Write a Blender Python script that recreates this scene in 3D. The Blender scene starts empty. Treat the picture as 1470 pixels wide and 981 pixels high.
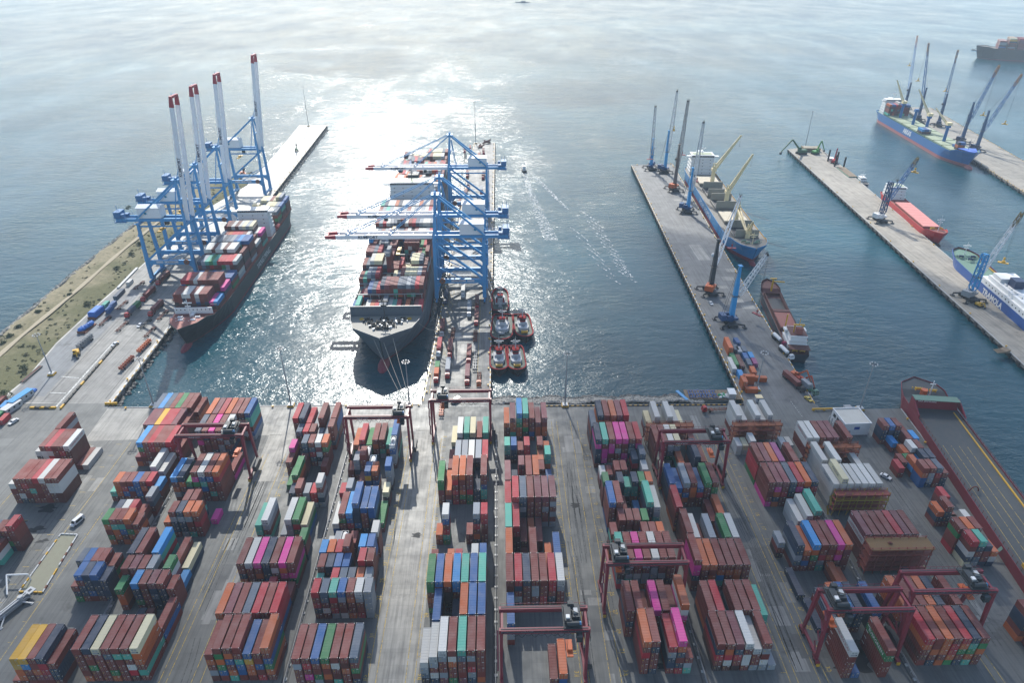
import bpy, math, random
import numpy as np
from mathutils import Vector, Matrix
random.seed(7)
rnd = random.random
sc = bpy.context.scene
COL = sc.collection
D = bpy.data

# ------------------------------------------------------------------ camera
CAM_H, PITCH, YAW, FPX, PW, PH = 197.0, math.radians(30.2), math.radians(1.17), 975.0, 1470.0, 981.0
cam_data = D.cameras.new('camera')
cam_data.sensor_width = 36.0
cam_data.sensor_fit = 'HORIZONTAL'
cam_data.lens = 36.0 * FPX / PW
cam_data.clip_start = 1.0
cam_data.clip_end = 40000.0
cam = D.objects.new('camera', cam_data)
COL.objects.link(cam)
cam.location = (0, 0, CAM_H)
cam.rotation_euler = (math.pi / 2 - PITCH, 0, -YAW)
sc.camera = cam

# ------------------------------------------------------------------ light
SUN_EL, SUN_AZ = math.radians(37.0), math.radians(-9.0)      # azimuth from +Y towards +X
w = D.worlds.new('World')
sc.world = w
w.use_nodes = True
wn = w.node_tree
for n in list(wn.nodes):
    wn.nodes.remove(n)
sky = wn.nodes.new('ShaderNodeTexSky')
sky.sky_type = 'NISHITA'
sky.sun_disc = False
sky.sun_elevation = SUN_EL
sky.sun_rotation = SUN_AZ
sky.air_density = 1.0
sky.dust_density = 0.8
sky.ozone_density = 0.0
bg = wn.nodes.new('ShaderNodeBackground')
bg.inputs[1].default_value = 0.15
wo = wn.nodes.new('ShaderNodeOutputWorld')
wn.links.new(sky.outputs[0], bg.inputs[0])
wn.links.new(bg.outputs[0], wo.inputs[0])
sd = D.lights.new('sun', 'SUN')
sd.energy = 4.4
sd.angle = math.radians(0.5)
sd.color = (1.0, 0.97, 0.90)
sun = D.objects.new('sun', sd)
COL.objects.link(sun)
sun_dir = Vector((math.sin(SUN_AZ) * math.cos(SUN_EL), math.cos(SUN_AZ) * math.cos(SUN_EL), math.sin(SUN_EL)))
sun.rotation_euler = sun_dir.to_track_quat('Z', 'Y').to_euler()
sun.location = (-80, 400, 300)
sc.view_settings.view_transform = 'Standard'
sc.view_settings.look = 'None'
sc.view_settings.gamma = 1.0
sc.view_settings.use_curve_mapping = False
sc.view_settings.exposure = 0.70
sc.cycles.use_denoising = True
sc.cycles.max_bounces = 6
sc.cycles.diffuse_bounces = 2
sc.cycles.glossy_bounces = 3
sc.cycles.transmission_bounces = 4
sc.cycles.volume_bounces = 0
sc.cycles.transparent_max_bounces = 8
sc.cycles.caustics_reflective = False
sc.cycles.caustics_refractive = False
sc.cycles.sample_clamp_direct = 0
sc.cycles.sample_clamp_indirect = 4

# ------------------------------------------------------------------ helpers
_fw = Vector((math.sin(YAW) * math.cos(PITCH), math.cos(YAW) * math.cos(PITCH), -math.sin(PITCH)))
_rt = Vector((math.cos(YAW), -math.sin(YAW), 0))
_up = _rt.cross(_fw)


def G(px, py, z=0.0):
    """point of the level z seen at a pixel of the photograph (surveying helper)"""
    d = _rt * ((px - PW / 2) / FPX) - _up * ((py - PH / 2) / FPX) + _fw
    t = (z - CAM_H) / d.z
    return (d.x * t, d.y * t)


def proj(p):
    v = Vector(p) - Vector((0, 0, CAM_H))
    c = v.dot(_fw)
    return PW / 2 + FPX * v.dot(_rt) / c, PH / 2 - FPX * v.dot(_up) / c, c


def hexc(h):
    r = []
    for i in (0, 2, 4):
        c = int(h[i:i + 2], 16) / 255.0
        r.append(c / 12.92 if c <= 0.04045 else ((c + 0.055) / 1.055) ** 2.4)
    return tuple(r)


class NT:
    """tiny node-tree builder"""
    def __init__(self, name):
        self.m = D.materials.new(name)
        self.m.use_nodes = True
        self.t = self.m.node_tree
        self.b = self.t.nodes['Principled BSDF']

    def n(self, typ, **kw):
        nd = self.t.nodes.new(typ)
        for k, v in kw.items():
            if k.startswith('i_'):
                key = k[2:]
                key = int(key) if key.isdigit() else key.replace('_', ' ')
                nd.inputs[key].default_value = v
            else:
                setattr(nd, k, v)
        return nd

    def l(self, a, b):
        self.t.links.new(a, b)

    def noise(self, vec, scale, detail=3, rough=0.55):
        nd = self.n('ShaderNodeTexNoise')
        nd.inputs['Scale'].default_value = scale
        nd.inputs['Detail'].default_value = detail
        nd.inputs['Roughness'].default_value = rough
        if vec is not None:
            self.l(vec, nd.inputs['Vector'])
        return nd.outputs['Fac']

    def ramp(self, fac, a, b, ca=(0, 0, 0, 1), cb=(1, 1, 1, 1)):
        nd = self.n('ShaderNodeValToRGB')
        nd.color_ramp.elements[0].position = a
        nd.color_ramp.elements[1].position = b
        nd.color_ramp.elements[0].color = ca
        nd.color_ramp.elements[1].color = cb
        self.l(fac, nd.inputs[0])
        return nd.outputs[0]

    def mix(self, fac, a, b, blend='MIX'):
        nd = self.n('ShaderNodeMix', data_type='RGBA', blend_type=blend)
        for s, v in ((0, fac), (6, a), (7, b)):
            if isinstance(v, (int, float)):
                nd.inputs[s].default_value = v
            elif isinstance(v, tuple):
                nd.inputs[s].default_value = v if len(v) == 4 else v + (1,)
            else:
                self.l(v, nd.inputs[s])
        return nd.outputs[2]

    def coord(self, kind='Object', scale=None):
        tc = self.n('ShaderNodeTexCoord')
        o = tc.outputs[kind]
        if scale:
            mp = self.n('ShaderNodeMapping')
            mp.inputs['Scale'].default_value = scale
            self.l(o, mp.inputs[0])
            o = mp.outputs[0]
        return o

    def world(self, scale=None):
        g = self.n('ShaderNodeNewGeometry')
        o = g.outputs['Position']
        if scale:
            mp = self.n('ShaderNodeMapping')
            mp.inputs['Scale'].default_value = scale
            self.l(o, mp.inputs[0])
            o = mp.outputs[0]
        return o


MATS = {}


def paint(name, rgb, rough=0.5, metal=0.0, dirt=0.25, scale=0.35, spec=0.5):
    """weathered paint / plain surface"""
    if name in MATS:
        return MATS[name]
    if isinstance(rgb, str):
        rgb = hexc(rgb)
    t = NT(name)
    p = t.world()
    n1 = t.noise(p, scale, 4, 0.65)
    n2 = t.noise(p, scale * 9, 2)
    lum = sum(rgb) / 3
    worn = tuple(c * 0.55 + 0.18 * (0.25 + lum) * k for c, k in zip(rgb, (1.0, 0.78, 0.6)))
    c = t.mix(t.ramp(n1, 0.42, 0.72), rgb, tuple(rgb[i] * (1 - dirt) + worn[i] * dirt for i in range(3)))
    c = t.mix(t.ramp(n2, 0.3, 0.75), t.mix(0.12, c, (0, 0, 0)), c)
    t.l(c, t.b.inputs['Base Color'])
    t.b.inputs['Roughness'].default_value = rough
    t.b.inputs['Metallic'].default_value = metal
    t.b.inputs['Specular IOR Level'].default_value = spec
    MATS[name] = t.m
    return t.m


class MB:
    """collects simple solids into one mesh"""
    def __init__(s):
        s.v, s.f, s.mi, s.st = [], [], [], []

    def add(s, vs, fs, m=0):
        o = len(s.v)
        s.st.append((o, len(s.f)))
        s.v += [tuple(p) for p in vs]
        for f in fs:
            s.f.append(tuple(i + o for i in f))
            s.mi.append(m)

    BF = ((0, 3, 2, 1), (4, 5, 6, 7), (0, 1, 5, 4), (1, 2, 6, 5), (2, 3, 7, 6), (3, 0, 4, 7))

    def box(s, x0, x1, y0, y1, z0, z1, m=0):
        s.add([(x0, y0, z0), (x1, y0, z0), (x1, y1, z0), (x0, y1, z0), (x0, y0, z1), (x1, y0, z1), (x1, y1, z1), (x0, y1, z1)], s.BF, m)

    def cbox(s, c, d, rz=0, m=0):
        ca, sa = math.cos(rz), math.sin(rz)
        vs = []
        for z in (-.5, .5):
            for x, y in ((-.5, -.5), (.5, -.5), (.5, .5), (-.5, .5)):
                X, Y = x * d[0], y * d[1]
                vs.append((c[0] + X * ca - Y * sa, c[1] + X * sa + Y * ca, c[2] + z * d[2]))
        s.add(vs, s.BF, m)

    def beam(s, a, b, w, h=None, m=0, w2=None, h2=None):
        h = w if h is None else h
        w2 = w if w2 is None else w2
        h2 = h if h2 is None else h2
        a, b = Vector(a), Vector(b)
        d = (b - a).normalized()
        u = Vector((0, 0, 1)) if abs(d.z) < 0.95 else Vector((0, 1, 0))
        r = d.cross(u).normalized()
        u = r.cross(d)
        vs = []
        for p, ww, hh in ((a, w, h), (b, w2, h2)):
            for i, j in ((-.5, -.5), (.5, -.5), (.5, .5), (-.5, .5)):
                vs.append(p + r * (i * ww) + u * (j * hh))
        s.add(vs, ((0, 1, 2, 3), (7, 6, 5, 4), (0, 4, 5, 1), (1, 5, 6, 2), (2, 6, 7, 3), (3, 7, 4, 0)), m)

    def tube(s, a, b, r, n=8, m=0, r2=None, cap=True):
        r2 = r if r2 is None else r2
        a, b = Vector(a), Vector(b)
        d = (b - a).normalized()
        u = Vector((0, 0, 1)) if abs(d.z) < 0.95 else Vector((0, 1, 0))
        x = d.cross(u).normalized()
        y = x.cross(d)
        vs = []
        for p, rr in ((a, r), (b, r2)):
            for i in range(n):
                t = 2 * math.pi * i / n
                vs.append(p + x * (rr * math.cos(t)) + y * (rr * math.sin(t)))
        fs = [(i, (i + 1) % n, n + (i + 1) % n, n + i) for i in range(n)]
        if cap:
            fs += [tuple(range(n - 1, -1, -1)), tuple(range(n, 2 * n))]
        s.add(vs, fs, m)

    def prism(s, pts, z0, z1, m=0, mt=None):
        n = len(pts)
        ar = sum(pts[i][0] * pts[(i + 1) % n][1] - pts[(i + 1) % n][0] * pts[i][1] for i in range(n))
        if ar < 0:
            pts = pts[::-1]
        vs = [(p[0], p[1], z0) for p in pts] + [(p[0], p[1], z1) for p in pts]
        s.add(vs, [(i, (i + 1) % n, n + (i + 1) % n, n + i) for i in range(n)], m)
        s.add(vs, [tuple(range(n - 1, -1, -1))], m)
        s.add(vs, [tuple(range(n, 2 * n))], m if mt is None else mt)

    def loft(s, rings, mats=None, closed=False, m=0):
        n = len(rings[0])
        vs = [p for r in rings for p in r]
        o = len(s.v)
        s.v += [tuple(p) for p in vs]
        k = n if closed else n - 1
        for i in range(len(rings) - 1):
            for j in range(k):
                a, b = i * n + j, i * n + (j + 1) % n
                s.f.append((o + a, o + b, o + b + n, o + a + n))
                s.mi.append(mats[j] if mats else m)

    def ball(s, c, r, n=8, k=6, m=0, sc=(1, 1, 1), jit=0):
        vs, fs = [], []
        for i in range(k + 1):
            th = math.pi * i / k
            for j in range(n):
                ph = 2 * math.pi * j / n
                q = r * (1 + (random.uniform(-jit, jit) if jit else 0))
                vs.append((c[0] + q * sc[0] * math.sin(th) * math.cos(ph), c[1] + q * sc[1] * math.sin(th) * math.sin(ph), c[2] + q * sc[2] * math.cos(th)))
        for i in range(k):
            for j in range(n):
                fs.append((i * n + j, (i + 1) * n + j, (i + 1) * n + (j + 1) % n, i * n + (j + 1) % n))
        s.add(vs, fs, m)

    def mesh(s, name, mats, smooth=False):
        me = D.meshes.new(name)
        me.from_pydata(s.v, [], s.f)
        for m in (mats if isinstance(mats, (list, tuple)) else [mats]):
            me.materials.append(m)
        me.polygons.foreach_set('material_index', s.mi)
        if smooth:
            me.polygons.foreach_set('use_smooth', [True] * len(s.f))
        me.update()
        return me

    def build_each(s, name, mats, parent=None, per=1):
        """every solid (or every run of `per` solids) becomes an object of its own"""
        out = []
        for k in range(0, len(s.st), per):
            v0, f0 = s.st[k]
            v1, f1 = s.st[k + per] if k + per < len(s.st) else (len(s.v), len(s.f))
            q = MB()
            q.v = s.v[v0:v1]
            q.f = [tuple(i - v0 for i in f) for f in s.f[f0:f1]]
            q.mi = s.mi[f0:f1]
            out.append(q.build(name, mats, parent))
        return out

    def build(s, name, mats, parent=None, loc=(0, 0, 0), rz=0, smooth=False):
        return link(name, s.mesh(name, mats, smooth), parent, loc, rz)


def link(name, me, parent=None, loc=(0, 0, 0), rz=0):
    o = D.objects.new(name, me)
    COL.objects.link(o)
    o.location = loc
    o.rotation_euler = (0, 0, rz)
    if parent:
        o.parent = parent
    return o


def tag(o, label=None, cat=None, group=None, kind=None):
    if label:
        o['label'] = label
    if cat:
        o['category'] = cat
    if group:
        o['group'] = group
    if kind:
        o['kind'] = kind
    return o


def thing(name, label, cat, loc=(0, 0, 0), rz=0, group=None):
    o = link(name, None, None, loc, rz)
    o.empty_display_size = 1
    return tag(o, label, cat, group)


def copy_tree(o, parent=None):
    c = o.copy()
    COL.objects.link(c)
    if parent:
        c.parent = parent
    for ch in list(o.children):
        copy_tree(ch, c)
    return c


TXT = {}


def text(s, size, parent, mat, M, name='lettering', bold=0.0):
    """flat lettering lying in its local xy plane; M places it in the parent's space"""
    key = (s, size, mat.name, bold)
    if key not in TXT:
        cu = D.curves.new('lettering', 'FONT')
        cu.body = s
        cu.size = size
        cu.offset = bold * size
        cu.align_x = 'CENTER'
        cu.align_y = 'CENTER'
        cu.resolution_u = 2
        ob = D.objects.new('lettering', cu)
        COL.objects.link(ob)
        dg = bpy.context.evaluated_depsgraph_get()
        me = D.meshes.new_from_object(ob.evaluated_get(dg))
        D.objects.remove(ob)
        me.materials.clear()
        me.materials.append(mat)
        TXT[key] = me
    o = link(name, TXT[key], parent)
    o.matrix_local = M
    return o


def face_matrix(pos, right, up):
    r, u = Vector(right).normalized(), Vector(up).normalized()
    n = r.cross(u)
    M = Matrix((r, u, n)).transposed().to_4x4()
    M.translation = Vector(pos)
    return M


WATER_Z = -3.0
# ------------------------------------------------------------------ setting: water, air, clouds, ground
def water_mat():
    t = NT('sea_water')
    p = t.world()
    # base colour: teal green, a little milkier in places
    c = t.mix(t.ramp(t.noise(p, 0.006, 4), 0.35, 0.7), hexc('0a353f'), hexc('134a56'))
    t.l(c, t.b.inputs['Base Color'])
    t.b.inputs['IOR'].default_value = 1.33
    rr = t.ramp(t.noise(t.world((1.0, .55, 1)), 0.007, 5, .65), 0.35, 0.68, (.15, .15, .15, 1), (.27, .27, .27, 1))
    t.l(rr, t.b.inputs['Roughness'])
    # wind waves: crests lie across the wind, so stretch the noise
    w1 = t.noise(t.world((0.5, 1.0, 1)), 0.24, 4, 0.58)
    w2 = t.noise(t.world((0.7, 1.0, 1)), 0.85, 3, 0.6)
    w3 = t.noise(t.world((0.45, 1.0, 1)), 0.045, 3, 0.5)
    ad = t.n('ShaderNodeMath', operation='MULTIPLY_ADD', i_1=0.34)
    t.l(w2, ad.inputs[0])
    t.l(w1, ad.inputs[2])
    a2 = t.n('ShaderNodeMath', operation='MULTIPLY_ADD', i_1=1.2)
    t.l(w3, a2.inputs[0])
    t.l(ad.outputs[0], a2.inputs[2])
    # streaks of calm and ruffled water
    calm = t.ramp(t.noise(t.world((1.0, 0.35, 1)), 0.011, 4, 0.6), 0.32, 0.62, (.25, .25, .25, 1), (1, 1, 1, 1))
    # cat's paws: short gusts that ruffle the surface in grains a few metres wide
    paws = t.ramp(t.noise(t.world((0.5, 1.0, 1)), 0.10, 3, 0.7), 0.34, 0.66, (.45, .45, .45, 1))
    calm = t.mix(1.0, calm, paws, 'MULTIPLY')
    bp = t.n('ShaderNodeBump')
    bp.inputs['Distance'].default_value = 1.35
    t.l(calm, bp.inputs['Strength'])
    t.l(a2.outputs[0], bp.inputs['Height'])
    t.l(bp.outputs[0], t.b.inputs['Normal'])
    return t.m


b = MB()
N = 9500
b.add([(-N, -N, WATER_Z), (N, -N, WATER_Z), (N, N, WATER_Z), (-N, N, WATER_Z)], [(0, 1, 2, 3)])
tag(b.build('water', water_mat()), 'rippled grey green sea with sun glitter around the piers', None, None, 'structure')


def concrete(name, base, tint, joint=6.0, joints=True, streak=True):
    t = NT(name)
    p = t.world()
    big = t.noise(p, 0.02, 5, 0.6)
    mid = t.noise(p, 0.16, 5, 0.65)
    c = t.mix(t.ramp(big, 0.3, 0.7), base, tint)
    c = t.mix(t.ramp(mid, 0.45, 0.8), c, t.mix(0.35, c, (0.06, 0.06, 0.062)))
    if joints:
        br = t.n('ShaderNodeTexBrick')
        br.inputs['Color1'].default_value = (1, 1, 1, 1)
        br.inputs['Color2'].default_value = (0.6, 0.61, 0.61, 1)
        br.inputs['Mortar'].default_value = (0.35, 0.35, 0.35, 1)
        br.inputs['Scale'].default_value = 1.0
        br.inputs['Mortar Size'].default_value = 0.06
        br.inputs['Brick Width'].default_value = joint
        br.inputs['Row Height'].default_value = joint * 0.9
        t.l(p, br.inputs['Vector'])
        c = t.mix(0.36, c, br.outputs['Color'], 'MULTIPLY')
        b2 = t.n('ShaderNodeTexBrick')
        b2.inputs['Color1'].default_value = (1, 1, 1, 1)
        b2.inputs['Color2'].default_value = (0.55, 0.56, 0.58, 1)
        b2.inputs['Mortar'].default_value = (0.8, 0.8, 0.8, 1)
        b2.inputs['Scale'].default_value = 1.0
        b2.inputs['Mortar Size'].default_value = 0.02
        b2.inputs['Brick Width'].default_value = joint * 3.1
        b2.inputs['Row Height'].default_value = joint * 4.7
        t.l(p, b2.inputs['Vector'])
        c = t.mix(0.42, c, b2.outputs['Color'], 'MULTIPLY')
    if streak:
        s = t.noise(t.world((1.0, 0.03, 1)), 0.9, 4, 0.7)
        c = t.mix(t.ramp(s, 0.46, 0.72), c, t.mix(0.6, c, (0.035, 0.035, 0.035)))
        oil = t.noise(p, 0.07, 6, 0.7)
        c = t.mix(t.ramp(oil, 0.60, 0.70), c, t.mix(0.6, c, (0.025, 0.025, 0.025)))
    t.l(c, t.b.inputs['Base Color'])
    t.l(t.ramp(mid, 0.3, 0.8, (.55, .55, .55, 1), (.85, .85, .85, 1)), t.b.inputs['Roughness'])
    bp = t.n('ShaderNodeBump', i_Strength=0.25, i_Distance=0.05)
    t.l(t.noise(p, 2.0, 5), bp.inputs['Height'])
    t.l(bp.outputs[0], t.b.inputs['Normal'])
    MATS[name] = t.m
    return t.m


M_YARD = concrete('yard_asphalt', (0.118, 0.123, 0.118), (0.165, 0.167, 0.158))
M_PALE = concrete('pale_concrete', (0.27, 0.262, 0.238), (0.36, 0.348, 0.315), 5.0)
M_PIERW = concrete('pier_concrete_white', (0.44, 0.42, 0.38), (0.52, 0.5, 0.46), 7.0, streak=False)
M_PIERG = concrete('pier_concrete_grey', (0.145, 0.148, 0.147), (0.185, 0.185, 0.18), 7.0)
M_PIERM = concrete('pier_concrete_mid', (0.20, 0.195, 0.18), (0.27, 0.262, 0.245), 6.0)
M_PIERB = concrete('pier_concrete_beige', (0.33, 0.295, 0.24), (0.38, 0.34, 0.28), 9.0)
M_ASPH = concrete('asphalt_grey', (0.13, 0.14, 0.15), (0.16, 0.17, 0.18), 9.0, joints=False)
M_WALL = paint('quay_wall_concrete', (0.16, 0.15, 0.135), 0.9, dirt=.6)
M_DARK = paint('dark_steel', (0.035, 0.037, 0.04), 0.6)
M_BLACK = paint('black_rubber', (0.014, 0.014, 0.015), 0.85)
M_YEL = paint('yellow_paint', hexc('c89a1c'), 0.5)


def worn_line(name, rgb):
    t = NT(name)
    p = t.world()
    c = t.mix(t.ramp(t.noise(p, 1.3, 5, .75), .42, .62), rgb, (.11, .113, .108))
    t.l(c, t.b.inputs['Base Color'])
    t.b.inputs['Roughness'].default_value = .8
    return t.m


M_YLINE = worn_line('yellow_road_paint', hexc('b89a3a'))
M_WLINE = worn_line('white_road_paint', hexc('cfcfca'))
M_WHITE = paint('white_paint', (0.72, 0.72, 0.71), 0.45)
M_CREAM = paint('cream_paint', hexc('e6d2a4'), 0.5)
M_GREY = paint('grey_paint', (0.28, 0.29, 0.3), 0.5)
M_LGREY = paint('light_grey_paint', (0.45, 0.46, 0.46), 0.5)
M_GLASS = paint('dark_glass', (0.02, 0.03, 0.035), 0.08, dirt=.05)
M_BLUE = paint('crane_blue', hexc('3d8ec2'), 0.42, dirt=.15)
M_CRIM = paint('crane_crimson', hexc('7a1f30'), 0.45, dirt=.2)
M_RED = paint('red_paint', hexc('b01c24'), 0.45)
M_ORANGE = paint('orange_paint', hexc('c05a22'), 0.5)
M_RUST = paint('rusty_steel', hexc('6e3626'), 0.75, dirt=.6)
M_GREEN = paint('green_paint', hexc('2f6b45'), 0.5)
M_NAVY = paint('navy_paint', hexc('1a2f52'), 0.45)
M_TARP = paint('blue_tarpaulin', hexc('1f66b8'), 0.5, dirt=.1)
M_LETTER = paint('navy_letter_paint', hexc('20263f'), 0.5, dirt=.05)
M_LETTERW = paint('white_letter_paint', (0.75, 0.75, 0.75), 0.5, dirt=.05)
M_LETTERR = paint('red_letter_paint', hexc('9c2530'), 0.5, dirt=.05)
M_WOOD = paint('weathered_timber', (0.2, 0.15, 0.1), 0.85)

# --- yard slab (quay) -------------------------------------------------------
def slab(name, pts, top, label, z1=0.0, z0=-6.0):
    b = MB()
    b.prism(pts, z0, z1, 0, 1)
    o = b.build(name, [M_WALL, top])
    if name == 'pier':
        return tag(o, label, 'pier')
    return tag(o, label, None, None, 'structure')


slab('ground', [(-330, -120), (-330, 282), (-252, 282.4), (-194.2, 281), (-194.2, 277.6), (-39.3, 277.4), (-39.3, 279), (-5, 279), (-5, 276), (121, 274.5), (121.3, 276), (156.6, 272.8),
              (158.5, 268.7), (197.5, 268.7), (190, 170), (184, -120)], M_YARD, 'grey asphalt container yard with worn lanes')


def sheet(name, pts, mat, label, z):
    b = MB()
    b.add([(p[0], p[1], z) for p in pts], [tuple(range(len(pts)))])
    o = b.build(name, mat)
    return tag(o, label, None, None, 'structure')


sheet('quay_apron', [(-192, 251), (-100, 254), (-28, 256), (-28, 277.2), (-193.8, 277.4)], M_PALE, 'pale concrete apron along the quay edge', 0.004)
sheet('lane_pavement', [(-42.5, 120), (-26.5, 120), (-26.5, 256), (-40, 256)], M_PALE, 'pale concrete traffic lane leading to the middle pier', 0.004)
sheet('lane_pavement', [(-107, 222), (-95.5, 222), (-96, 254), (-108, 254)], M_PALE, 'short pale concrete lane beside the leftmost gantry', 0.004)

P1 = [(-193.8, 281), (-217.5, 892), (-253, 892.5), (-245, 760), (-240, 640), (-256, 560), (-255.5, 440), (-256, 394), (-255, 342), (-250, 304), (-252, 282.4)]
PIER1 = slab('pier', P1, M_PIERW, 'long white concrete pier with the raised boom cranes')
P2 = [(-39.2, 279), (-5.1, 279), (-3.6, 797.5), (-27.9, 797.8)]
PIER2 = slab('pier', P2, M_PIERG, 'middle pier between the big ship and the tugs')
P3 = [(121.3, 276), (156.6, 272.8), (182.7, 706), (138.6, 702)]
PIER3 = slab('pier', P3, M_PIERG, 'grey pier with mobile cranes and the blue bulk carrier', 0, -1.6)
P4 = [(246, -100), (275, -100), (319.4, 357.8), (365.4, 776), (325.5, 762), (284.6, 306.8)]
PIER4 = slab('pier', P4, M_PIERB, 'beige pier on piles with the red coaster alongside', 0, -1.6)
P5 = [(430, 300), (462, 300), (545, 640), (612, 985), (577, 990), (508.1, 718.3)]
PIER5 = slab('pier', P5, M_PIERB, 'far right pier with dark blue harbour cranes', 0, -1.6)
sheet('pier_pavement', [(-40 + 4, 279), (-9, 279), (-8.5, 420), (-33, 420)], M_YARD, 'worn grey roadway on the middle pier', 0.004)
sheet('pier_pavement', [(-196.6, 281), (-202, 470), (-254.5, 470), (-255, 394), (-254, 342), (-249.5, 304), (-250, 283)], M_PIERM, 'grey concrete working area of the left pier', 0.004)
sheet('parking_strip', [(-231, 288), (-236, 405), (-253.5, 405), (-253.6, 342), (-248.5, 304), (-247.5, 288)], M_ASPH, 'dark gravel strip beside the grass bank', 0.008)
# pale patches let into the grey piers
for k, (px, py, w_, h_) in enumerate([(1004, 362, 9, 30), (986, 280, 6, 5), (997, 271, 6, 5), (1010, 285, 6, 5), (985, 290, 6, 5), (972, 287, 6, 4), (1050, 388, 8, 6), (1045, 400, 8, 6), (1036, 412, 8, 5), (1058, 432, 8, 5), (1074, 441, 8, 5), (985, 270, 5, 4), (970, 275, 5, 4)]):
    x, y = G(px, py)
    sheet('paving_patch', [(x - w_ / 2, y - h_ / 2), (x + w_ / 2, y - h_ / 2), (x + w_ / 2, y + h_ / 2), (x - w_ / 2, y + h_ / 2)], M_PALE, 'pale repaired slab in the grey pier deck', 0.004)
for k in range(9):
    y = 300 + k * 13.5
    x = -21.5 + (k % 3) * 1.4
    sheet('paving_patch', [(x - 5, y), (x + 5, y), (x + 5, y + 9), (x - 5, y + 9)], M_PALE, 'pale repaired slab in the middle pier roadway', 0.008)

# --- grass spit -------------------------------------------------------------
def spit_mat():
    t = NT('spit_soil')
    p = t.world()
    n1 = t.noise(p, 0.035, 6, 0.65)
    n2 = t.noise(p, 0.4, 5, 0.7)
    sx = t.n('ShaderNodeSeparateXYZ')
    t.l(p, sx.inputs[0])
    mr = t.n('ShaderNodeMapRange')          # greener towards the pier, sandier towards the shore
    mr.inputs[1].default_value = -296
    mr.inputs[2].default_value = -262
    t.l(sx.outputs[0], mr.inputs[0])
    a1 = t.n('ShaderNodeMath', operation='MULTIPLY_ADD', i_1=0.34)
    t.l(mr.outputs[0], a1.inputs[0])
    t.l(n1, a1.inputs[2])
    c = t.mix(t.ramp(a1.outputs[0], 0.56, 0.82), (0.26, 0.22, 0.14), (0.115, 0.11, 0.05))
    c = t.mix(t.ramp(n2, 0.38, 0.62), t.mix(0.45, c, (0.05, 0.055, 0.02)), c)
    t.l(c, t.b.inputs['Base Color'])
    t.b.inputs['Roughness'].default_value = 1
    bp = t.n('ShaderNodeBump', i_Strength=0.7, i_Distance=0.4)
    t.l(t.noise(p, 1.2, 5), bp.inputs['Height'])
    t.l(bp.outputs[0], t.b.inputs['Normal'])
    return t.m


M_SPIT = spit_mat()
M_PATH = paint('dirt_path', (0.36, 0.31, 0.22), 1, dirt=.3, scale=.1)
right = [(-252, 282.4), (-250, 304), (-255, 342), (-256, 394), (-255.5, 440), (-256, 560), (-241, 640), (-244, 700)]
b = MB()
rings = []
for i in range(60):
    y = 230 + i * 7.6
    xr = np.interp(y, [p[1] for p in right], [p[0] for p in right])
    xl = np.interp(y, [230, 354, 441, 560, 640, 690], [-300, -296, -300, -302, -285, -250]) + 1.5 * math.sin(i * 1.3) + rnd()
    ring = [(xl - 3, y, WATER_Z - 1.5), (xl, y, -2.2), (xl + 3, y, -0.4 + .4 * rnd())]
    for k in range(1, 9):
        x = xl + 3 + (xr - xl - 3) * k / 8
        ring.append((x - (0.02 if k == 8 else 0), y, (0.2 + 0.8 * math.sin(k * .8 + i * .4) * .4 + .5 * rnd()) if k < 8 else -0.05))
    rings.append(ring)
b.loft([r[::-1] for r in rings][::1])
o = b.build('grass_bank', M_SPIT, smooth=True)
tag(o, 'dry grassy earth bank beside the left pier', None, None, 'structure')
b = MB()
cen = [(-274, 230), (-276, 300), (-278, 345), (-279, 400), (-280, 450), (-281, 520), (-280, 590)]
rg = []
for i in range(46):
    y = 232 + i * 7.7
    x = np.interp(y, [c[1] for c in cen], [c[0] for c in cen]) + .5 * math.sin(i * .35)
    wd = 1.4 + 0.3 * math.sin(i * 1.1)
    rg.append([(x + wd, y, 1.05), (x + wd * .5, y, 1.12), (x - wd * .5, y, 1.12), (x - wd, y, 1.05)])
b.loft(rg)
tag(b.build('path', M_PATH), 'pale dirt track along the grassy bank', None, None, 'structure')
M_LEAF = paint('bush_leaves', (0.045, 0.065, 0.022), 0.9, dirt=.5, scale=.6)
M_STALK = paint('bush_stem', (0.09, 0.06, 0.035), 0.95)


def bush(px, py, r, h, label):
    x, y = G(px, py, 0.6)
    t = thing('bush', label, 'bush', (x, y, 0.5), 0, 'bushes on the grassy bank')
    b = MB()
    for k in range(170):
        a, q, e = rnd() * 6.283, rnd() ** .5, rnd()
        rr = r * q * math.sin(math.pi * (0.25 + .7 * e)) * (1 + .35 * math.sin(3 * a + px))
        c = Vector((rr * math.cos(a), rr * math.sin(a), .2 + h * e))
        s_ = .28 + .3 * rnd()
        u = Vector((rnd() - .5, rnd() - .5, rnd() - .2)).normalized()
        v = u.cross(Vector((rnd() - .5, rnd() - .5, 1))).normalized()
        b.add([c - u * s_, c + v * s_ * .7, c + u * s_, c - v * s_ * .7], [(0, 1, 2, 3)])
    b.build('crown', M_LEAF, t)
    b = MB()
    for k in range(5):
        b.tube((0, 0, -.5), (random.uniform(-.6, .6) * r, random.uniform(-.6, .6) * r, h * .7), .08, 5, r2=.03)
    b.build('stem', M_STALK, t)


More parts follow.
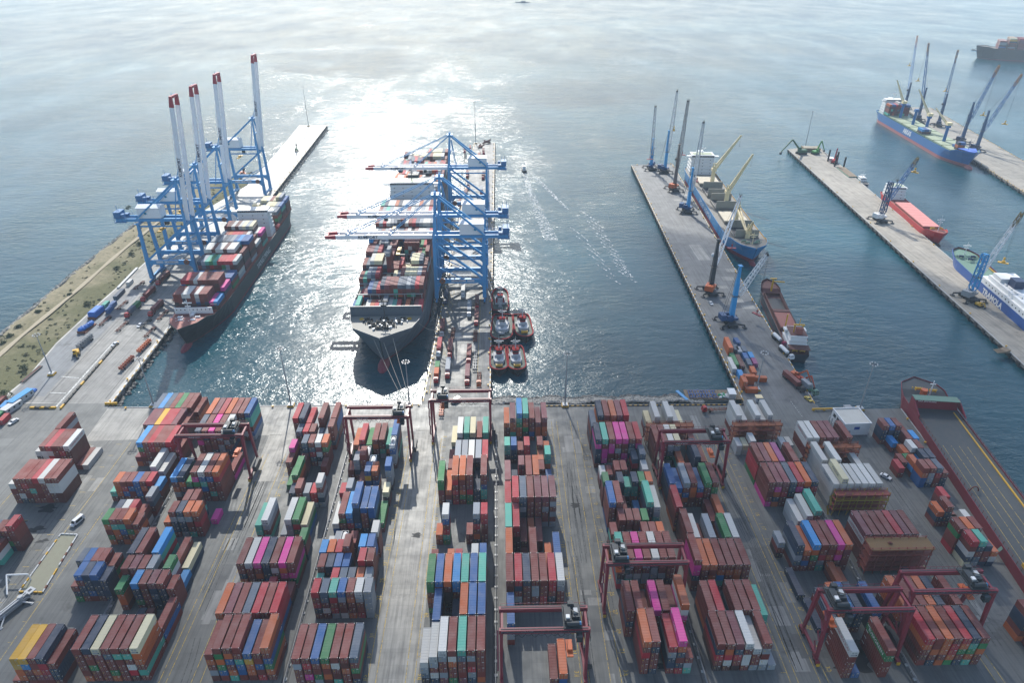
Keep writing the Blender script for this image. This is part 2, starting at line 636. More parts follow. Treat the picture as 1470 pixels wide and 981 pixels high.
for px, py, r, h, lb in [(8, 570, 4.0, 3.6, 'dark round bush at the near end of the grassy bank'), (35, 530, 2.4, 2.2, 'dark bush on the bank beside the leaning lamp mast'),
                         (126, 438, 2.6, 2.4, 'round green bush above the blue tarpaulin loads'), (168, 386, 2.4, 1.6, 'low bush on the bank near the pale kerb'), (200, 351, 2.4, 1.8, 'low bush under the nearest raised crane'),
                         (55, 448, 2.0, 1.1, 'scrubby tuft on the shore side near the stony edge'), (27, 470, 2.2, 1.2, 'scrubby tuft low on the stony shore'), (14, 483, 2.6, 1.2, 'largest scrubby tuft at the stony shore, leftmost'),
                         (4, 493, 2.2, 1.1, 'scrubby tuft at the left picture edge on the shore'), (100, 424, 1.8, 1.2, 'small tuft beside the dirt track'), (188, 365, 2.0, 1.4, 'small bush between track and pier under the crane leg'),
                         (185, 300, 3.5, 2.6, 'green bush behind the raised boom cranes')]:
    bush(px, py, r, h, lb)

# rocks: shore of the spit, rubble bank of the quay
M_ROCK = paint('pale_rock', (0.36, 0.34, 0.3), 0.95, dirt=.4, scale=.6)
M_ROCKD = paint('wet_rock', (0.10, 0.10, 0.095), 0.7, dirt=.4, scale=.6)


def rocks(name, label, gen, n):
    b = MB()
    for k in range(n):
        (x, y, z, r) = gen()
        b.ball((x, y, z), r, 6, 4, 0 if z > -2.3 else 1, (1 + .5 * rnd(), .8 + .4 * rnd(), .7), .28)
    tag(b.build(name, [M_ROCK, M_ROCKD]), label, None, None, 'stuff')


def g1():
    y = random.uniform(250, 690)
    x = np.interp(y, [230, 354, 441, 560, 640, 690], [-300, -296, -300, -302, -285, -250])
    u = rnd()
    return x - 1.5 + 5 * u, y, -2.8 + 2.6 * u, .5 + .7 * rnd()


rocks('shore_rocks', 'pale stones along the shore of the grassy bank', g1, 900)


def g2():
    x = random.uniform(-4, 103)
    u = rnd()
    return x, 277 + 9.5 * u + math.sin(x * .3), -0.1 - 3.2 * u, .5 + .75 * rnd()


rocks('rubble_bank', 'pale rubble stones on the shore right of the middle pier', g2, 1500)
rocks('rubble_bank', 'dark stones at the foot of the left pier edge', lambda: (np.interp(yy := random.uniform(282, 880), [281, 891], [-193.8, -216.9]) + .8 + 1.6 * rnd(), yy, -3.0 + .5 * rnd(), .6 + .6 * rnd()), 600)

# --- pier edges: piles, fenders, kerbs, bollards ------------------------------
def along(a, b_, step, off=0.0):
    a, b_ = Vector(a).to_2d(), Vector(b_).to_2d()
    d = b_ - a
    L = d.length
    d.normalize()
    nrm = Vector((-d.y, d.x))
    k = step / 2
    while k < L:
        yield a + d * k + nrm * off, math.atan2(d.y, d.x)
        k += step


def edge(pier, parent_label, a, b_, piles, wall, kerb_y, bollards=24.0, fender=8.0):
    """edge furniture of a pier side a->b, the water lying to the left of a->b"""
    root = pier or thing('quay_edge', parent_label, 'quay edge', (0, 0, 0))
    if piles:
        m = MB()
        for p, r in along(a, b_, 9.0, -0.9):
            m.tube((p.x, p.y, -7), (p.x, p.y, -1.5), .75, 8)
        for p, r in along(a, b_, 9.0, -3.6):
            m.tube((p.x, p.y, -7), (p.x, p.y, -1.5), .75, 8)
        o = m.build('pile', M_WALL, root)
        o['kind'] = 'stuff'
    m = MB()
    for p, r in along(a, b_, fender, .35):
        m.cbox((p.x, p.y, -1.2), (2.4, .66, 2.0), r)
        q = Vector((math.cos(r), math.sin(r)))
        m.cbox((p.x - q.x * 1.5, p.y - q.y * 1.5, -1.5), (.5, .6, 2.4), r)
    o = m.build('fender', M_BLACK, root)
    o['kind'] = 'stuff'
    m = MB()
    i = 0
    for p, r in along(a, b_, 2.5, -0.35):
        m.cbox((p.x, p.y, .12), (2.46, .34, .26), r, i % 2 if kerb_y else 2)
        i += 1
    o = m.build('kerb', [M_YEL, M_WHITE if kerb_y == 2 else M_BLACK, M_LGREY], root)
    o['kind'] = 'stuff'
    m = MB()
    for p, r in along(a, b_, bollards, -1.3):
        m.tube((p.x, p.y, 0), (p.x, p.y, .7), .35, 8, 0, .28)
        m.tube((p.x, p.y, .7), (p.x, p.y, .95), .55, 8)
    o = m.build('bollard', M_YEL, root)
    o['kind'] = 'stuff'


edge(PIER1, 'yellow kerbed water edge of the left pier by the moored ship', (-217.5, 892), (-193.8, 282), 0, 1, 2, 20)
edge(PIER2, 'yellow and white edge of the middle pier by the big ship', (-39.2, 279.5), (-27.9, 797), 0, 1, 2, 16)
edge(PIER2, 'yellow and white edge of the middle pier by the tugs', (-3.6, 797), (-5.1, 279.5), 0, 1, 2, 16)
edge(PIER3, 'left edge of the grey pier facing the tugs', (121.3, 277), (138.6, 702), 1, 0, 2, 14)
edge(PIER3, 'right edge of the grey pier by the blue bulk carrier', (182.7, 705.5), (156.8, 274), 1, 0, 2, 22)
edge(PIER4, 'left piled edge of the beige pier with small fenders', (284.6, 306.8), (325.5, 762), 1, 0, 0, 40, 9)
edge(PIER4, 'right piled edge of the beige pier by the red coaster', (365.4, 776), (319.4, 357.8), 1, 0, 0, 40, 9)
edge(PIER4, 'near left piled edge of the beige pier', (246, -100), (284.6, 306.8), 1, 0, 0, 40, 9)
edge(PIER5, 'left piled edge of the far right pier', (430, 300), (508.1, 718.3), 1, 0, 1, 30, 12)
edge(PIER5, 'right edge of the far right pier', (612, 985), (545, 640), 1, 0, 1, 30, 12)
edge(PIER3, 'kerb at the blunt end of the grey pier', (138.6, 702.2), (182.7, 706.2), 1, 0, 0, 12)
edge(PIER2, 'rusty kerb at the blunt end of the middle pier', (-27.9, 797.8), (-3.6, 797.5), 0, 1, 0, 12)
edge(None, 'plain quay edge below the left basin', (-193.6, 277.6), (-40, 277.4), 0, 1, 0, 18)
edge(None, 'quay edge beside the long red barge', (197.5, 268.5), (190, 170), 0, 1, 0, 18)
m = MB()
for i in range(76):
    m.box(22 + i * 1.3, 23.3 + i * 1.3 - .02, 274.0 - (i * 1.3) * .008, 274.3 - (i * 1.3) * .008, 0, .45, i % 2)
o = m.build('kerb', [M_YEL, M_BLACK])
tag(o, 'long yellow and black striped kerb in front of the rubble bank', 'kerb')

# --- yard paint ----------------------------------------------------------------
m = MB()
for x, y0, y1 in [(24.2, 122, 262), (26.6, 122, 262), (33.2, 122, 262), (36.6, 122, 262), (88.8, 122, 250), (91.2, 122, 250), (98.0, 122, 250), (100.6, 122, 250), (-42.2, 122, 248), (-39.6, 122, 248), (-30.4, 122, 250), (-27.6, 122, 250),
                  (-106.6, 122, 240), (-104.4, 122, 240), (-96.6, 122, 240), (-93.8, 122, 240), (-160.5, 122, 205), (-170, 122, 250), (-204, 150, 262), (152.5, 122, 180), (155, 122, 180), (-36.4, 286, 420), (-12.2, 286, 420)]:
    y = y0
    while y < y1:
        L_ = 9 + 6 * rnd()
        m.box(x - .11, x + .11, y, min(y + L_, y1), .004, .009)
        y += L_ + (0.6 if rnd() < .5 else 0.05)
for k in range(16):
    y = 130 + 7.9 * k
    for x0 in (22.0, 36.8, 86.9, 101.0, -44, -27.2, -93.4, -162):
        m.box(x0, x0 + 1.7, y - .08, y + .08, .004, .009)
    for x0 in (-176, -190):
        m.box(x0, x0 + 2.4, y - .1, y + .1, .004, .009)
for k in range(10):
    y = 322 + k * 9.0
    m.beam((-33, y, .0065), (-29.5, y + 9, .0065), .2, .005)
    m.beam((-29.5, y, .0066), (-33, y + 9, .0066), .2, .005)
o = m.build('lane_marking', M_YLINE)
tag(o, 'yellow lane lines and bay ticks on the yard', None, None, 'structure')
for x, n0, flip in [(22.9, 1, 1), (38.4, 1, 1), (102.4, 1, 1), (-43.2, 3, -1), (-25.9, 3, -1), (-92.4, 21, -1), (87.6, 21, 1)]:
    for k in range(17):
        y = 251 - k * 7.5
        if n0 + 2 * k > 37:
            continue
        o = text(str(n0 + 2 * k), 2.0, None, M_YLINE, face_matrix((x, y, 0.012), (0, -flip, 0), (flip, 0, 0)), 'bay_number', .02)
        tag(o, None, None, None, 'structure')
m = MB()
a1, a2 = G(80, 585), G(163, 492)
m.beam((a1[0], a1[1], .03), (a2[0], a2[1], .03), 0.9, .05)
for q1, q2 in (((88, 541), (113, 543)), ((72, 564), (95, 565))):
    p, q = G(*q1), G(*q2)
    m.beam((p[0], p[1], .036), (q[0], q[1], .036), .6, .05)
p, q = G(609, 583.5), G(700, 583.5)
m.beam((p[0], p[1], .012), (q[0], q[1], .012), .35, .01)
p, q = G(1152, 599), G(1134, 575)
for k in range(8):
    f0, f1 = k / 8, (k + .6) / 8
    m.beam((p[0] + (q[0] - p[0]) * f0, p[1] + (q[1] - p[1]) * f0, .012), (p[0] + (q[0] - p[0]) * f1, p[1] + (q[1] - p[1]) * f1, .012), .25, .01)
tag(m.build('road_marking', M_WLINE), 'white painted lines on pier and quay', None, None, 'structure')

M_PATCHD = concrete('dark_asphalt_patch', (0.07, 0.073, 0.072), (0.1, 0.102, 0.1), 3.0, joints=False)
M_PATCHL = concrete('light_concrete_patch', (0.19, 0.19, 0.18), (0.24, 0.238, 0.225), 3.0, joints=False)
prng = random.Random(5)
for x0, x1, y0, y1, n in ((25, 40, 125, 255, 15), (87, 103, 125, 225, 13), (-42, -27, 122, 245, 14), (-107, -93, 125, 230, 14), (-190, -163, 150, 265, 12), (-25, 0, 186, 200, 3), (152, 168, 130, 245, 10), (-26, 40, 256, 270, 8), (60, 150, 252, 266, 8)):
    for k in range(n):
        w_, h_ = prng.uniform(1.5, 5.5), prng.uniform(2.0, 13.0)
        x, y = prng.uniform(x0, x1 - w_), prng.uniform(y0, y1 - h_)
        sheet('paving_patch', [(x, y), (x + w_, y), (x + w_, y + h_), (x, y + h_)], M_PATCHD if prng.random() < .45 else M_PATCHL, 'repaired rectangle in the yard paving', .0018 + .0001 * k)
M_WET = paint('wet_stain', (.03, .031, .032), .7, dirt=.1, spec=.2)
for cx, cy, r in ((-184, 207.5, 2.6), (-190, 200, 1.6), (-182.5, 196, 2.2), (-176, 190, 1.3), (112, 133.5, 4.5), (117, 138.0, 3.0), (52, 133, 1.8), (-150, 150, 2.2), (30, 205, 1.5), (-33, 190, 1.4)):
    pts = []
    for k in range(22):
        a = 2 * math.pi * k / 22
        q = r * (1 + .35 * math.sin(2 * a + cx) + .25 * math.sin(5 * a + cy) + .12 * math.sin(9 * a))
        pts.append((cx + 1.6 * q * math.cos(a), cy + .7 * q * math.sin(a)))
    sheet('wet_stain', pts, M_WET, 'dark wet stain on the yard', .0045)
M_TYRE = worn_line('tyre_mark', (.035, .035, .036))
m = MB()
for x0, x1, n in ((26, 39, 9), (88, 101, 8), (-42, -28, 9), (-107, -94, 8), (-188, -165, 9), (152, 166, 6)):
    for k in range(n):
        x = prng.uniform(x0, x1)
        y = prng.uniform(124, 200)
        L_ = prng.uniform(18, 60)
        bend = prng.uniform(-2.5, 2.5)
        for off in (0, 1.9):
            rg = []
            for q in range(9):
                t_ = q / 8
                xx = x + off + bend * t_ * t_
                rg.append([(xx, y + L_ * t_, .0032), (xx + .28, y + L_ * t_, .0032)])
            m.loft([r_[::-1] for r_ in rg][::-1])
tag(m.build('tyre_marks', M_TYRE), 'dark curved tyre marks along the yard lanes', None, None, 'structure')
# tufts of dry grass all over the bank
m = MB()
for k in range(450):
    y = prng.uniform(240, 640)
    xl = np.interp(y, [230, 354, 441, 560, 640, 690], [-300, -296, -300, -302, -285, -250])
    xr = np.interp(y, [282, 304, 342, 394, 440, 560, 640], [-252, -250, -255, -256, -255.5, -256, -241])
    u = prng.random() ** .6
    x = xl + 4 + (xr - xl - 5) * u
    pc = np.interp(y, [230, 300, 345, 400, 450, 520, 590], [-274, -276, -278, -279, -280, -281, -280])
    if abs(x - pc) < 3:
        continue
    r_ = prng.uniform(.5, 1.5)
    for q in range(4):
        a = prng.random() * 6.28
        dx, dy = r_ * math.cos(a), r_ * math.sin(a)
        h_ = prng.uniform(.1, .5)
        m.add([(x - dx, y - dy, .3), (x + dx, y + dy, .3), (x + dx * .6, y + dy * .6, .5 + h_), (x - dx * .7, y - dy * .7, .4 + h_)], [(0, 1, 2, 3)], 0 if prng.random() < .6 else 1)
tag(m.build('grass_tufts', [paint('tuft_green', (.15, .15, .065), 1), paint('tuft_straw', (.34, .29, .18), 1)]), 'dry grass tufts on the bank', None, None, 'stuff')
# ------------------------------------------------------------------ shipping containers
PAL = dict(m='742f29', p='733a42', o='b55a2b', r='a61e2e', b='1d5790', n='20354d', s='4a5a6b', w='c4c4c0', g='2a7844', t='4aa592', k='cf3390', y='cf9f2c', c='cfc6a2', l='8b9299', a='2985c2', v='8a3a72', d='5a2a26', e='3d2a2c')
CNAME = dict(m='maroon brown', p='dusky mauve', o='orange', r='red', b='blue', n='dark navy', s='slate grey', w='white', g='green', t='teal', k='bright pink', y='yellow', c='cream', l='light grey', a='sky blue', v='violet', d='dark brown', e='dark brown')
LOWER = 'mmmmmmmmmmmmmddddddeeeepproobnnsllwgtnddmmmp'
CW, CH, PITCHX = 2.44, 2.6, 2.87


def cont_mat(name, individual, roof):
    t = NT(name)
    if individual:
        base = t.n('ShaderNodeObjectInfo').outputs['Color']
    else:
        base = t.n('ShaderNodeAttribute', attribute_name='paint').outputs['Color']
    p = t.world()
    n1 = t.noise(t.world((1, .35, 1)), 1.1, 5, .7)
    n2 = t.noise(p, 0.25, 3)
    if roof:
        c = t.mix(t.ramp(n2, .3, .7, (.07, .07, .07, 1), (.24, .24, .24, 1)), base, (.40, .35, .32))  # paler roofs: faded dusty paint, plus sky sheen put into the colour
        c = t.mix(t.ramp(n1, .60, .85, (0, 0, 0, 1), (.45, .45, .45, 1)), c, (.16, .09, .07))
    else:
        c = t.mix(t.ramp(n2, .3, .8, (0, 0, 0, 1), (.12, .12, .12, 1)), base, (.3, .25, .2))
        c = t.mix(t.ramp(n1, .62, .9, (0, 0, 0, 1), (.5, .5, .5, 1)), c, (.11, .06, .045))
    t.l(c, t.b.inputs['Base Color'])
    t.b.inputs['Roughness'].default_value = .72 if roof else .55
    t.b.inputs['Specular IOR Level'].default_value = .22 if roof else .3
    return t.m


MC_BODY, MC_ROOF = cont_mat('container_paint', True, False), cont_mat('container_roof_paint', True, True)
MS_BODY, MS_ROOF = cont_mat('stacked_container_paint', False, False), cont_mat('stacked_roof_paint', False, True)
M_BAR = paint('galvanised_bar', (.33, .33, .32), .5, .3)
M_LABEL = paint('placard_yellow', hexc('c9a63a'), .6)
M_PLATE = paint('code_plate', (.55, .55, .53), .6, dirt=.3)
CM = {}


def cont_body(L, H):
    """corrugated box: posts and rails proud, corrugated sides, ribbed roof"""
    m = MB()
    x, y = CW / 2, L / 2
    for sx in (-1, 1):
        for sy in (-1, 1):
            m.box(sx * x - (.16 if sx > 0 else 0), sx * x + (.16 if sx < 0 else 0), sy * y - (.2 if sy > 0 else 0), sy * y + (.2 if sy < 0 else 0), 0, H)
        a, b_ = sorted((sx * x, sx * (x - .08)))
        m.box(a, b_, -y + .2, y - .2, 0, .16)
        m.box(a, b_, -y + .2, y - .2, H - .12, H - .002)
        n = 13 if L > 8 else 6
        st = (L - .4) / n
        pr = []
        for k in range(n):
            y0 = -y + .2 + k * st
            pr += [(x - .025, y0), (x - .025, y0 + st * .45), (x - .09, y0 + st * .55), (x - .09, y0 + st * .9)]
        pr.append((x - .025, y - .2))
        r0 = [(sx * q[0], q[1], .16) for q in pr]
        r1 = [(sx * q[0], q[1], H - .12) for q in pr]
        m.loft([r0, r1] if sx > 0 else [r1, r0])
    for sy in (-1, 1):
        a, b_ = sorted((sy * y, sy * (y - .1)))
        m.box(-x + .16, x - .16, a, b_, 0, .18)
        m.box(-x + .16, x - .16, a, b_, H - .16, H - .002)
    m.add([(-x + .16, y - .05, .18), (x - .16, y - .05, .18), (x - .16, y - .05, H - .16), (-x + .16, y - .05, H - .16)], [(3, 2, 1, 0)])
    m.add([(-x + .16, -y + .06, .18), (x - .16, -y + .06, .18), (x - .16, -y + .06, H - .16), (-x + .16, -y + .06, H - .16)], [(0, 1, 2, 3)])
    n = 12 if L > 8 else 6
    rg = []
    st = (L - .4) / n
    for k in range(n):
        y0 = -y + .2 + k * st
        for f, z in ((0, H - .03), (.5, H - .03), (.6, H - .06), (.9, H - .06)):
            rg.append([(-x + .08, y0 + st * f, z), (x - .08, y0 + st * f, z)])
    rg.append([(-x + .08, y - .2, H - .03), (x - .08, y - .2, H - .03)])
    k0 = len(m.f)
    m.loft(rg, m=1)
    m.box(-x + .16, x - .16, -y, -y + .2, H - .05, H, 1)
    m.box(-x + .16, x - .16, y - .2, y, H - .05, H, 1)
    for sx in (-1, 1):
        for sy in (-1, 1):
            m.cbox((sx * (x - .09), sy * (y - .1), H - .055), (.2, .22, .13), 0, 3)
    # code panels: small pale plates at the upper corners of sides and ends
    for sx in (-1, 1):
        a, b_ = sorted((sx * (x + .004), sx * (x - .03)))
        m.box(a, b_, y - 1.9, y - .5, H - .62, H - .34, 2)
        m.box(a, b_, -y + .35, -y + .65, .9, 1.2, 2)
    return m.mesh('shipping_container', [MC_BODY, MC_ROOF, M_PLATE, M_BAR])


def cont_door(H, side):
    m = MB()
    x0, x1 = (-1.05, -.02) if side < 0 else (.02, 1.05)
    m.box(x0, x1, -.05, 0, .2, H - .18, 0)
    for k in range(3):
        z = .45 + k * .75
        m.box(x0 + .08, x1 - .08, -.065, -.05, z, z + .42, 0)
    for fx in (.3, .72):
        xx = x0 + (x1 - x0) * fx
        m.box(xx - .03, xx + .03, -.11, -.068, .14, H - .12, 1)
    m.box(x0 + .5, x0 + .78, -.075, -.066, 1.55, 1.9, 2)
    if side > 0:
        m.box(x0 + .35, x0 + .98, -.075, -.066, 2.02, 2.3, 3)
    return m.mesh('door', [MC_BODY, M_BAR, M_LABEL, M_PLATE])


def cont_unit(H):
    """refrigeration unit that fills one end of a reefer"""
    m = MB()
    m.box(-1.04, 1.04, -.05, 0, .2, H - .2, 0)
    m.box(-.95, .95, -.08, -.05, .3, 1.1, 1)
    m.tube((-.45, -.09, 1.75), (-.45, -.05, 1.75), .38, 10, 1)
    m.tube((.45, -.09, 1.75), (.45, -.05, 1.75), .38, 10, 1)
    m.box(.55, .95, -.09, -.08, .5, .9, 2)
    return m.mesh('cooling_unit', [M_WHITE, M_GREY, M_DARK])


for L_ in (12.19, 6.06):
    CM['body', L_] = cont_body(L_, CH)
CM['door', -1], CM['door', 1], CM['unit'] = cont_door(CH, -1), cont_door(CH, 1), cont_unit(CH)
CM['unit'].materials[0] = MC_BODY

CONTS = []       # every container of the scene: dict(x,y,z,L,rz,col,label,face)


def jitter(h):
    c = hexc(PAL[h])
    f, s = random.uniform(.74, 1.0), random.uniform(-.06, .06)
    g_ = sum(c) / 3
    return tuple(max(.004, min(.85, (v * (1 - max(s, 0)) + g_ * max(s, 0)) * f)) for v in c) + (1.0,)


def put(x, y, z, L, col, where, rz=0.0, kind='box', face=None):
    CONTS.append(dict(x=x, y=y, z=z, L=L, rz=rz, col=col, rgba=jitter(col), where=where, kind=kind, face=face if face is not None else (1 if rnd() < .72 else -1)))


ORD = ['zeroth', 'first', 'second', 'third', 'fourth', 'fifth', 'sixth', 'seventh', 'eighth', 'ninth', 'tenth']
FRONTS = {}


def bay(lane, yf, L, x0, spec, pitch=PITCHX, row='', lower=LOWER):
    """one row of stacks; spec tokens: tiers + top colour [: colours of the tiers below it]"""
    L_ = 12.19 if L == 40 else 6.06
    toks = spec.split()
    n_ = len([t for t in toks if t != '-'])
    k_ = 0
    for i, t in enumerate(toks):
        if t == '-':
            continue
        k_ += 1
        top, _, low = t.partition(':')
        n, c = int(top[0]), top[1]
        x = x0 + i * pitch + CW / 2
        for q in range(n):
            d = n - 1 - q                       # tiers below the top
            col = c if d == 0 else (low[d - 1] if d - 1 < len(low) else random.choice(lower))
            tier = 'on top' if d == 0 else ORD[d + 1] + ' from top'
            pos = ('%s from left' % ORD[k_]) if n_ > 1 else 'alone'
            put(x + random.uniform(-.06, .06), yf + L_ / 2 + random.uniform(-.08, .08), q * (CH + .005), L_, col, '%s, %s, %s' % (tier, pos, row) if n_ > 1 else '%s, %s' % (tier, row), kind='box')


# lane landmarks used in the labels
A_ = 'lane behind yellow containers'
B_ = 'lane of leftmost red gantry'
C_ = 'lane behind near pink containers'
D_ = 'lane with white tank containers'
E_ = 'lane left of central rails'
F_ = 'lane right of central rails'
H_ = 'lane behind upper pink containers'
I_ = 'lane beside small white cone'
J_ = 'lane holding green lettered container'
K_ = 'lane behind brown empty rack'
Q_ = 'blocks beside long red barge'
Z_ = 'isolated block far left'


def lane(name, rows):
    rows = sorted(rows, key=lambda r: r[0])
    for k, r in enumerate(rows):
        bay(name, r[0], r[1], r[2], r[3], r[4] if len(r) > 4 else PITCHX, 'row %s, %s' % (['one', 'two', 'three', 'four', 'five', 'six', 'seven', 'eight', 'nine', 'ten', 'eleven', 'twelve', 'thirteen'][k], name))


lane(Z_, [(210.8, 40, -198.0, '4w:mmm 5m:mmw 5m:rmm 5m:mtmm 5r:mmm 5w:mmm 5m:wwdd 5m:wwdd', 2.5),
          (231.2, 40, -199.2, '4w 5m:w 5r:w 5m 5m 5w:ddd 1m 1w', 2.5),
          (244.0, 40, -197.0, '5m', 2.5)])
lane(A_, [(130.4, 40, -150.2, '1m 5y:yoo 5y:am 5m:mo 5n:rr 4m:nnd', 2.55),
          (161.5, 20, -147.6, '3m:n 5b:mnn 5n:nnb 5b:nnn 4n:nnn', 2.55),
          (170.3, 20, -149.8, '4s 4b 4m 4m 3m:g', 2.55),
          (187.5, 20, -148.6, '5g:omgo 5m:tood 5m:tbdo 5o:mgod 4m:omg', 2.6),
          (195.0, 20, -148.6, '4n 4w 4r 3m:d', 2.6),
          (202.4, 20, -150.2, '- - - - 4l:sd', 2.6),
          (211.2, 20, -159.2, '2t 4o:ood 4m:rbm 4m:bmm 4b:bbn 4m:omm 4r:nbb 3a:md', 2.6),
          (220.2, 40, -148.4, '- 4w:dd 3w:dm', 2.6),
          (233.0, 40, -159.0, '2p:o 5a:grm 5m:mmm 5r:rmd 5m:omm 5m:dmm 5r:rmm 3m', 2.45),
          (245.8, 40, -159.3, '5p 5p 5y 5r 5r 5p 4m', 2.47),
          (258.4, 40, -160.7, '5s 5a 5s 5m 5g 5m 5m 4m:oo', 2.56)])
lane(B_, [(131.4, 40, -129.0, '6m:mmmmo 6n:mmgmm 6c:pmmmm 6m:smmgo 6m:tmmmm 6m:tmwrd 6c:oomtm'),
          (144.2, 40, -129.0, '- - 1n 1m - - 3m:bm'),
          (157.6, 20, -130.2, '4g:oom - 5a:nngd 5m:dmmm 5p:nsnn 5m:nnnn 4m:mmm'),
          (164.2, 20, -130.6, '5m 5p 5m 5l - 5g:wpp 2a:n'),
          (171.2, 40, -131.7, '5n 5m 3o 5a:trt - 3m 2c:n'),
          (191.0, 20, -131.4, '- 3o 5m:lnnm 5n:lnnl 5o:lmmt 5o:mrmm'),
          (197.4, 20, -131.4, '- 1g - 5m 5m - 1k'),
          (210.4, 40, -132.9, '5a:mol 5n:omn 4g:nd 6m:kgmm 6w:btbm 6m:bmmt 6o:rmmm'),
          (223.2, 40, -132.9, '- - - - - - 2m:k'),
          (237.2, 40, -132.6, '6s:mkmm 6m:nmmm 6k:mmmn 6m:lmll 6w:mlmn - -'),
          (250.0, 40, -132.6, '6o 6p 6r 6o 6m 6m 6b:ttmb')])
lane(C_, [(130.8, 40, -90.0, '5m:oml 6m:gogb 6m:obmo 6m:mtbb 5b:yoom 5m:mbmr 6o:mbgo'),
          (145.4, 40, -91.9, '5o 5p 5m 5s 5r:m 5m:p 5r:rrb'),
          (158.2, 20, -92.0, '- - - - 3r - 2m'),
          (165.6, 40, -91.8, '5m:mno 5w:mmm 5k:mod 5n:nnb 5m:wmm 5k:okm 5m:mkg'),
          (178.6, 20, -91.4, '- - - - - - 4g:mm'),
          (188.8, 40, -93.4, '3t:t 4w:lmt - 1l 4w:lll 4g:rgo 3c:gb'),
          (206.0, 20, -91.0, '- - 3n:nm 4m:mmm 3l:ll 3r:rl 5w:mlnl'),
          (213.8, 40, -91.4, '- 2g 4g:om'),
          (224.9, 20, -91.4, '3m:m - 3m - - 2m -'),
          (231.4, 20, -91.4, '4k:omm - 5s:nnm 5m:srsm 5w:pwnw 5o:gmmm'),
          (242.6, 20, -94.0, '- 4s 4r 4m 3l 3l 5m:mm'),
          (249.2, 40, -94.0, '5r:m 5n 4r 3l 5m:mmm 3l 5m:bb')])
lane(D_, [(128.8, 40, -63.4, '5m:lmm 5m:rmk 5b:mmg 5g:omo 5m:wmd 5m:dom 5s:mgd'),
          (152.8, 20, -63.2, '5r:mrn 5s:smwm 5t:rmrl 5b:lmmw 5m:ommo 5w:lmmr 5l:llll'),
          (159.5, 20, -64.5, '3t - 4r 4s 4s 4o 4l'),
          (166.0, 20, -64.5, '4m:mm 4n:nn 4b 4b:nn - 5r 5m:mm'),
          (172.6, 20, -65.3, '4a 4o 4r 5m:oo - 5a 5b:bb'),
          (179.2, 20, -64.8, '2w 3l - 3m - - 5w'),
          (191.6, 40, -65.2, '2w 4m:g 4a:br 6b:nnnb 5b:mmm 5b:bnn 2g'),
          (205.8, 20, -65.0, '3r 4l:ln - - - - 3c'),
          (215.6, 20, -65.0, '- - 2m 4b:yb 4o:mb - 5b:lll'),
          (222.6, 20, -65.0, '2m 4l:l 5m:mmm - - - -'),
          (229.2, 20, -65.0, '- 3m 2s - - - 4b:ll'),
          (236.2, 40, -65.0, '3o 4r 3g 4m 4m:mt 3t 5b')])
lane(E_, [(128.6, 40, -25.2, '4w:ls 5w:lmwn 6w:lmml 6m:womm 6t:smmm 6m:lmrl 6m:mmmm'),
          (141.5, 40, -25.2, '- 5b:bmm - 3n 6o:ddd 6b 6b'),
          (154.2, 40, -25.2, '6g:gmomg 6b 6o:meee 6a:ammn 6t 6b 6t'),
          (167.2, 20, -25.2, '4m - 4o 4r - 5w 5b'),
          (185.0, 20, -25.0, '2o:m 6w:bmrtg - - 2m:m 6l:nrmon 6r:rmmmd'),
          (206.5, 40, -25.5, '5g:gpmmr 3o:ml 6o:rmrmr 6o:mmogm 6m:mprgg 3n:nn 6m:mbttm'),
          (220.0, 40, -25.2, '- 3m 5l 5l 5w 5l 5r'),
          (243.6, 40, -25.4, '- 1c 3w:s 3t:t 3c:s 2m 3t:t')])
lane(F_, [(141.6, 40, 1.4, '4b:blm'),
          (156.2, 40, 1.3, '5m:mnb 5r:nml 5n:mdmm 5m:llmn 5m:mmrm 5r:rmn 5w:lmmm'),
          (168.4, 40, 1.3, '5o - 1m 5m:md - 2o 4b'),
          (181.0, 40, 1.3, '5t 5r:rdd 2m 2o 2m - -'),
          (193.5, 40, 1.3, '5r 6r:ml 6s:nlns 6m:mmms 6p:mmmn 6p:mlmml 6p:lmlml'),
          (209.2, 40, 1.4, '4p 2n - 5m:md 5o 2m 2b'),
          (218.4, 20, 1.4, '- - 4p:rr 1m - 3m -'),
          (224.8, 20, 1.4, '- - 2m - 1m 3o 4t:tomn'),
          (231.2, 20, 1.4, '4t:tn 4b:nnd 3m:mm 4r:rp - 4m:ogn 3o'),
          (247.2, 40, 1.4, '4o:dm 5p:oot 6a:tgoo 6t:mog 5m:dmbm 4p:oot 5p:moo')])
bay(F_, 127.6, 40, 14.4, '1m 2o:b', 2.8, 'near end, ' + F_)
lane(H_, [(130.4, 40, 42.5, '6o:mrmmm 6m:nmmmn - 5r:lnnm 6k:onmnr 3m:lt', 2.7),
          (143.6, 40, 39.9, '5m:mnm 5m:m 3m 5k:mm 5m:lm 4m 6o:wkr'),
          (163.0, 40, 40.1, '6t 6m:ldl 6k:mmwl 6m:lmll 6w:nlln 6m:mmld 6m:mmmd'),
          (176.4, 20, 39.6, '5m:t - - - 5m 5m 5o'),
          (183.4, 20, 40.7, '- 5m:mm 5m:ml 5m:mm 5g - -'),
          (189.9, 40, 40.7, '6b:mmm 6m:mm 3m - 2a 6t:nn 5w:ltt'),
          (204.2, 20, 40.6, '5g 3a 5n:nn 4t:td 5n:tt 5g 5o:o'),
          (214.4, 20, 41.0, '3w 3m 4m:m 4m - - 4w:l'),
          (221.0, 20, 41.0, '- - - - - 4s:r 5s:n'),
          (227.9, 40, 40.5, '6n:knnnm 6t:mkkkn 6m:kkmml 6k:mlmmm 6k:mmkkn 6m:nlnmd 6r:knmm'),
          (240.6, 40, 40.2, '5s', 2.87),
          (244.8, 40, 43.6, '6n:oooo 6m:o 6o:o 6p:m 6r:r')])
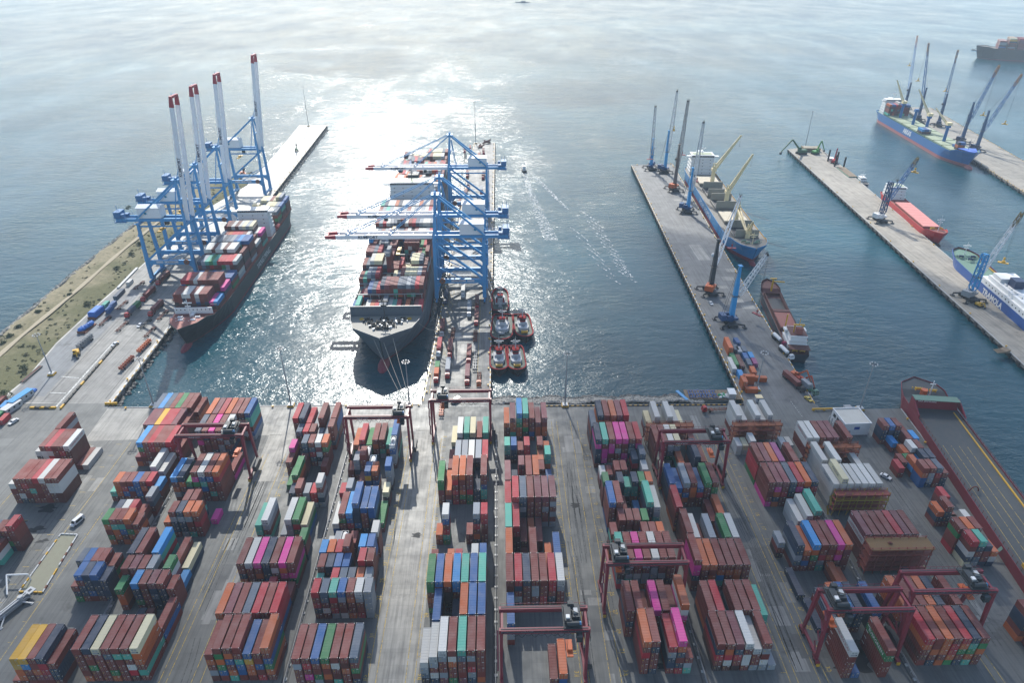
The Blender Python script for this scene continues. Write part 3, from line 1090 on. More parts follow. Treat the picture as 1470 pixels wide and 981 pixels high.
lane(I_, [(131.0, 40, 65.6, '5m:nrm 5m:orw 5p:nrm 5w:mwwm 4w:mml 5m:lmwl 1l'),
          (143.2, 40, 66.0, '5m:mm 5r - 5m:m 5m:o 5m:d 4t:tm'),
          (161.6, 40, 66.0, '6m:kkn 5o:mmd 5o:mod 5m:oat 5m:ommd 5m:oom 5m:mmm'),
          (176.8, 40, 67.2, '5m:m 4w:l 2m 4l:l - 4g:s 4w'),
          (189.9, 40, 66.4, '5r - - - - 2m 3o'),
          (203.0, 40, 66.8, '5b:nnn 4b:obo 5l:mbo 5m:oom 4b:rmm 5g:dmd 5m:ggm'),
          (218.9, 40, 66.6, '3c - - 3o:t - 5n:nn 4m'),
          (229.0, 40, 66.4, '5m 5m:mm 5w:ls 5c:l - - 3m')])
lane(J_, [(127.8, 40, 105.0, '5w:mmmm 1b - - 5m:gmmm'),
          (143.8, 40, 103.6, '1n 3s:m 4o:nn 4b:nn 4n:nn - 4b:nnn'),
          (157.0, 40, 102.4, '1n - - - - 2o 1o'),
          (169.8, 40, 105.3, '5n:nlsm 4o:mbm 5a:ogm 5m:mrlt 5m:momn 5k:rkm 5o:pmm'),
          (176.0, 20, 101.6, '3l:m'),
          (186.7, 40, 107.0, '- - 3w:w 4w:w 5t:mb 1a'),
          (202.6, 40, 106.5, '5m:mmmk 5p:kono 5p:mrmm 5s:snm 5r:kmp 5o:mdr 5n:rmd'),
          (215.6, 40, 106.5, '5m:rrr 5p 5o 5v - 5m:dd 3a'),
          (235.2, 20, 104.8, '2w:w 2c:w 3w - - - - 2w 2w')])
lane(K_, [(131.5, 40, 130.4, '5r:omdm 5m:momn 5o:oomo 5m:rrog 5r:ogmn 5n:tgot 5m:gomm'),
          (144.0, 40, 129.2, '5o:oo 5m:om 5m 5o 5n - 5m:mm'),
          (156.6, 40, 144.2, '1n 1r'),
          (174.4, 40, 131.6, '5p:wmmm 5m 5m 5m 5r 5p 5m:mm')])
lane(Q_, [(133.0, 20, 169.5, '5m:olgm 5m:oom 4m:om 4o'),
          (139.4, 20, 167.6, '5m:nnm 5m 5m'),
          (170.3, 20, 168.4, '5r:mwnc 5t:nmsl 4n:mmnd 3o:wn'),
          (176.6, 20, 167.6, '5m:gmmr 5o 5m'),
          (185.6, 20, 174.6, '2w:m 3w:w'),
          (190.4, 20, 169.0, '3o:nm 4m:nnm 2m'),
          (198.6, 20, 176.0, '3r'),
          (212.5, 20, 172.0, '- 4m:obbm 4m:llnn 4s:rmm 3m:nn'),
          (218.9, 20, 169.2, '2r:m - 3o:am'),
          (222.6, 20, 172.3, '2m:m 2g:m - 3n:a 3n'),
          (229.0, 20, 176.5, '2o:m 3w:m 3m'),
          (235.6, 20, 175.0, '2a:m - 3m:m 3a'),
          (241.4, 20, 172.5, '4m:nnm 4b:nnm 4m:nnm 3m')])
# far left cut by the frame
lane('block cut by left edge', [(185.0, 20, -192.6, '4m 4s:mm 4m 4m 5r:mmdd', 2.55), (178.4, 20, -193.5, '4d 3m 4m:w 3m:wt', 2.55), (171.8, 20, -193.5, '3m 3t 2m', 2.55)])
# reefers standing in the racks
RACKED = []
lane('left refrigerated rack', [(247.0, 40, 66.9, '3c 5w:www - 5w:www 4w:ww 3c')])
lane('middle refrigerated rack', [(247.2, 40, 107.0, '5w:www 4w:ww - 5w:ww 4w:ww 5w:ww')])
lane('brown refrigerated rack', [(230.4, 40, 132.8, '5w:wmmw 5w:wm 5m:dd 5p:dd 5p:dd 3m 5m:dd')])
lane('gap behind the yellow rack', [(215.8, 40, 133.0, '5w:wwww - 5w:ww - - - 3w')])
lane('yellow framed refrigerated rack', [(201.2, 40, 131.6, '5w:wwwl 6c:www 5w:ww 5w:ww 5w:ww 5w:ww 5w:ww')])
# containers at the root of the grey pier
for k, (px, py, L_, cols, rz) in enumerate([(1044, 503, 12.19, 'oo', -.06), (1057, 494, 6.06, 'b', .02), (1055, 504, 6.06, 's', -.06), (1060, 507, 6.06, 'l', -.06), (1067, 506, 6.06, 's', -.06), (1053, 521, 12.19, 'g', -.06), (1061, 523, 12.19, 'd', -.06), (1069, 516, 6.06, 'b', -.06),
                                            (1077, 515, 6.06, 'a', -.06), (1074, 525, 6.06, 's', -.06), (1082, 524, 6.06, 'v', -.06), (1062, 541, 6.06, 'a', -.06), (1080, 536, 6.06, 'o', -.06), (1073, 551, 6.06, 'oo', 1.5), (1091, 547, 6.06, 'o', 1.45), (1066, 556, 6.06, 'oo', -.06), (1078, 563, 6.06, 'o', 1.5), (1050, 527, 12.19, 'w', -.06)]):
    x, y = G(px, py)
    for q, c in enumerate(cols):
        put(x, y, q * 2.6, L_, c, '%s cluster at grey pier root, %s' % (ORD[k % 9 + 1] + (' in the near' if k > 8 else ' in the far'), 'upper' if q else 'on deck'), rz)
# left pier: pale box, grey boxes, green and blue pair near the grass bank
for px, py, L_, c, wh in [(187, 408, 6.06, 'w', 'white roofed box beside the pale kerb under the cranes'), (172, 425, 12.19, 's', 'long box behind the white roofed box'), (153, 440, 6.06, 't', 'pale green lidded box on the left pier'), (163, 440, 6.06, 'b', 'beside the pale green box on the left pier'), (158, 447, 6.06, 'b', 'nearest box beside the red trailers on the left pier'),
                          (9, 586, 6.06, 'a', 'by the blue roofed hut, left edge'), (3, 579, 6.06, 'm', 'behind the hut at left picture edge'), (8, 605, 6.06, 'r', 'by the parked white car, far left'), (4, 597, 6.06, 'g', 'left of the parked white car')]:
    x, y = G(px, py)
    put(x, y, 0, L_, c, wh, .04)


# --- ships' deck cargo is added by the ships (see below); finished in the last section
def finish_containers():
    """the 300 that show largest become individual things, the rest one object"""
    S = 0.5
    Wd, Hd = int(PW * S), int(PH * S)
    zb = np.zeros((Hd, Wd), np.float32)
    ib = np.full((Hd, Wd), -1, np.int32)
    camp = np.array([0, 0, CAM_H])
    R = np.array([list(_rt), list(_up), list(_fw)])
    for i, c in enumerate(CONTS):
        ca, sa = math.cos(c['rz']), math.sin(c['rz'])
        hx, hy = CW / 2, c['L'] / 2
        P = []
        for z in (0, CH):
            for x, y in ((-hx, -hy), (hx, -hy), (hx, hy), (-hx, hy)):
                P.append((c['x'] + x * ca - y * sa, c['y'] + x * sa + y * ca, c['z'] + z))
        P = np.array(P)
        V = (P - camp) @ R.T
        if (V[:, 2] < 5).any():
            c['area'] = 0
            continue
        U = np.stack([PW / 2 + FPX * V[:, 0] / V[:, 2], PH / 2 - FPX * V[:, 1] / V[:, 2]], 1) * S
        iz = 1 / V[:, 2]
        for f in MB.BF[1:]:
            q = U[list(f)]
            ar = 0.5 * sum(q[k][0] * q[(k + 1) % 4][1] - q[(k + 1) % 4][0] * q[k][1] for k in range(4))
            if ar >= 0:
                continue
            x0, x1 = int(max(0, q[:, 0].min())), int(min(Wd, q[:, 0].max() + 2))
            y0, y1 = int(max(0, q[:, 1].min())), int(min(Hd, q[:, 1].max() + 2))
            if x1 <= x0 or y1 <= y0:
                continue
            yy, xx = np.mgrid[y0:y1, x0:x1]
            xx = xx + .5
            yy = yy + .5
            inside = np.ones(xx.shape, bool)
            for k in range(4):
                a, b_ = q[k], q[(k + 1) % 4]
                inside &= ((b_[0] - a[0]) * (yy - a[1]) - (b_[1] - a[1]) * (xx - a[0])) <= 0
            A = np.c_[q[:3], np.ones(3)]
            try:
                co = np.linalg.solve(A, iz[list(f)][:3])
            except np.linalg.LinAlgError:
                continue
            d = co[0] * xx + co[1] * yy + co[2]
            zz = zb[y0:y1, x0:x1]
            ok = inside & (d > zz)
            zz[ok] = d[ok]
            ib[y0:y1, x0:x1][ok] = i
    cnt = np.bincount(ib[ib >= 0].ravel(), minlength=len(CONTS))
    for i, c in enumerate(CONTS):
        c['area'] = int(cnt[i])
    order = sorted(range(len(CONTS)), key=lambda i: -CONTS[i]['area'])
    chosen = [i for i in order if CONTS[i]['kind'] == 'box' and CONTS[i]['area'] > 0][:298]
    cs = set(chosen)
    protos = {}
    print('containers', len(CONTS), 'smallest individual', CONTS[chosen[-1]]['area'])
    LET = dict(LETTERS)
    for i in chosen:
        c = CONTS[i]
        key = (c['L'], c['face'], c['col'] in 'wc' and c['face'] > 0)
        nm = CNAME[c['col']]
        o = link('shipping_container', CM['body', c['L']])
        kids = []
        if c['face'] > 0:
            if key[2]:
                kids.append(link('cooling_unit', CM['unit'], o, (0, -c['L'] / 2 + .055, 0)))
            else:
                kids += [link('door', CM['door', s], o, (0, -c['L'] / 2 + .055, 0)) for s in (-1, 1)]
        o.location = (c['x'], c['y'], c['z'])
        o.rotation_euler = (0, 0, c['rz'])
        for q in [o] + kids:
            q.color = c['rgba']
        tag(o, ('%s container %s' % (nm, c['where'])), 'shipping container', 'shipping containers stacked in the port')
        # lettering on the long side that faces the lens, where the photograph shows it
        wantL = c.get('text')
        if wantL:
            s, mat, size = wantL
            sx = -1 if c['x'] > 0 else 1
            text(s, size, o, mat, face_matrix((sx * (CW / 2 + .012), 0, CH * .5), (0, sx, 0), (0, 0, 1)))
    m = MB()
    cols = []
    for i, c in enumerate(CONTS):
        if i in cs or c['kind'] != 'box':
            continue
        ca, sa = math.cos(c['rz']), math.sin(c['rz'])
        hx, hy = CW / 2, c['L'] / 2
        vs = []
        for z in (0, CH):
            for x, y in ((-hx, -hy), (hx, -hy), (hx, hy), (-hx, hy)):
                vs.append((c['x'] + x * ca - y * sa, c['y'] + x * sa + y * ca, c['z'] + z))
        m.add(vs, MB.BF)
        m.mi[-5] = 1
        cols += [c['rgba']] * 6
        # door ends: locking bars and placards stand a little proud
        if c['face'] > 0 and c['area'] > 0:
            for fx in (-.78, -.32, .32, .78):
                q = []
                for dx, dz in ((-.035, .15), (.035, .15), (.035, CH - .12), (-.035, CH - .12)):
                    lx, ly = fx + dx, -hy - .03
                    q.append((c['x'] + lx * ca - ly * sa, c['y'] + lx * sa + ly * ca, c['z'] + dz))
                m.add(q, [(0, 1, 2, 3)], 2)
                cols.append((.2, .2, .2, 1))
            for fx, z0, w_, h_, mi_ in ((.55, 2.0, .6, .3, 3), (-.6, 1.3, .3, .35, 4)):
                q = []
                for dx, dz in ((0, 0), (w_, 0), (w_, h_), (0, h_)):
                    lx, ly = fx - .2 + dx, -hy - .034
                    q.append((c['x'] + lx * ca - ly * sa, c['y'] + lx * sa + ly * ca, c['z'] + z0 + dz))
                m.add(q, [(0, 1, 2, 3)], mi_)
                cols.append((.2, .2, .2, 1))
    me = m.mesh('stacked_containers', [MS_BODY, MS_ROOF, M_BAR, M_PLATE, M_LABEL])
    at = me.attributes.new('paint', 'FLOAT_COLOR', 'FACE')
    at.data.foreach_set('color', np.array(cols, np.float32).ravel())
    o = link('stacked_containers', me)
    tag(o, 'the remaining many coloured containers stacked in yard and on ships', None, 'shipping containers stacked in the port', 'stuff')


LETTERS = {}
# ------------------------------------------------------------------ ships
def ship_frame(p_stern, p_bow):
    """origin amidships on the water line, +y towards the bow"""
    a, b_ = Vector(p_stern), Vector(p_bow)
    d = b_ - a
    return ((a.x + b_.x) / 2, (a.y + b_.y) / 2, WATER_Z), math.atan2(d.y, d.x) - math.pi / 2, d.length


def hull_mesh(L, B, deck, mats, bow_len=.22, stern_len=.10, sheer=1.5, flare=.45, boot=1.6, transom=.75, fo=0.0, fo_len=.1, bulwark=1.0, rake=.03, full=2.6):
    """lofted hull; mats = [topside, boot topping, deck, bulwark inside]; fo = raised forecastle height"""
    m = MB()
    n = 36
    secs = []
    for i in range(n + 1):
        t = i / n
        t = t if i < n else 1.0
        y = (t - .5) * L
        if t > 1 - bow_len:
            u = (t - (1 - bow_len)) / bow_len
            wd = math.sqrt(max(0, 1 - u ** full)) if u < 1 else 0
            ww = max(0, 1 - u ** 1.5)
        elif t < stern_len:
            u = 1 - t / stern_len
            wd = 1 - (1 - transom) * u ** 2
            ww = 1 - .55 * u ** 1.6
        else:
            wd = ww = 1
        zd = deck + sheer * max(0, (t - .6) / .4) ** 2
        if fo and t > 1 - fo_len:
            zd += fo
        secs.append((y, max(wd, .012) * B / 2, max(ww * (1 - 0) , .008) * B / 2, zd, t))
    rings = []
    for y, hd, hw, zd, t in secs:
        yr = y + rake * L * max(0, (t - .85) / .15) ** 2
        zb = boot
        hb = hw + (hd - hw) * .18
        hm = hw + (hd - hw) * flare
        r = [(hd, yr, zd + bulwark), (hd, yr, zd), (hm, y + (yr - y) * .6, zb + (zd - zb) * .5), (hb, y + (yr - y) * .15, zb), (hw, y, 0), (hw * .9, y - .0, -3.5)]
        rings.append(r + [(-p[0], p[1], p[2]) for p in r[::-1]])
    m.loft([r[::-1] for r in rings], [0, 1, 1, 0, 0, 0, 0, 0, 1, 1, 0][:11] if False else [0, 0, 0, 1, 1, 1, 1, 1, 0, 0, 0])
    # transom
    r = rings[0]
    k = len(r)
    m.add(r, [tuple(range(k))], 0)
    # deck and inner bulwark
    dk = []
    for (y, hd, hw, zd, t), r in zip(secs, rings):
        yr = r[0][1]
        h = max(hd - .25, .01)
        dk.append([(h, yr, zd + bulwark), (h, yr, zd), (-h, yr, zd), (-h, yr, zd + bulwark)])
    m.loft(dk, [3, 2, 3])
    cap = [[(r[0][0], r[0][1], r[0][2]), (d[0][0], d[0][1], d[0][2])] for r, d in zip(rings, dk)]
    m.loft([c[::-1] for c in cap], m=0)
    cap = [[(-c[0][0], c[0][1], c[0][2]), (-c[1][0], c[1][1], c[1][2])] for c in cap]
    m.loft(cap, m=0)
    return m, secs


def bulb(m, L, r, z, ext, mi=1):
    m.ball((0, L / 2 + ext * .35, z), r, 10, 8, mi, (1, ext / r, .95))


def house(parent, x0, x1, y0, y1, z0, decks, dh, mat, step=.6, wing=0, front=-1, name='deckhouse', winrows=True):
    """tiered deckhouse with rows of windows as sub-parts"""
    m = MB()
    for k in range(decks):
        s = step * k
        a0, a1 = (y0 + s * .3, y1 - s) if front > 0 else (y0 + s, y1 - s * .3)
        m.box(x0 + s * .4, x1 - s * .4, a0, a1, z0 + k * dh, z0 + (k + 1) * dh - .12)
        m.box(x0 + s * .4 - .3, x1 - s * .4 + .3, a0 - .3, a1 + .3, z0 + (k + 1) * dh - .12, z0 + (k + 1) * dh)
    zt = z0 + decks * dh
    if wing:
        yy = (y0 + step * (decks - 1)) if front < 0 else (y1 - step * (decks - 1))
        m.box(-wing, wing, min(yy, yy - front * 4), max(yy, yy - front * 4) , zt - dh + .9, zt - dh + 2.1)
    o = m.build(name, mat, parent)
    if winrows:
        for k in range(decks):
            w_ = MB()
            s = step * k
            yy = (y0 + s) if front < 0 else (y1 - s)
            yo = yy + front * .06
            top = k == decks - 1
            n = max(4, int((x1 - x0) / 1.7)) if top else max(2, int((x1 - x0) / 6.5))
            for i in range(n):
                xc = x0 + s * .4 + (x1 - x0 - .8 * s) * (i + .5) / n
                hw = .72 if top else .42
                z_ = z0 + k * dh
                w_.box(xc - hw, xc + hw, min(yy, yo), max(yy, yo), z_ + dh * (.40 if top else .48), z_ + dh * (.76 if top else .66))
            w_.build_each('window', M_GLASS, o)
    return o, zt


def ship_things(root, b, n, x, y, z, rng, mats):
    pass


def deck_cargo(loc, rz, y, x0, n, heights, z, L, colors, where, pitch=2.52, loose=0.0):
    ca, sa = math.cos(rz), math.sin(rz)
    for i in range(n):
        h = heights[i % len(heights)] if isinstance(heights, (list, str)) else heights
        h = int(h)
        c0 = colors[i % len(colors)]
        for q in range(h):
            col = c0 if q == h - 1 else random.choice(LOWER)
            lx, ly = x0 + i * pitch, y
            put(loc[0] + lx * ca - ly * sa, loc[1] + lx * sa + ly * ca, loc[2] + z + q * (CH + .01), L, col, 'on %s' % where, rz, 'box')


M_HULLBLK = paint('hull_black', (.018, .019, .022), .45, dirt=.3)
M_HULLGREY = paint('hull_grey', hexc('4c5762'), .5, dirt=.3)
M_BOOT = paint('boot_topping_red', hexc('7c2230'), .6, dirt=.35)
M_HULLBLUE = paint('hull_blue', hexc('0b5f9c'), .4, dirt=.15)
M_HULLTEAL = paint('hull_petrol_blue', hexc('2479ae'), .45, dirt=.25)
M_DECKRED = paint('deck_oxide_red', hexc('8f4f45'), .7, dirt=.4)
M_DECKPINK = paint('hatch_pink', hexc('cc837c'), .65, dirt=.3)
M_DECKGRN = paint('deck_green', hexc('5f7f70'), .7, dirt=.4)
M_DECKGRY = paint('deck_grey', hexc('77736c'), .7, dirt=.4)
M_HATCH = paint('hatch_grey', hexc('8f8c80'), .6, dirt=.3)
M_PALEGRN = paint('hatch_pale_green', hexc('97a184'), .6, dirt=.25)
M_BARGE = paint('hull_raspberry_red', hexc('771529'), .45, dirt=.25)
M_STEELDK = paint('vehicle_deck_steel', hexc('3c4042'), .65, dirt=.6)
M_TAN = paint('hatch_tan', hexc('b8ae9a'), .65, dirt=.3)
M_BOW = paint('pale_deck', hexc('8b8880'), .7, dirt=.3)


def mast(root, y, z, h, mat, name='mast', x=0):
    m = MB()
    m.tube((x, y, z), (x, y, z + h), .35, 8, 0, .2)
    m.box(x - 1.6, x + 1.6, y - .15, y + .15, z + h * .62, z + h * .68)
    m.box(x - 2.6, x + 2.6, y - .3, y + .3, z + h * .8, z + h * .85)
    m.tube((x, y, z + h), (x, y, z + h + 2), .08, 6)
    m.ball((x + .9, y, z + h * .88), .5, 8, 5)
    return m.build(name, mat, root)


def winches(root, spots, z, mats=None):
    m = MB()
    for x, y in spots:
        m.tube((x - 1, y, z + .8), (x + 1, y, z + .8), .7, 8)
        m.box(x - 1.3, x - 1, y - .8, y + .8, z, z + 1.4)
        m.box(x + 1, x + 1.4, y - .8, y + .8, z, z + 1.2)
        m.tube((x + 2.2, y + 1, z), (x + 2.2, y + 1, z + .9), .3, 6)
        m.tube((x - 2.2, y + 1, z), (x - 2.2, y + 1, z + .9), .3, 6)
    return m.build_each('winch', mats or [M_BLACK], root, 5)


def hull_letters(root, s, size, side, y, z, L, B, mat, tilt=0.0, out=.12):
    """lettering on the flat of the side; side = +1 starboard (local +x)"""
    x = side * (B / 2 + out)
    return text(s, size, root, mat, face_matrix((x, y, z), (0, side, 0), (0, 0, 1)))


# --- black hulled container ship beside the left pier
def ship_yang():
    loc, rz, L = ship_frame((-186.5, 556), (-180.8, 343))
    B = 28.0
    r = thing('container_ship', 'black hulled container ship with pale boxes under the raised boom cranes', 'container ship', loc, rz)
    m, secs = hull_mesh(L, B, 9.0, [0] * 4, .2, .1, 2.4, .5, 1.2, .8, 2.2, .075, 1.1, .035)
    bulb(m, L, 2.6, -.4, 7)
    m.build('hull', [M_HULLBLK, M_BOOT, M_DECKRED, M_WHITE], r)
    # local x: +x is west side (pier) because the bow points to the camera
    b = MB()
    yb = L / 2 - 17.5
    b.box(-11, 11, yb - .5, yb, 11.5, 15.5)
    b.box(-1, 1, yb, yb + 4, 11.5, 12.6)
    bw = b.build('breakwater', M_WHITE, r)
    hb = MB()
    for k in range(9):
        hb.tube((-9.6 + k * 2.4, yb + .02, 14.2), (-9.6 + k * 2.4, yb + .06, 14.2), .4, 8)
    hb.build_each('opening', M_DARK, bw)
    mast(r, L / 2 - 12, 11.5, 12, M_WHITE)
    winches(r, [(-5, L / 2 - 10), (5, L / 2 - 10), (-3.5, L / 2 - 6.5), (3.5, L / 2 - 6.5)], 12.4, M_WHITE)
    m = MB()
    n = 8
    for k in range(n):
        y = yb - 12 - k * 14.2
        m.box(-12.6, 12.6, y - 7.0, y + 7.0, 9, 11)
    for y in (-67, -81.2, -95.4):
        m.box(-12.6, 12.6, y - 7.0, y + 7.0, 9, 11)
    m.build_each('hatch_cover', M_DECKRED, r)
    o, zt = house(r, -12, 12, -52, -41, 9, 7, 2.9, M_WHITE, .4, 15.5, 1)
    m = MB()
    m.box(-2.5, 2.5, -58, -53, 9, 30)
    m.build('funnel', M_CREAM, r)
    mast(r, -45, zt, 8, M_WHITE)
    # stern first: tall stacks at aft, then forward bays (heights per column from west to east seen from the bow)
    W_ = 'black hulled ship'
    rows = [(yb - 12, '4444444422', 'mmwwmwmmka', 10), (yb - 26.2, '5555555553', 'rrmwmmmmmk', 10), (yb - 40.4, '3333333333', 'baosbslsbb', 10), (yb - 54.6, '5555555555', 'nltgtrrrrw', 10), (yb - 68.8, '6666666635', 'wwdwwdwwcm', 10),
            (yb - 83.0, '6666666666', 'lslnslbabb', 10), (yb - 97.2, '5555555543', 'wmorrrmwmw', 10), (yb - 111.4, '6666666644', 'mdwdwclcwk', 10), (-67, '2233333444', 'mwcwwwcwls', 10), (-81.2, '3333344444', 'mwcwcccclb', 10), (-95.4, '3344444554', 'wwccwmcclb', 10)]
    for y, hs, cs, nn in rows:
        deck_cargo(loc, rz, y, 11.35, nn, list(hs), 11.05, 12.19, cs, W_ + ' at left pier', -2.52)
    b = MB()
    for y in (yb - 4.7, yb - 19.1, yb - 33.3, yb - 47.5, yb - 61.7, yb - 75.9, yb - 90.1, yb - 104.3):
        for x in range(-12, 13, 6):
            b.box(x - .2, x + .2, y - .2, y + .2, 11, 15)
        b.box(-12.4, 12.4, y - .25, y + .25, 15, 15.4)
    b.build('lashing_bridge', M_DARK, r)
    hull_letters(r, 'YANG MING', 6.0, -1, -8, 5.4, L, B, M_LETTERW)
    b = MB()
    b.tube((-13.2, -58.5, 12), (-13.2, -52.5, 12), 1.3, 8, 0, 1.1)
    b.build('lifeboat', M_RED, r)
    return loc, rz, L


SH1 = ship_yang()


# --- grey hulled big container ship beside the middle pier
def ship_big():
    loc, rz, L = ship_frame((-66.5, 652), (-64.3, 322))
    B = 42.5
    r = thing('container_ship', 'large grey container ship loaded with stacks beside the middle pier', 'container ship', loc, rz)
    m, secs = hull_mesh(L, B, 17.0, 0, .15, .08, 1.5, .55, 2.2, .85, 0, .1, 1.3, .022, 4.2)
    bulb(m, L, 3.4, -.6, 9)
    # stem bar
    m.build('hull', [M_HULLGREY, M_BOOT, M_BOW, M_LGREY], r)
    yb = L / 2 - 21
    b = MB()
    b.box(-20.2, 20.2, yb - .8, yb, 17.6, 24.2)
    bw = b.build('breakwater', M_HULLGREY, r)
    b = MB()
    for k in range(15):
        b.tube((-18.2 + k * 2.6, yb + .03, 22.6), (-18.2 + k * 2.6, yb + .08, 22.6), .35, 8)
    b.build_each('opening', M_DARK, bw)
    mast(r, yb + 6, 18, 15, M_DARK)
    winches(r, [(-8, yb + 9), (-3, yb + 9), (3, yb + 9), (8, yb + 9), (-5, yb + 13), (5, yb + 13), (-10, yb + 5), (10, yb + 5), (0, yb + 12), (-2, yb + 16), (2, yb + 16)], 18.2)
    b = MB()
    for k in range(46):
        a = rnd() * 6.28
        q = rnd() ** .5
        x, y = 14 * q * math.cos(a), yb + 10 + 8 * q * math.sin(a)
        if abs(x) < 19 - (y - yb) * .8:
            b.cbox((x, y, 18.7), (.5 + rnd(), .4 + rnd(), .8 + .8 * rnd()), rnd() * 3, 0 if rnd() < .7 else 1)
    b.build('deck_fitting', [M_BLACK, M_WHITE], r)['kind'] = 'stuff'
    b = MB()
    for sx in (-1, 1):
        b.tube((sx * 13.4, yb + 4, 18), (sx * 13.4, yb + 4, 18.5), 1.3, 10)
    b.build('hawse_ring', M_YEL, r)
    m = MB()
    bays = [q for q in [yb - 8 - k * 14.8 for k in range(20)] if not -34 < q - 0 < -5]
    bays = [q for q in bays if q > -L / 2 + 9]
    for y in bays:
        m.box(-19.5, 19.5, y - 7.0, y + 7.0, 17, 19)
    m.build_each('hatch_cover', M_DECKGRY, r)
    # superstructure: at two thirds of the length
    ys = -20.0
    o, zt = house(r, -17, 17, ys - 8, ys + 6, 17, 10, 2.95, M_WHITE, .25, 21.2, 1)
    b = MB()
    b.box(-13, 13, ys - 6, ys + 3, zt, zt + .25)
    b.build('roof_deck', M_PALEGRN, r)
    mast(r, ys - 1, zt + .2, 9, M_DARK)
    b = MB()
    b.box(-4, 4, ys - 13.5, ys - 9, 17, zt + 2)
    b.build('funnel', M_DARK, r)
    W_ = 'large grey ship'
    # heights from the west (left in the picture) to the east
    rows = ['1 2 0 1 1 1 1 2 1 1 1 0 1 0 1 1',
            '0 1 2 3 3 3 4 4 4 4 4 4 4 4 4 4',
            '3 3 4 4 4 2 2 0 3 3 4 4 4 4 4 4',
            '4 4 5 5 5 4 7 3 3 4 2 2 5 5 5 4',
            '5 5 5 5 4 4 4 0 0 0 0 3 3 4 4 5',
            '6 5 4 5 5 4 4 0 0 5 5 5 5 4 4 6',
            '5 5 5 5 5 5 5 5 5 5 4 5 5 5 5 5',
            '4 4 4 3 3 4 4 4 4 2 2 4 4 4 4 4',
            '5 5 5 5 3 3 5 5 5 5 5 5 5 5 5 5',
            '3 3 3 3 3 3 3 2 2 4 4 4 4 4 4 4',
            '4 4 4 1 1 1 4 4 3 3 3 4 4 4 4 4',
            '2 2 2 2 4 4 4 4 4 2 2 2 4 4 4 4',
            '6 6 6 6 6 6 6 6 6 6 6 6 6 6 6 6',
            '7 7 7 7 7 7 7 7 7 7 7 7 7 7 7 7']
    cols = ['btmworlswtrmolmr', 'srpbsrnpmmsslsrm', 'mtlsrmcccsmcccwm', 'mswccslmmrccccsm', 'mpsrssmmmsslrmgm', 'amsslmmmmmmmmgrm', 'wsmlrlwlmwlmwwlr', 'mlrwlslmwmrslwwl', 'mltlwlllmwlwlwrl', 'tnwwonwwwlwolwmw', 'slwwwwoownnwwolw', 'lwlwwonwwlnnwwol', 'owwooswlowwlloww', 'omrwlsnomwwlorwm']
    for k, y in enumerate(bays):
        hs = ('7 7 7 7 7 7 7 7 7 7 7 7 7 7 7 7' if y < 24 else '6 6 6 6 6 6 7 7 6 6 6 6 6 6 6 6' if y < 40 else rows[k % 14]).split() if y > 0 else ('6 6 6 6 7 7 7 7 6 6 5 5 6 6 6 6', '5 5 6 6 6 6 6 7 7 7 7 7 7 7 7 6', '6 6 6 5 5 5 5 5 6 7 7 7 7 7 7 7')[k % 3].split()
        deck_cargo(loc, rz, y, 18.9, 16, hs, 19.05, 12.19, cols[k % 14], W_ + ' at middle pier', -2.52)
    b = MB()
    for y in [q - 7.4 for q in bays[:12]]:
        for x in range(-19, 20, 5):
            b.box(x - .2, x + .2, y - .2, y + .2, 19, 24)
        b.box(-19.6, 19.6, y - .3, y + .3, 24, 24.4)
    b.build('lashing_bridge', M_GREY, r)
    # mooring lines from the bow to the quay
    for k, (x, q) in enumerate(((-6, (585, 547)), (2, (590, 549)), (-3, (588, 551)))):
        pass
    return loc, rz, L


SH2 = ship_big()


def rope(a, b_, sag, label, cat='mooring line', mat=None, r=.09, name='mooring_line', group='mooring lines of the moored ships'):
    a, b_ = Vector(a), Vector(b_)
    m = MB()
    prev = a
    for i in range(1, 13):
        t = i / 12
        p = a.lerp(b_, t)
        p.z -= sag * 4 * t * (1 - t)
        m.tube(prev, p, r, 5, cap=False)
        prev = p
    o = m.build(name, mat or paint('rope', (.5, .46, .38), .9))
    return tag(o, label, cat, group)


bowp = lambda dx, z: (-64.3 + dx, 321, z)
q1 = G(585, 553)
for dx, off, lb in ((-5, 0, 'leftmost mooring line from the big grey bow to the quay'), (0, 1.2, 'mooring line from the middle of the big grey bow'), (6, 2.6, 'mooring line nearest the lamp mast from the big grey bow')):
    rope(bowp(dx, 14.5), (-47.5 + off, 277.2, .6), 1.2, lb)
rope((-47, 338, 14.5), (-38, 352, .6), 2.0, 'short mooring line from the grey hull across to the middle pier')
rope((-190, 344, 8), (-194.4, 299, .7), 1.5, 'mooring line from the black bow to the left pier')


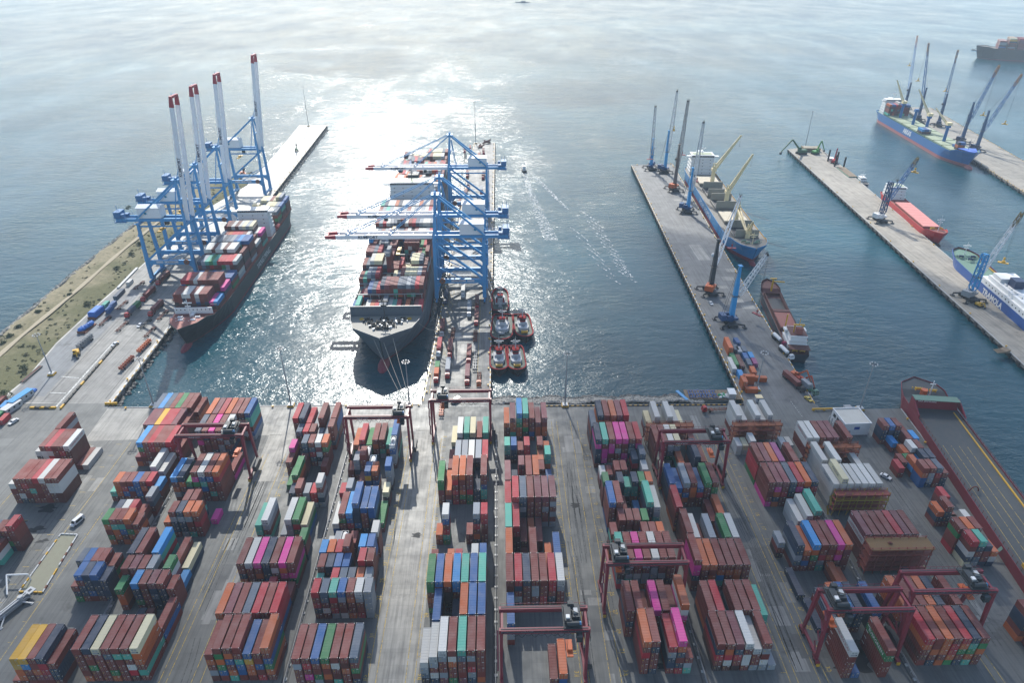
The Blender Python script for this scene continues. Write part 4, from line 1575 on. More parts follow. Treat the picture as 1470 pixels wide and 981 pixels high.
# --- small general function for ship's cargo cranes
def ship_crane(root, x, y, z, h, tip, mat, name='cargo_crane'):
    m = MB()
    m.tube((x, y, z), (x, y, z + h), 2.0, 12, 0, 1.8)
    m.box(x - 2.0, x + 2.0, y - 2.2, y + 2.2, z + h, z + h + 2.4)
    m.tube((x - 1, y, z + h + 2.4), (x - .8, y, z + h + 7), .7, 8, 0, .5)
    m.tube((x + 1, y, z + h + 2.4), (x + .8, y, z + h + 7), .7, 8, 0, .5)
    o = m.build(name, mat, root)
    j = MB()
    b0, tp = Vector((x, y, z + h + 1)), Vector(tip)
    for s in (-1, 1):
        j.beam(b0 + Vector((s * 1.3, 0, 0)), tp + Vector((s * .35, 0, 0)), 1.0, 1.6, 0, .6, 1.0)
    for k in range(1, 6):
        p = b0.lerp(tp, k / 6)
        j.beam(p + Vector((-1.1 + k * .12, 0, 0)), p + Vector((1.1 - k * .12, 0, 0)), .4)
    j.ball(tp, .7, 6, 4)
    j.build('jib', mat, o)
    c = MB()
    c.tube((x, y, z + h + 7), tp, .07, 4)
    c.tube(tp, tp - Vector((0, 0, 9)), .07, 4)
    c.ball(tp - Vector((0, 0, 9)), .5, 6, 4)
    c.build('cable', M_BLACK, o)
    return o


# --- blue bulk carrier with cream cranes
def ship_bulk():
    loc, rz, L = ship_frame((197.5, 668), (184.2, 454))
    B = 28.5
    r = thing('bulk_carrier', 'blue bulk carrier with cream deck cranes and open grey hatches', 'cargo ship', loc, rz)
    m, secs = hull_mesh(L, B, 9.5, 0, .15, .09, 1.5, .5, 3.2, .8, 1.6, .09, 1.0, .025)
    bulb(m, L, 2.2, .2, 5)
    m.build('hull', [M_HULLTEAL, M_BOOT, M_DECKGRY, M_YEL], r)
    o, zt = house(r, -11.5, 11.5, -L / 2 + 8, -L / 2 + 24, 9.5, 6, 3.0, M_WHITE, .5, 15, 1)
    b = MB()
    b.box(-9, 9, -L / 2 + 11, -L / 2 + 20, zt, zt + .2)
    b.build('roof_deck', M_PALEGRN, r)
    mast(r, -L / 2 + 17, zt, 7, M_WHITE)
    b = MB()
    b.box(-3, 3, -L / 2 + 3, -L / 2 + 9, 9.5, 28)
    b.build('funnel', M_WHITE, r)
    text('Safety First', 2.2, r, M_LETTERR, face_matrix((0, -L / 2 + 21.75, 22.5), (-1, 0, 0), (0, 0, 1)))
    ys = [L / 2 - 32 - k * 33 for k in range(5)]
    for k, y in enumerate(ys):
        m = MB()
        m.box(-9, 9, y - 11, y + 11, 9.5, 11.6)
        hc = m.build('hatch_coaming', M_DECKGRY, r)
        if k in (0, 2, 3):
            m = MB()
            m.box(-8.6, 8.6, y - 10.6, y - 9.9, 11.7, 17.5)
            m.box(-8.6, 8.6, y + 9.9, y + 10.6, 11.7, 17.5)
            m.box(-.12, .12, y - 9.9, y - 9.8, 11.7, 17.4)
            m.build_each('hatch_cover', M_HATCH, hc)
            m = MB()
            m.box(-8.3, 8.3, y - 9.7, y + 9.7, 11.61, 11.64)
            m.build('hold', M_DARK, hc)
        else:
            m = MB()
            m.box(-9.2, 9.2, y - 11.2, y - .1, 11.65, 12.6)
            m.box(-9.2, 9.2, y + .1, y + 11.2, 11.65, 12.6)
            m.build_each('hatch_cover', M_TAN, hc)
    inv = Matrix.Translation(loc) @ Matrix.Rotation(rz, 4, 'Z')
    inv = inv.inverted()
    for (bx, by), h, tp in (((197.2, 612), 13, (217, 612, 51)), ((189.5, 544), 14, (208, 552, 50)), ((188.5, 512), 12, (183.6, 474, 14.5)), ((185.5, 474), 6, (184.6, 466, 24))):
        q0, q1 = inv @ Vector((bx, by, 6.5)), inv @ Vector(tp)
        ship_crane(r, q0.x, q0.y, 9.5, h, (q1.x, q1.y, q1.z), M_CREAM)
    mast(r, L / 2 - 6, 12, 9, M_CREAM)
    winches(r, [(-5, L / 2 - 10), (5, L / 2 - 10), (-3, L / 2 - 7), (3, L / 2 - 7)], 12.5, M_DECKGRN)
    m = MB()
    for k in range(9):
        y0 = 26 - k * 5.2
        m.box(B / 2 + .05, B / 2 + .1, y0, y0 + .8, 4.2, 8.2)
        m.box(B / 2 + .05, B / 2 + .1, y0 + 2.4, y0 + 3.1, 4.2 + (k % 3), 8.2 - (k % 2) * 1.6)
        m.box(B / 2 + .055, B / 2 + .105, y0 + .8, y0 + 2.4, 5.6 + (k % 2) * 1.8, 6.3 + (k % 2) * 1.8)
    m.build('lettering', M_LETTERW, r)
    return loc, rz, L


SH3 = ship_bulk()


# --- small coaster, stern to the camera
M_CDECK = paint('deck_brown', hexc('5a2e2a'), .7, dirt=.4)


def ship_coaster():
    loc, rz, L = ship_frame((165.8, 317), (178.5, 408))
    B = 13.0
    r = thing('coaster', 'small dark coaster with open hold and white yellow deckhouse astern', 'cargo ship', loc, rz)
    m, secs = hull_mesh(L, B, 4.2, 0, .2, .15, 1.5, .5, .9, .7, 1.6, .12, 1.0, .02)
    m.build('hull', [paint('hull_dark_blue', hexc('232a36'), .5), M_BOOT, M_CDECK, M_CDECK], r)
    m = MB()
    m.box(-5, 5, -18, -17.5, 4.2, 6.6)
    m.box(-5, 5, 29.5, 30, 4.2, 6.6)
    m.box(-5, -4.6, -17.5, 29.5, 4.2, 6.6)
    m.box(4.6, 5, -17.5, 29.5, 4.2, 6.6)
    m.box(-5, 5, 2, 5, 6.65, 7.1)
    hc = m.build('hatch_coaming', M_CDECK, r)
    m = MB()
    m.box(-4.6, 4.6, -17.4, 2, 6.3, 6.7)
    m.build_each('hatch_cover', M_DECKRED, hc)
    m = MB()
    m.box(-4.5, 4.5, 5, 29.4, 4.35, 4.5)
    m.build('hold', M_DARK, hc)
    o, zt = house(r, -5, 5, -38, -24, 4.2, 3, 2.6, M_WHITE, .8, 6, 1)
    m = MB()
    m.box(-4.6, 4.6, -37, -26, 12.05, 12.2)
    m.box(-5.6, 5.6, -44, -38.5, 6.9, 7.05)
    m.build('deck', M_CDECK, r)
    m = MB()
    m.tube((-2.2, -33, 12), (-2.2, -33, 17), .4, 6)
    m.tube((2.2, -33, 12), (2.2, -33, 17), .4, 6)
    m.box(-3, 3, -33.4, -32.6, 16.6, 17.2)
    m.tube((0, -33, 17), (0, -33, 21), .2, 6)
    m.tube((-3.5, -21, 5), (-3.5, -21, 17), .4, 6)
    m.tube((0, 33, 6), (0, 33, 15), .55, 8)
    m.tube((0, 33, 13), (8, 36, 11.5), .4, 6)
    m.box(-2, 2, 32.6, 33.4, 14.6, 15.2)
    m.build('derrick', M_YEL, r)
    m = MB()
    m.box(-1.6, 1.6, -36, -33.8, 12.2, 16)
    m.build('funnel', M_DECKRED, r)
    winches(r, [(-2, -41), (2, -41)], 4.3, M_YEL)
    m = MB()
    m.tube((4.2, -37, 9.3), (4.2, -32, 9.3), .9, 8)
    m.build('lifeboat', M_ORANGE, r)


ship_coaster()


# --- bright blue feeder with the name on its side at the far right pier
def ship_blue():
    loc, rz, L = ship_frame((515.5, 925), (490.5, 696))
    B = 29.0
    r = thing('container_ship', 'bright blue ship with red waterline and blue cargo cranes, far right', 'container ship', loc, rz)
    m, secs = hull_mesh(L, B, 11.0, 0, .16, .1, 1.5, .5, 3.2, .8, 3.0, .075, 1.0, .03)
    bulb(m, L, 2.8, .3, 7)
    m.build('hull', [M_HULLBLUE, paint('boot_topping_faded', hexc('a5615f'), .6), M_DECKGRN, M_HULLBLUE], r)
    m = MB()
    m.prism([(-9, L / 2 - 12), (9, L / 2 - 12), (4, L / 2 + 2), (0, L / 2 + 5), (-4, L / 2 + 2)], 16.2, 17.0)
    m.build('bow_shelter', paint('shelter_blue', hexc('4a6fc4'), .5), r)
    mast(r, L / 2 - 9, 16, 10, M_NAVY)
    o, zt = house(r, -11, 11, -L / 2 + 8, -L / 2 + 22, 11, 6, 3.0, M_WHITE, .5, 14.5, 1)
    mast(r, -L / 2 + 15, zt, 8, M_WHITE)
    b = MB()
    b.box(-2.5, 2.5, -L / 2 + 3, -L / 2 + 8, 11, 29)
    b.build('funnel', M_WHITE, r)
    m = MB()
    for k in range(8):
        y = L / 2 - 30 - k * 21.5
        for s in (-1, 1):
            m.box(min(s * .3, s * 11.5), max(s * .3, s * 11.5), y - 9.6, y + 9.6, 11, 13.2)
    m.build_each('hatch_cover', M_PALEGRN, r)
    m = MB()
    for k in range(60):
        y = -L / 2 + 30 + k * 2.85
        m.box(12.6, 13.4, y, y + 1.2, 11, 12.6)
        m.box(-13.4, -12.6, y, y + 1.2, 11, 12.6)
    o = m.build('deck_stanchion', M_DECKGRN, r)
    o['kind'] = 'stuff'
    for y, z, tip in ((L / 2 - 178, 13, (10, L / 2 - 196, 55)), (L / 2 - 105, 13, (10, L / 2 - 132, 55)), (L / 2 - 58, 11, (10, L / 2 - 80, 44)), (L / 2 - 140, 11, None)):
        m = MB()
        m.tube((2, y, 11), (2, y, 11 + 17), 1.8, 10, 0, 1.5)
        m.box(0, 4, y - 2, y + 2, 28, 31)
        o = m.build('cargo_crane', M_HULLBLUE, r)
        if tip:
            j = MB()
            for s in (-1, 1):
                j.beam((2 + s * 1.2, y, 30), (tip[0] + s * .3, tip[1], tip[2]), .9, 1.3, 0, .5, .8)
            j.box(-.5, 4.5, y - 2.6, y + 2.6, 30.5, 33.5)
            j.build('jib', M_CREAM, o)
    W_ = 'bright blue ship'
    deck_cargo(loc, rz, -L / 2 + 34, 11.35, 10, '5555655555', 13.2, 12.19, 'obbrwrbnbb', W_, -2.52)
    deck_cargo(loc, rz, L / 2 - 96, 11.35, 4, '2222', 13.2, 12.19, 'abbw', W_, -2.52)
    deck_cargo(loc, rz, L / 2 - 33, 2, 4, '1111', 13.2, 6.06, 'baab', W_, -2.52)
    deck_cargo(loc, rz, L / 2 - 22, 5, 3, '333', 13.2, 6.06, 'nbb', W_, -2.52)
    b = MB()
    b.box(B / 2 + .03, B / 2 + .07, -22, 8, 5.2, 10.4)
    b.build('name_panel', M_HULLBLUE, r)
    text('ARKAS', 7.2, r, M_LETTERW, face_matrix((B / 2 + .12, -6, 7.8), (0, 1, 0), (0, 0, 1)), 'lettering', .04)
    return loc, rz, L


ship_blue()


# --- red coaster at the beige pier
def ship_red():
    loc, rz, L = ship_frame((354.5, 596), (340.5, 487))
    B = 16.0
    r = thing('coaster', 'red coaster with long pink hatch covers beside the beige pier', 'cargo ship', loc, rz)
    m, secs = hull_mesh(L, B, 6.0, 0, .16, .1, 1.2, .5, 1.0, .8, 1.8, .1, 1.0, .03)
    bulb(m, L, 1.5, -.6, 4)
    m.build('hull', [M_RED, paint('boot_dark', (.03, .02, .02), .6), M_DECKRED, M_RED], r)
    hc = MB()
    hc.box(-6.0, 6.0, L / 2 - 76, L / 2 - 17, 6.0, 7.6)
    c = hc.build('hatch_coaming', M_DECKRED, r)
    for k in range(9):
        y = L / 2 - 76 + k * 6.55
        m = MB()
        m.box(-6.2, 6.2, y + .08, y + 6.4, 7.65, 8.3)
        m.build_each('hatch_cover', M_DECKPINK, c)
    o, zt = house(r, -7, 7, -L / 2 + 6, -L / 2 + 20, 6, 4, 2.7, M_WHITE, .5, 8, 1)
    m = MB()
    m.box(-6, 6, -L / 2 + 8, -L / 2 + 17, zt, zt + .15)
    m.build('roof_deck', M_PALEGRN, r)
    mast(r, -L / 2 + 13, zt, 6, M_DARK)
    mast(r, L / 2 - 6, 8.5, 11, M_WHITE)
    winches(r, [(-3, L / 2 - 9), (3, L / 2 - 9)], 9, M_YEL)


ship_red()


# --- white and blue ferry whose name stands on its side
def ship_ferry():
    s = G(1400, 385, 0)
    loc, rz, L = ship_frame((318.0, 330), (333.4, 452))
    B = 19
    r = thing('ferry', 'white and blue ferry with a green foredeck, cut by right edge', 'ferry', loc, rz)
    m, secs = hull_mesh(L, B, 7.5, 0, .18, .1, 1.5, .5, 1.2, .85, 1.2, .1, 1.2, .02)
    m.build('hull', [paint('ferry_blue', hexc('1c4f94'), .45), M_BOOT, M_DECKGRN, M_RUST], r)
    m = MB()
    m.box(-9.2, 9.2, -L / 2 + 4, 10, 7.5, 12.5)
    sp = m.build('superstructure', M_WHITE, r)
    w_ = MB()
    for k in range(15):
        y = -L / 2 + 8 + k * 4
        for s in (-1, 1):
            w_.box(min(s * 9.2, s * 9.27), max(s * 9.2, s * 9.27), y, y + .9, 10.2, 11.0)
    w_.build('window', M_GLASS, sp)
    m = MB()
    m.box(-7.5, 7.5, -46, 6, 12.5, 15)
    m.box(-6.5, 6.5, -6, 4, 15, 17.6)
    m.build('upper_deckhouse', M_WHITE, r)
    m = MB()
    m.box(-3, 3, -15, -8, 15, 20)
    m.build('funnel', M_NAVY, r)
    m = MB()
    for k in range(7):
        m.tube((-5, -35 + k * 6, 15.2), (-5, -32 + k * 6, 15.2), .6, 8)
    m.build('life_raft', M_LGREY, r)
    m = MB()
    m.box(7.4, 7.8, 16, 46, 8.2, 8.7)
    m.build('rail', M_YEL, r)
    mast(r, L / 2 - 8, 8, 10, M_WHITE)
    winches(r, [(-4, L / 2 - 12), (4, L / 2 - 12), (0, L / 2 - 17)], 9.2, M_NAVY)
    text('TRAMOLA', 5.2, r, M_LETTERW, face_matrix((-B / 2 - .12, -9, 5.0), (0, -1, 0), (0, 0, 1)), 'lettering', .03)


ship_ferry()


# --- red roll-on barge on the right
def ship_barge():
    a, b_ = Vector((186.0, 120)), Vector((211.5, 284))
    loc, rz, L = ship_frame((a.x + 3, a.y), (b_.x, b_.y))
    B = 21.5
    r = thing('cargo_barge', 'long raspberry red deck barge with yellow lane lines on a grey deck', 'barge', loc, rz)
    m, secs = hull_mesh(L, B, 7.0, 0, .09, .05, 0.5, .6, .8, .95, 1.5, .06, .6, .02)
    m.build('hull', [M_BARGE, M_BOOT, M_STEELDK, M_BARGE], r)
    m = MB()
    for k, x in enumerate((-7.2, -3.6, -.2, 3.2)):
        y = -L / 2 + 8
        while y < L / 2 - 25:
            l_ = 100 if k % 2 == 0 else 7 + 5 * rnd()
            y1 = min(y + l_, L / 2 - 24)
            m.box(x - .09, x + .09, y, y1, 7.012, 7.03)
            y = y1 + .8
    m.build('lane_line', M_YLINE, r)
    m = MB()
    m.box(8.0, 8.5, -L / 2 + 8, L / 2 - 24, 7.01, 7.5)
    m.build('kerb', M_YEL, r)
    m = MB()
    for s in (-1, 1):
        for k in range(42):
            y = -L / 2 + 8 + k * 3.2
            m.tube((s * 10.2, y, 7.4), (s * 10.2, y, 9.0), .09, 5)
        m.beam((s * 10.2, -L / 2 + 8, 8.9), (s * 10.2, L / 2 - 26, 8.9), .07)
        m.beam((s * 10.2, -L / 2 + 8, 8.3), (s * 10.2, L / 2 - 26, 8.3), .06)
    o = m.build('railing', M_RUST, r)
    o['kind'] = 'stuff'
    # bow bulkhead with sloping wings
    m = MB()
    yb = L / 2 - 22
    m.box(-10.4, 10.4, yb, yb + 2.2, 7.0, 12.5)
    m.prism([(-10.7, yb - 9), (-10.7, yb + 2.2), (-10.1, yb + 2.2), (-10.1, yb - 9)], 7.0, 9.0)
    for s in (-1, 1):
        x0, x1 = sorted((s * 10.1, s * 10.7))
        m.add([(x0, yb - 9, 9), (x1, yb - 9, 9), (x1, yb + 2, 9), (x0, yb + 2, 9), (x0, yb, 12.5), (x1, yb, 12.5), (x1, yb + 2, 12.5), (x0, yb + 2, 12.5)], MB.BF)
    bh = m.build('bulkhead', M_BARGE, r)
    m = MB()
    m.box(-10.2, 10.2, yb - 1.2, yb + 3.2, 12.52, 12.8)
    m.build('bridge_deck', M_DECKGRN, bh)
    text('NO SMOKING', 1.3, bh, M_LETTERW, face_matrix((-4, yb - .05, 11.3), (1, 0, 0), (0, 0, 1)))
    m = MB()
    m.tube((1.5, yb + 10, 8), (1.5, yb + 10, 17), .35, 8, 0, .2)
    m.box(.2, 2.8, yb + 9.8, yb + 10.2, 15, 15.3)
    m.build('mast', M_WHITE, r)
    winches(r, [(-3, yb + 13), (3.5, yb + 12)], 9.4, M_YEL)
    m = MB()
    m.tube((-2, yb + 9, 9.5), (-2, yb + 9, 12.3), 1.6, 8)
    m.build('ventilator', M_ORANGE, r)
    # yellow framed ramp opening amidships and small deckhouse astern
    m = MB()
    y0 = -L / 2 + 46
    m.box(-8.4, -7.9, y0 - 18, y0, 7.02, 8.3)
    m.box(-1.6, -1.1, y0 - 18, y0, 7.02, 8.3)
    m.box(-8.4, -1.1, y0, y0 + .5, 7.02, 8.3)
    m.build('ramp_frame', M_YEL, r)
    m = MB()
    m.box(-7.8, -1.7, y0 - 18, y0 - .1, 7.015, 7.05)
    m.build('ramp_opening', M_DECKGRN, r)
    m = MB()
    m.beam((-10.6, y0 + 9, 6.8), (-17, y0 + 5, 3.4), 1.1, .2)
    for k in range(6):
        m.beam((-10.6 - 1.1 * k, y0 + 9.6 - .66 * k, 6.9 - .55 * k), (-10.6 - 1.1 * k, y0 + 9.6 - .66 * k, 7.8 - .55 * k), .06)
    m.build('gangway', M_DECKGRN, r)
    return loc, rz, L


ship_barge()


# --- container ship passing far out, cut by the right edge
def ship_far():
    loc, rz, L = ship_frame((1245, 1380), (1000, 1500))
    B = 40
    r = thing('container_ship', 'distant black container ship at the upper right edge', 'container ship', loc, rz)
    m, secs = hull_mesh(L, B, 19.0, 0, .15, .1, 1.5, .5, 1.0, .8, 2, .08, 1.0, .03)
    m.build('hull', [M_HULLBLK, M_BOOT, M_DECKGRY, M_GREY], r)
    for k in range(9):
        deck_cargo(loc, rz, L / 2 - 34 - k * 16, 18.8, 16, [8, 8, 8, 7] if k else [6], 20.0, 12.19, ['mmwwmrmm', 'cymwmcw', 'rpmrmmp', 'wlwwmw', 'mmrmom', 'wmlmm'][k % 6], 'distant black ship', -2.52)
    house(r, -18, 18, -L / 2 + 30, -L / 2 + 42, 19, 12, 2.9, M_WHITE, .4, 15, 1)


ship_far()


# --- tugs
M_TUGRED = paint('tug_red', hexc('84161b'), .8, spec=.15)
M_TUGW = paint('tug_white', (.5, .5, .5), .75, spec=.2)


def tug(px, py, label, L=28.0, B=10.5, rz=math.pi, variant=0):
    x, y = G(px, py, WATER_Z)
    r = thing('tugboat', label, 'tugboat', (x, y, WATER_Z), rz, 'red tugs moored beside the middle pier')
    m, secs = hull_mesh(L, B, 2.6, 0, .34, .16, 1.3, .45, .4, .78, 0, .1, 1.0, .01)
    m.build('hull', [M_BLACK, M_BOOT, paint('tug_deck', hexc('3c4a41'), .7), M_TUGRED], r)
    # fender band and red bulwark cap follow the deck edge
    m = MB()
    prev = None
    for (yy, hd, hw, zd, t) in secs:
        cur = [(s * (hd + .18), yy + (.01 * L * max(0, (t - .85) / .15) ** 2), zd) for s in (-1, 1)]
        if prev:
            for s in (0, 1):
                m.beam((prev[s][0], prev[s][1], prev[s][2] + .25), (cur[s][0], cur[s][1], cur[s][2] + .25), .45, .8, 0)
                m.beam((prev[s][0] * .965, prev[s][1], prev[s][2] + 1.02), (cur[s][0] * .965, cur[s][1], cur[s][2] + 1.02), .75, .2, 1)
        prev = cur
    m.beam((-B * .38, -L / 2 - .1, 3.0), (B * .38, -L / 2 - .1, 3.0), .5, 1.0, 0)
    m.beam((-B * .38, -L / 2 + .1, 3.65), (B * .38, -L / 2 + .1, 3.65), .5, .2, 1)
    o = m.build('fender', [M_BLACK, M_TUGRED], r)
    k = B / 10.5
    m = MB()
    m.prism([(-3.2 * k, -5.5), (3.2 * k, -5.5), (3.2 * k, 3.0), (2.2 * k, 5.0), (-2.2 * k, 5.0), (-3.2 * k, 3.0)], 2.6, 4.5)
    m.box(-2.6 * k, 2.6 * k, -5.0, .6, 4.5, 5.7)
    dh = m.build('deckhouse', M_TUGW, r)
    m = MB()
    m.box(-1.0, 1.0, 1.2, 2.6, 4.52, 4.9)
    m.box(-.35, .35, 3.2, 4.0, 4.52, 4.8)
    m.build('hatch', M_GREY, dh)
    m = MB()
    m.prism([(-1.7, -3.4), (-1.2, -4.2), (1.2, -4.2), (1.7, -3.4), (1.7, -1.2), (1.0, -.4), (-1.0, -.4), (-1.7, -1.2)], 5.7, 8.2)
    wh = m.build('wheelhouse', M_TUGRED if variant != 1 else M_TUGW, r)
    m = MB()
    m.prism([(-1.76, -3.38), (-1.24, -4.25), (1.24, -4.25), (1.76, -3.38), (1.76, -1.22), (1.04, -.35), (-1.04, -.35), (-1.76, -1.22)], 6.8, 7.7)
    m.build('window', M_GLASS, wh)
    m = MB()
    m.prism([(-1.9, -3.5), (-1.3, -4.4), (1.3, -4.4), (1.9, -3.5), (1.9, -1.1), (1.1, -.2), (-1.1, -.2), (-1.9, -1.1)], 8.203, 8.4)
    m.build('roof_plate', M_TUGRED, wh)
    for s in (-1, 1):
        m = MB()
        m.box(s * 2.2 * k - .55, s * 2.2 * k + .55, -6.6, -5.1, 4.5, 7.2)
        m.box(s * 2.2 * k - .4, s * 2.2 * k + .4, -6.45, -5.25, 7.2, 7.6, 1)
        m.build('funnel', [M_TUGRED, M_BLACK], r)
    mast(r, -2.6, 8.4, 5.5, M_TUGW)
    m = MB()
    m.tube((-1.4, 8.5, 3.9), (1.4, 8.5, 3.9), .8, 10)
    m.box(-1.8, -1.4, 7.7, 9.3, 3.1, 4.8)
    m.box(1.4, 1.8, 7.7, 9.3, 3.1, 4.8)
    m.tube((-1.0, -7.5, 3.5), (1.0, -7.5, 3.5), .7, 10)
    m.box(-1.2, 1.2, -10.2, -9.8, 2.6, 4.0)
    m.build_each('towing_winch', M_GREY if variant else M_YEL, r)
    m = MB()
    m.tube((3.6, -5, 3.2), (3.6, -2.4, 3.2), .55, 8)
    m.build('life_raft', M_TUGW, r)
    return r


tug(718, 437, 'red tug at the far end of the group, alone against pier', 30, 10.5, 0, 1)
tug(721, 477, 'largest red tug with white upper deck, in the middle against the pier', 33, 13.0, math.pi - .05, 1)
tug(750.5, 475, 'red tug tied outside the largest tug, farthest from the pier', 30, 10.5, math.pi + .08, 0)
tug(716.5, 522, 'near red tug lying directly against the middle pier', 27, 10.0, math.pi, 0)
tug(740.5, 522, 'near red tug lying outside its twin, away from pier', 27, 10.0, math.pi + .06, 0)

# --- launch under way, with its wake
def launch(px, py, label, L, rz, mats):
    x, y = G(px, py, WATER_Z)
    r = thing('motor_launch', label, 'boat', (x, y, WATER_Z), rz)
    m, secs = hull_mesh(L, L * .3, 1.3, 0, .4, .1, .6, .5, .3, .9, 0, .1, .4, .01)
    m.build('hull', [mats[0], M_BOOT, M_DECKGRY, M_WHITE], r)
    house(r, -L * .1, L * .1, -L * .22, L * .1, 1.3, 2, 1.9, mats[1], .3, 0, 1)
    mast(r, -L * .05, 5, 3, M_WHITE)


launch(752, 245, 'small dark launch heading out with a white wake', 15, .1, [M_BLACK, M_WHITE])
launch(1404, 72, 'small white workboat near the distant black ship', 26, 1.0, [M_WHITE, M_WHITE])
launch(1237, 262, 'white wheelhouse tug beside the dredging barge at the beige pier', 26, math.pi - .1, [M_NAVY, M_WHITE])
r = launch(750, 3, 'dark ship cut by the top edge far out at sea', 60, 1.4, [M_BLACK, M_NAVY])


M_FOAM = paint('foam', (.62, .65, .66), .9, dirt=.05)


def glint_mat():
    t = NT('wake_glint')
    p = t.world()
    n = t.noise(p, .35, 6, .75)
    tr = t.n('ShaderNodeBsdfTransparent')
    mx = t.n('ShaderNodeMixShader')
    out = t.t.nodes['Material Output']
    t.l(t.ramp(n, .49, .64), mx.inputs[0])
    t.l(tr.outputs[0], mx.inputs[1])
    t.l(t.b.outputs[0], mx.inputs[2])
    t.l(mx.outputs[0], out.inputs[0])
    t.b.inputs['Base Color'].default_value = (.55, .57, .58, 1)  # pale base colour paints the sun glints on the wake crests
    t.b.inputs['Roughness'].default_value = .8
    return t.m


M_WAKE = glint_mat()
m = MB()
def strip(pts, w0, w1, z):
    P = [Vector(G(*p, WATER_Z)) for p in pts]
    rg = []
    for i, p in enumerate(P):
        d = (P[min(i + 1, len(P) - 1)] - P[max(i - 1, 0)]).normalized()
        nrm = Vector((d.y, -d.x))
        wd = w0 + (w1 - w0) * i / (len(P) - 1)
        rg.append([(p.x - nrm.x * wd, p.y - nrm.y * wd, WATER_Z + z), (p.x + nrm.x * wd, p.y + nrm.y * wd, WATER_Z + z)])
    m.loft(rg)
strip([(752, 247), (757, 262), (765, 285), (775, 310), (792, 345)], 1.6, 5.5, .02)
for k in range(9):
    p0 = (762 + k * 4.0, 249 + k * 4.2)
    strip([p0, (p0[0] + 12, p0[1] + 9), (p0[0] + 22, p0[1] + 19)], .7, 1.2, .03 + .002 * k)
for k in range(13):
    x0, y0 = 833 + k * 4.6, 303 + k * 7.2
    strip([(x0, y0), (x0 + 12, y0 + 7), (x0 + 26, y0 + 16)], .7, 1.2, .03 + .002 * k)
for k in range(6):
    strip([(818 + k * 9, 326 + k * 13), (838 + k * 8, 340 + k * 12), (852 + k * 8, 354 + k * 11)], .5, .5, .06 + .002 * k)
tag(m.build('wake', M_WAKE), 'white painted sun glints on wave crests trailing the small launch', None, None, 'stuff')
# ------------------------------------------------------------------ quay cranes
M_BOOM = paint('boom_white', (0.8, .79, .81), .45, dirt=.15)
M_TIP = paint('boom_tip_red', hexc('a02636'), .5, dirt=.1)
M_HOUSE = paint('machine_house_white', (0.76, .76, .77), .5, dirt=.1)
M_SIGN = paint('sign_pale', (.55, .56, .6), .5)
M_TURQ = paint('logo_turquoise', hexc('1d8aa8'), .5)


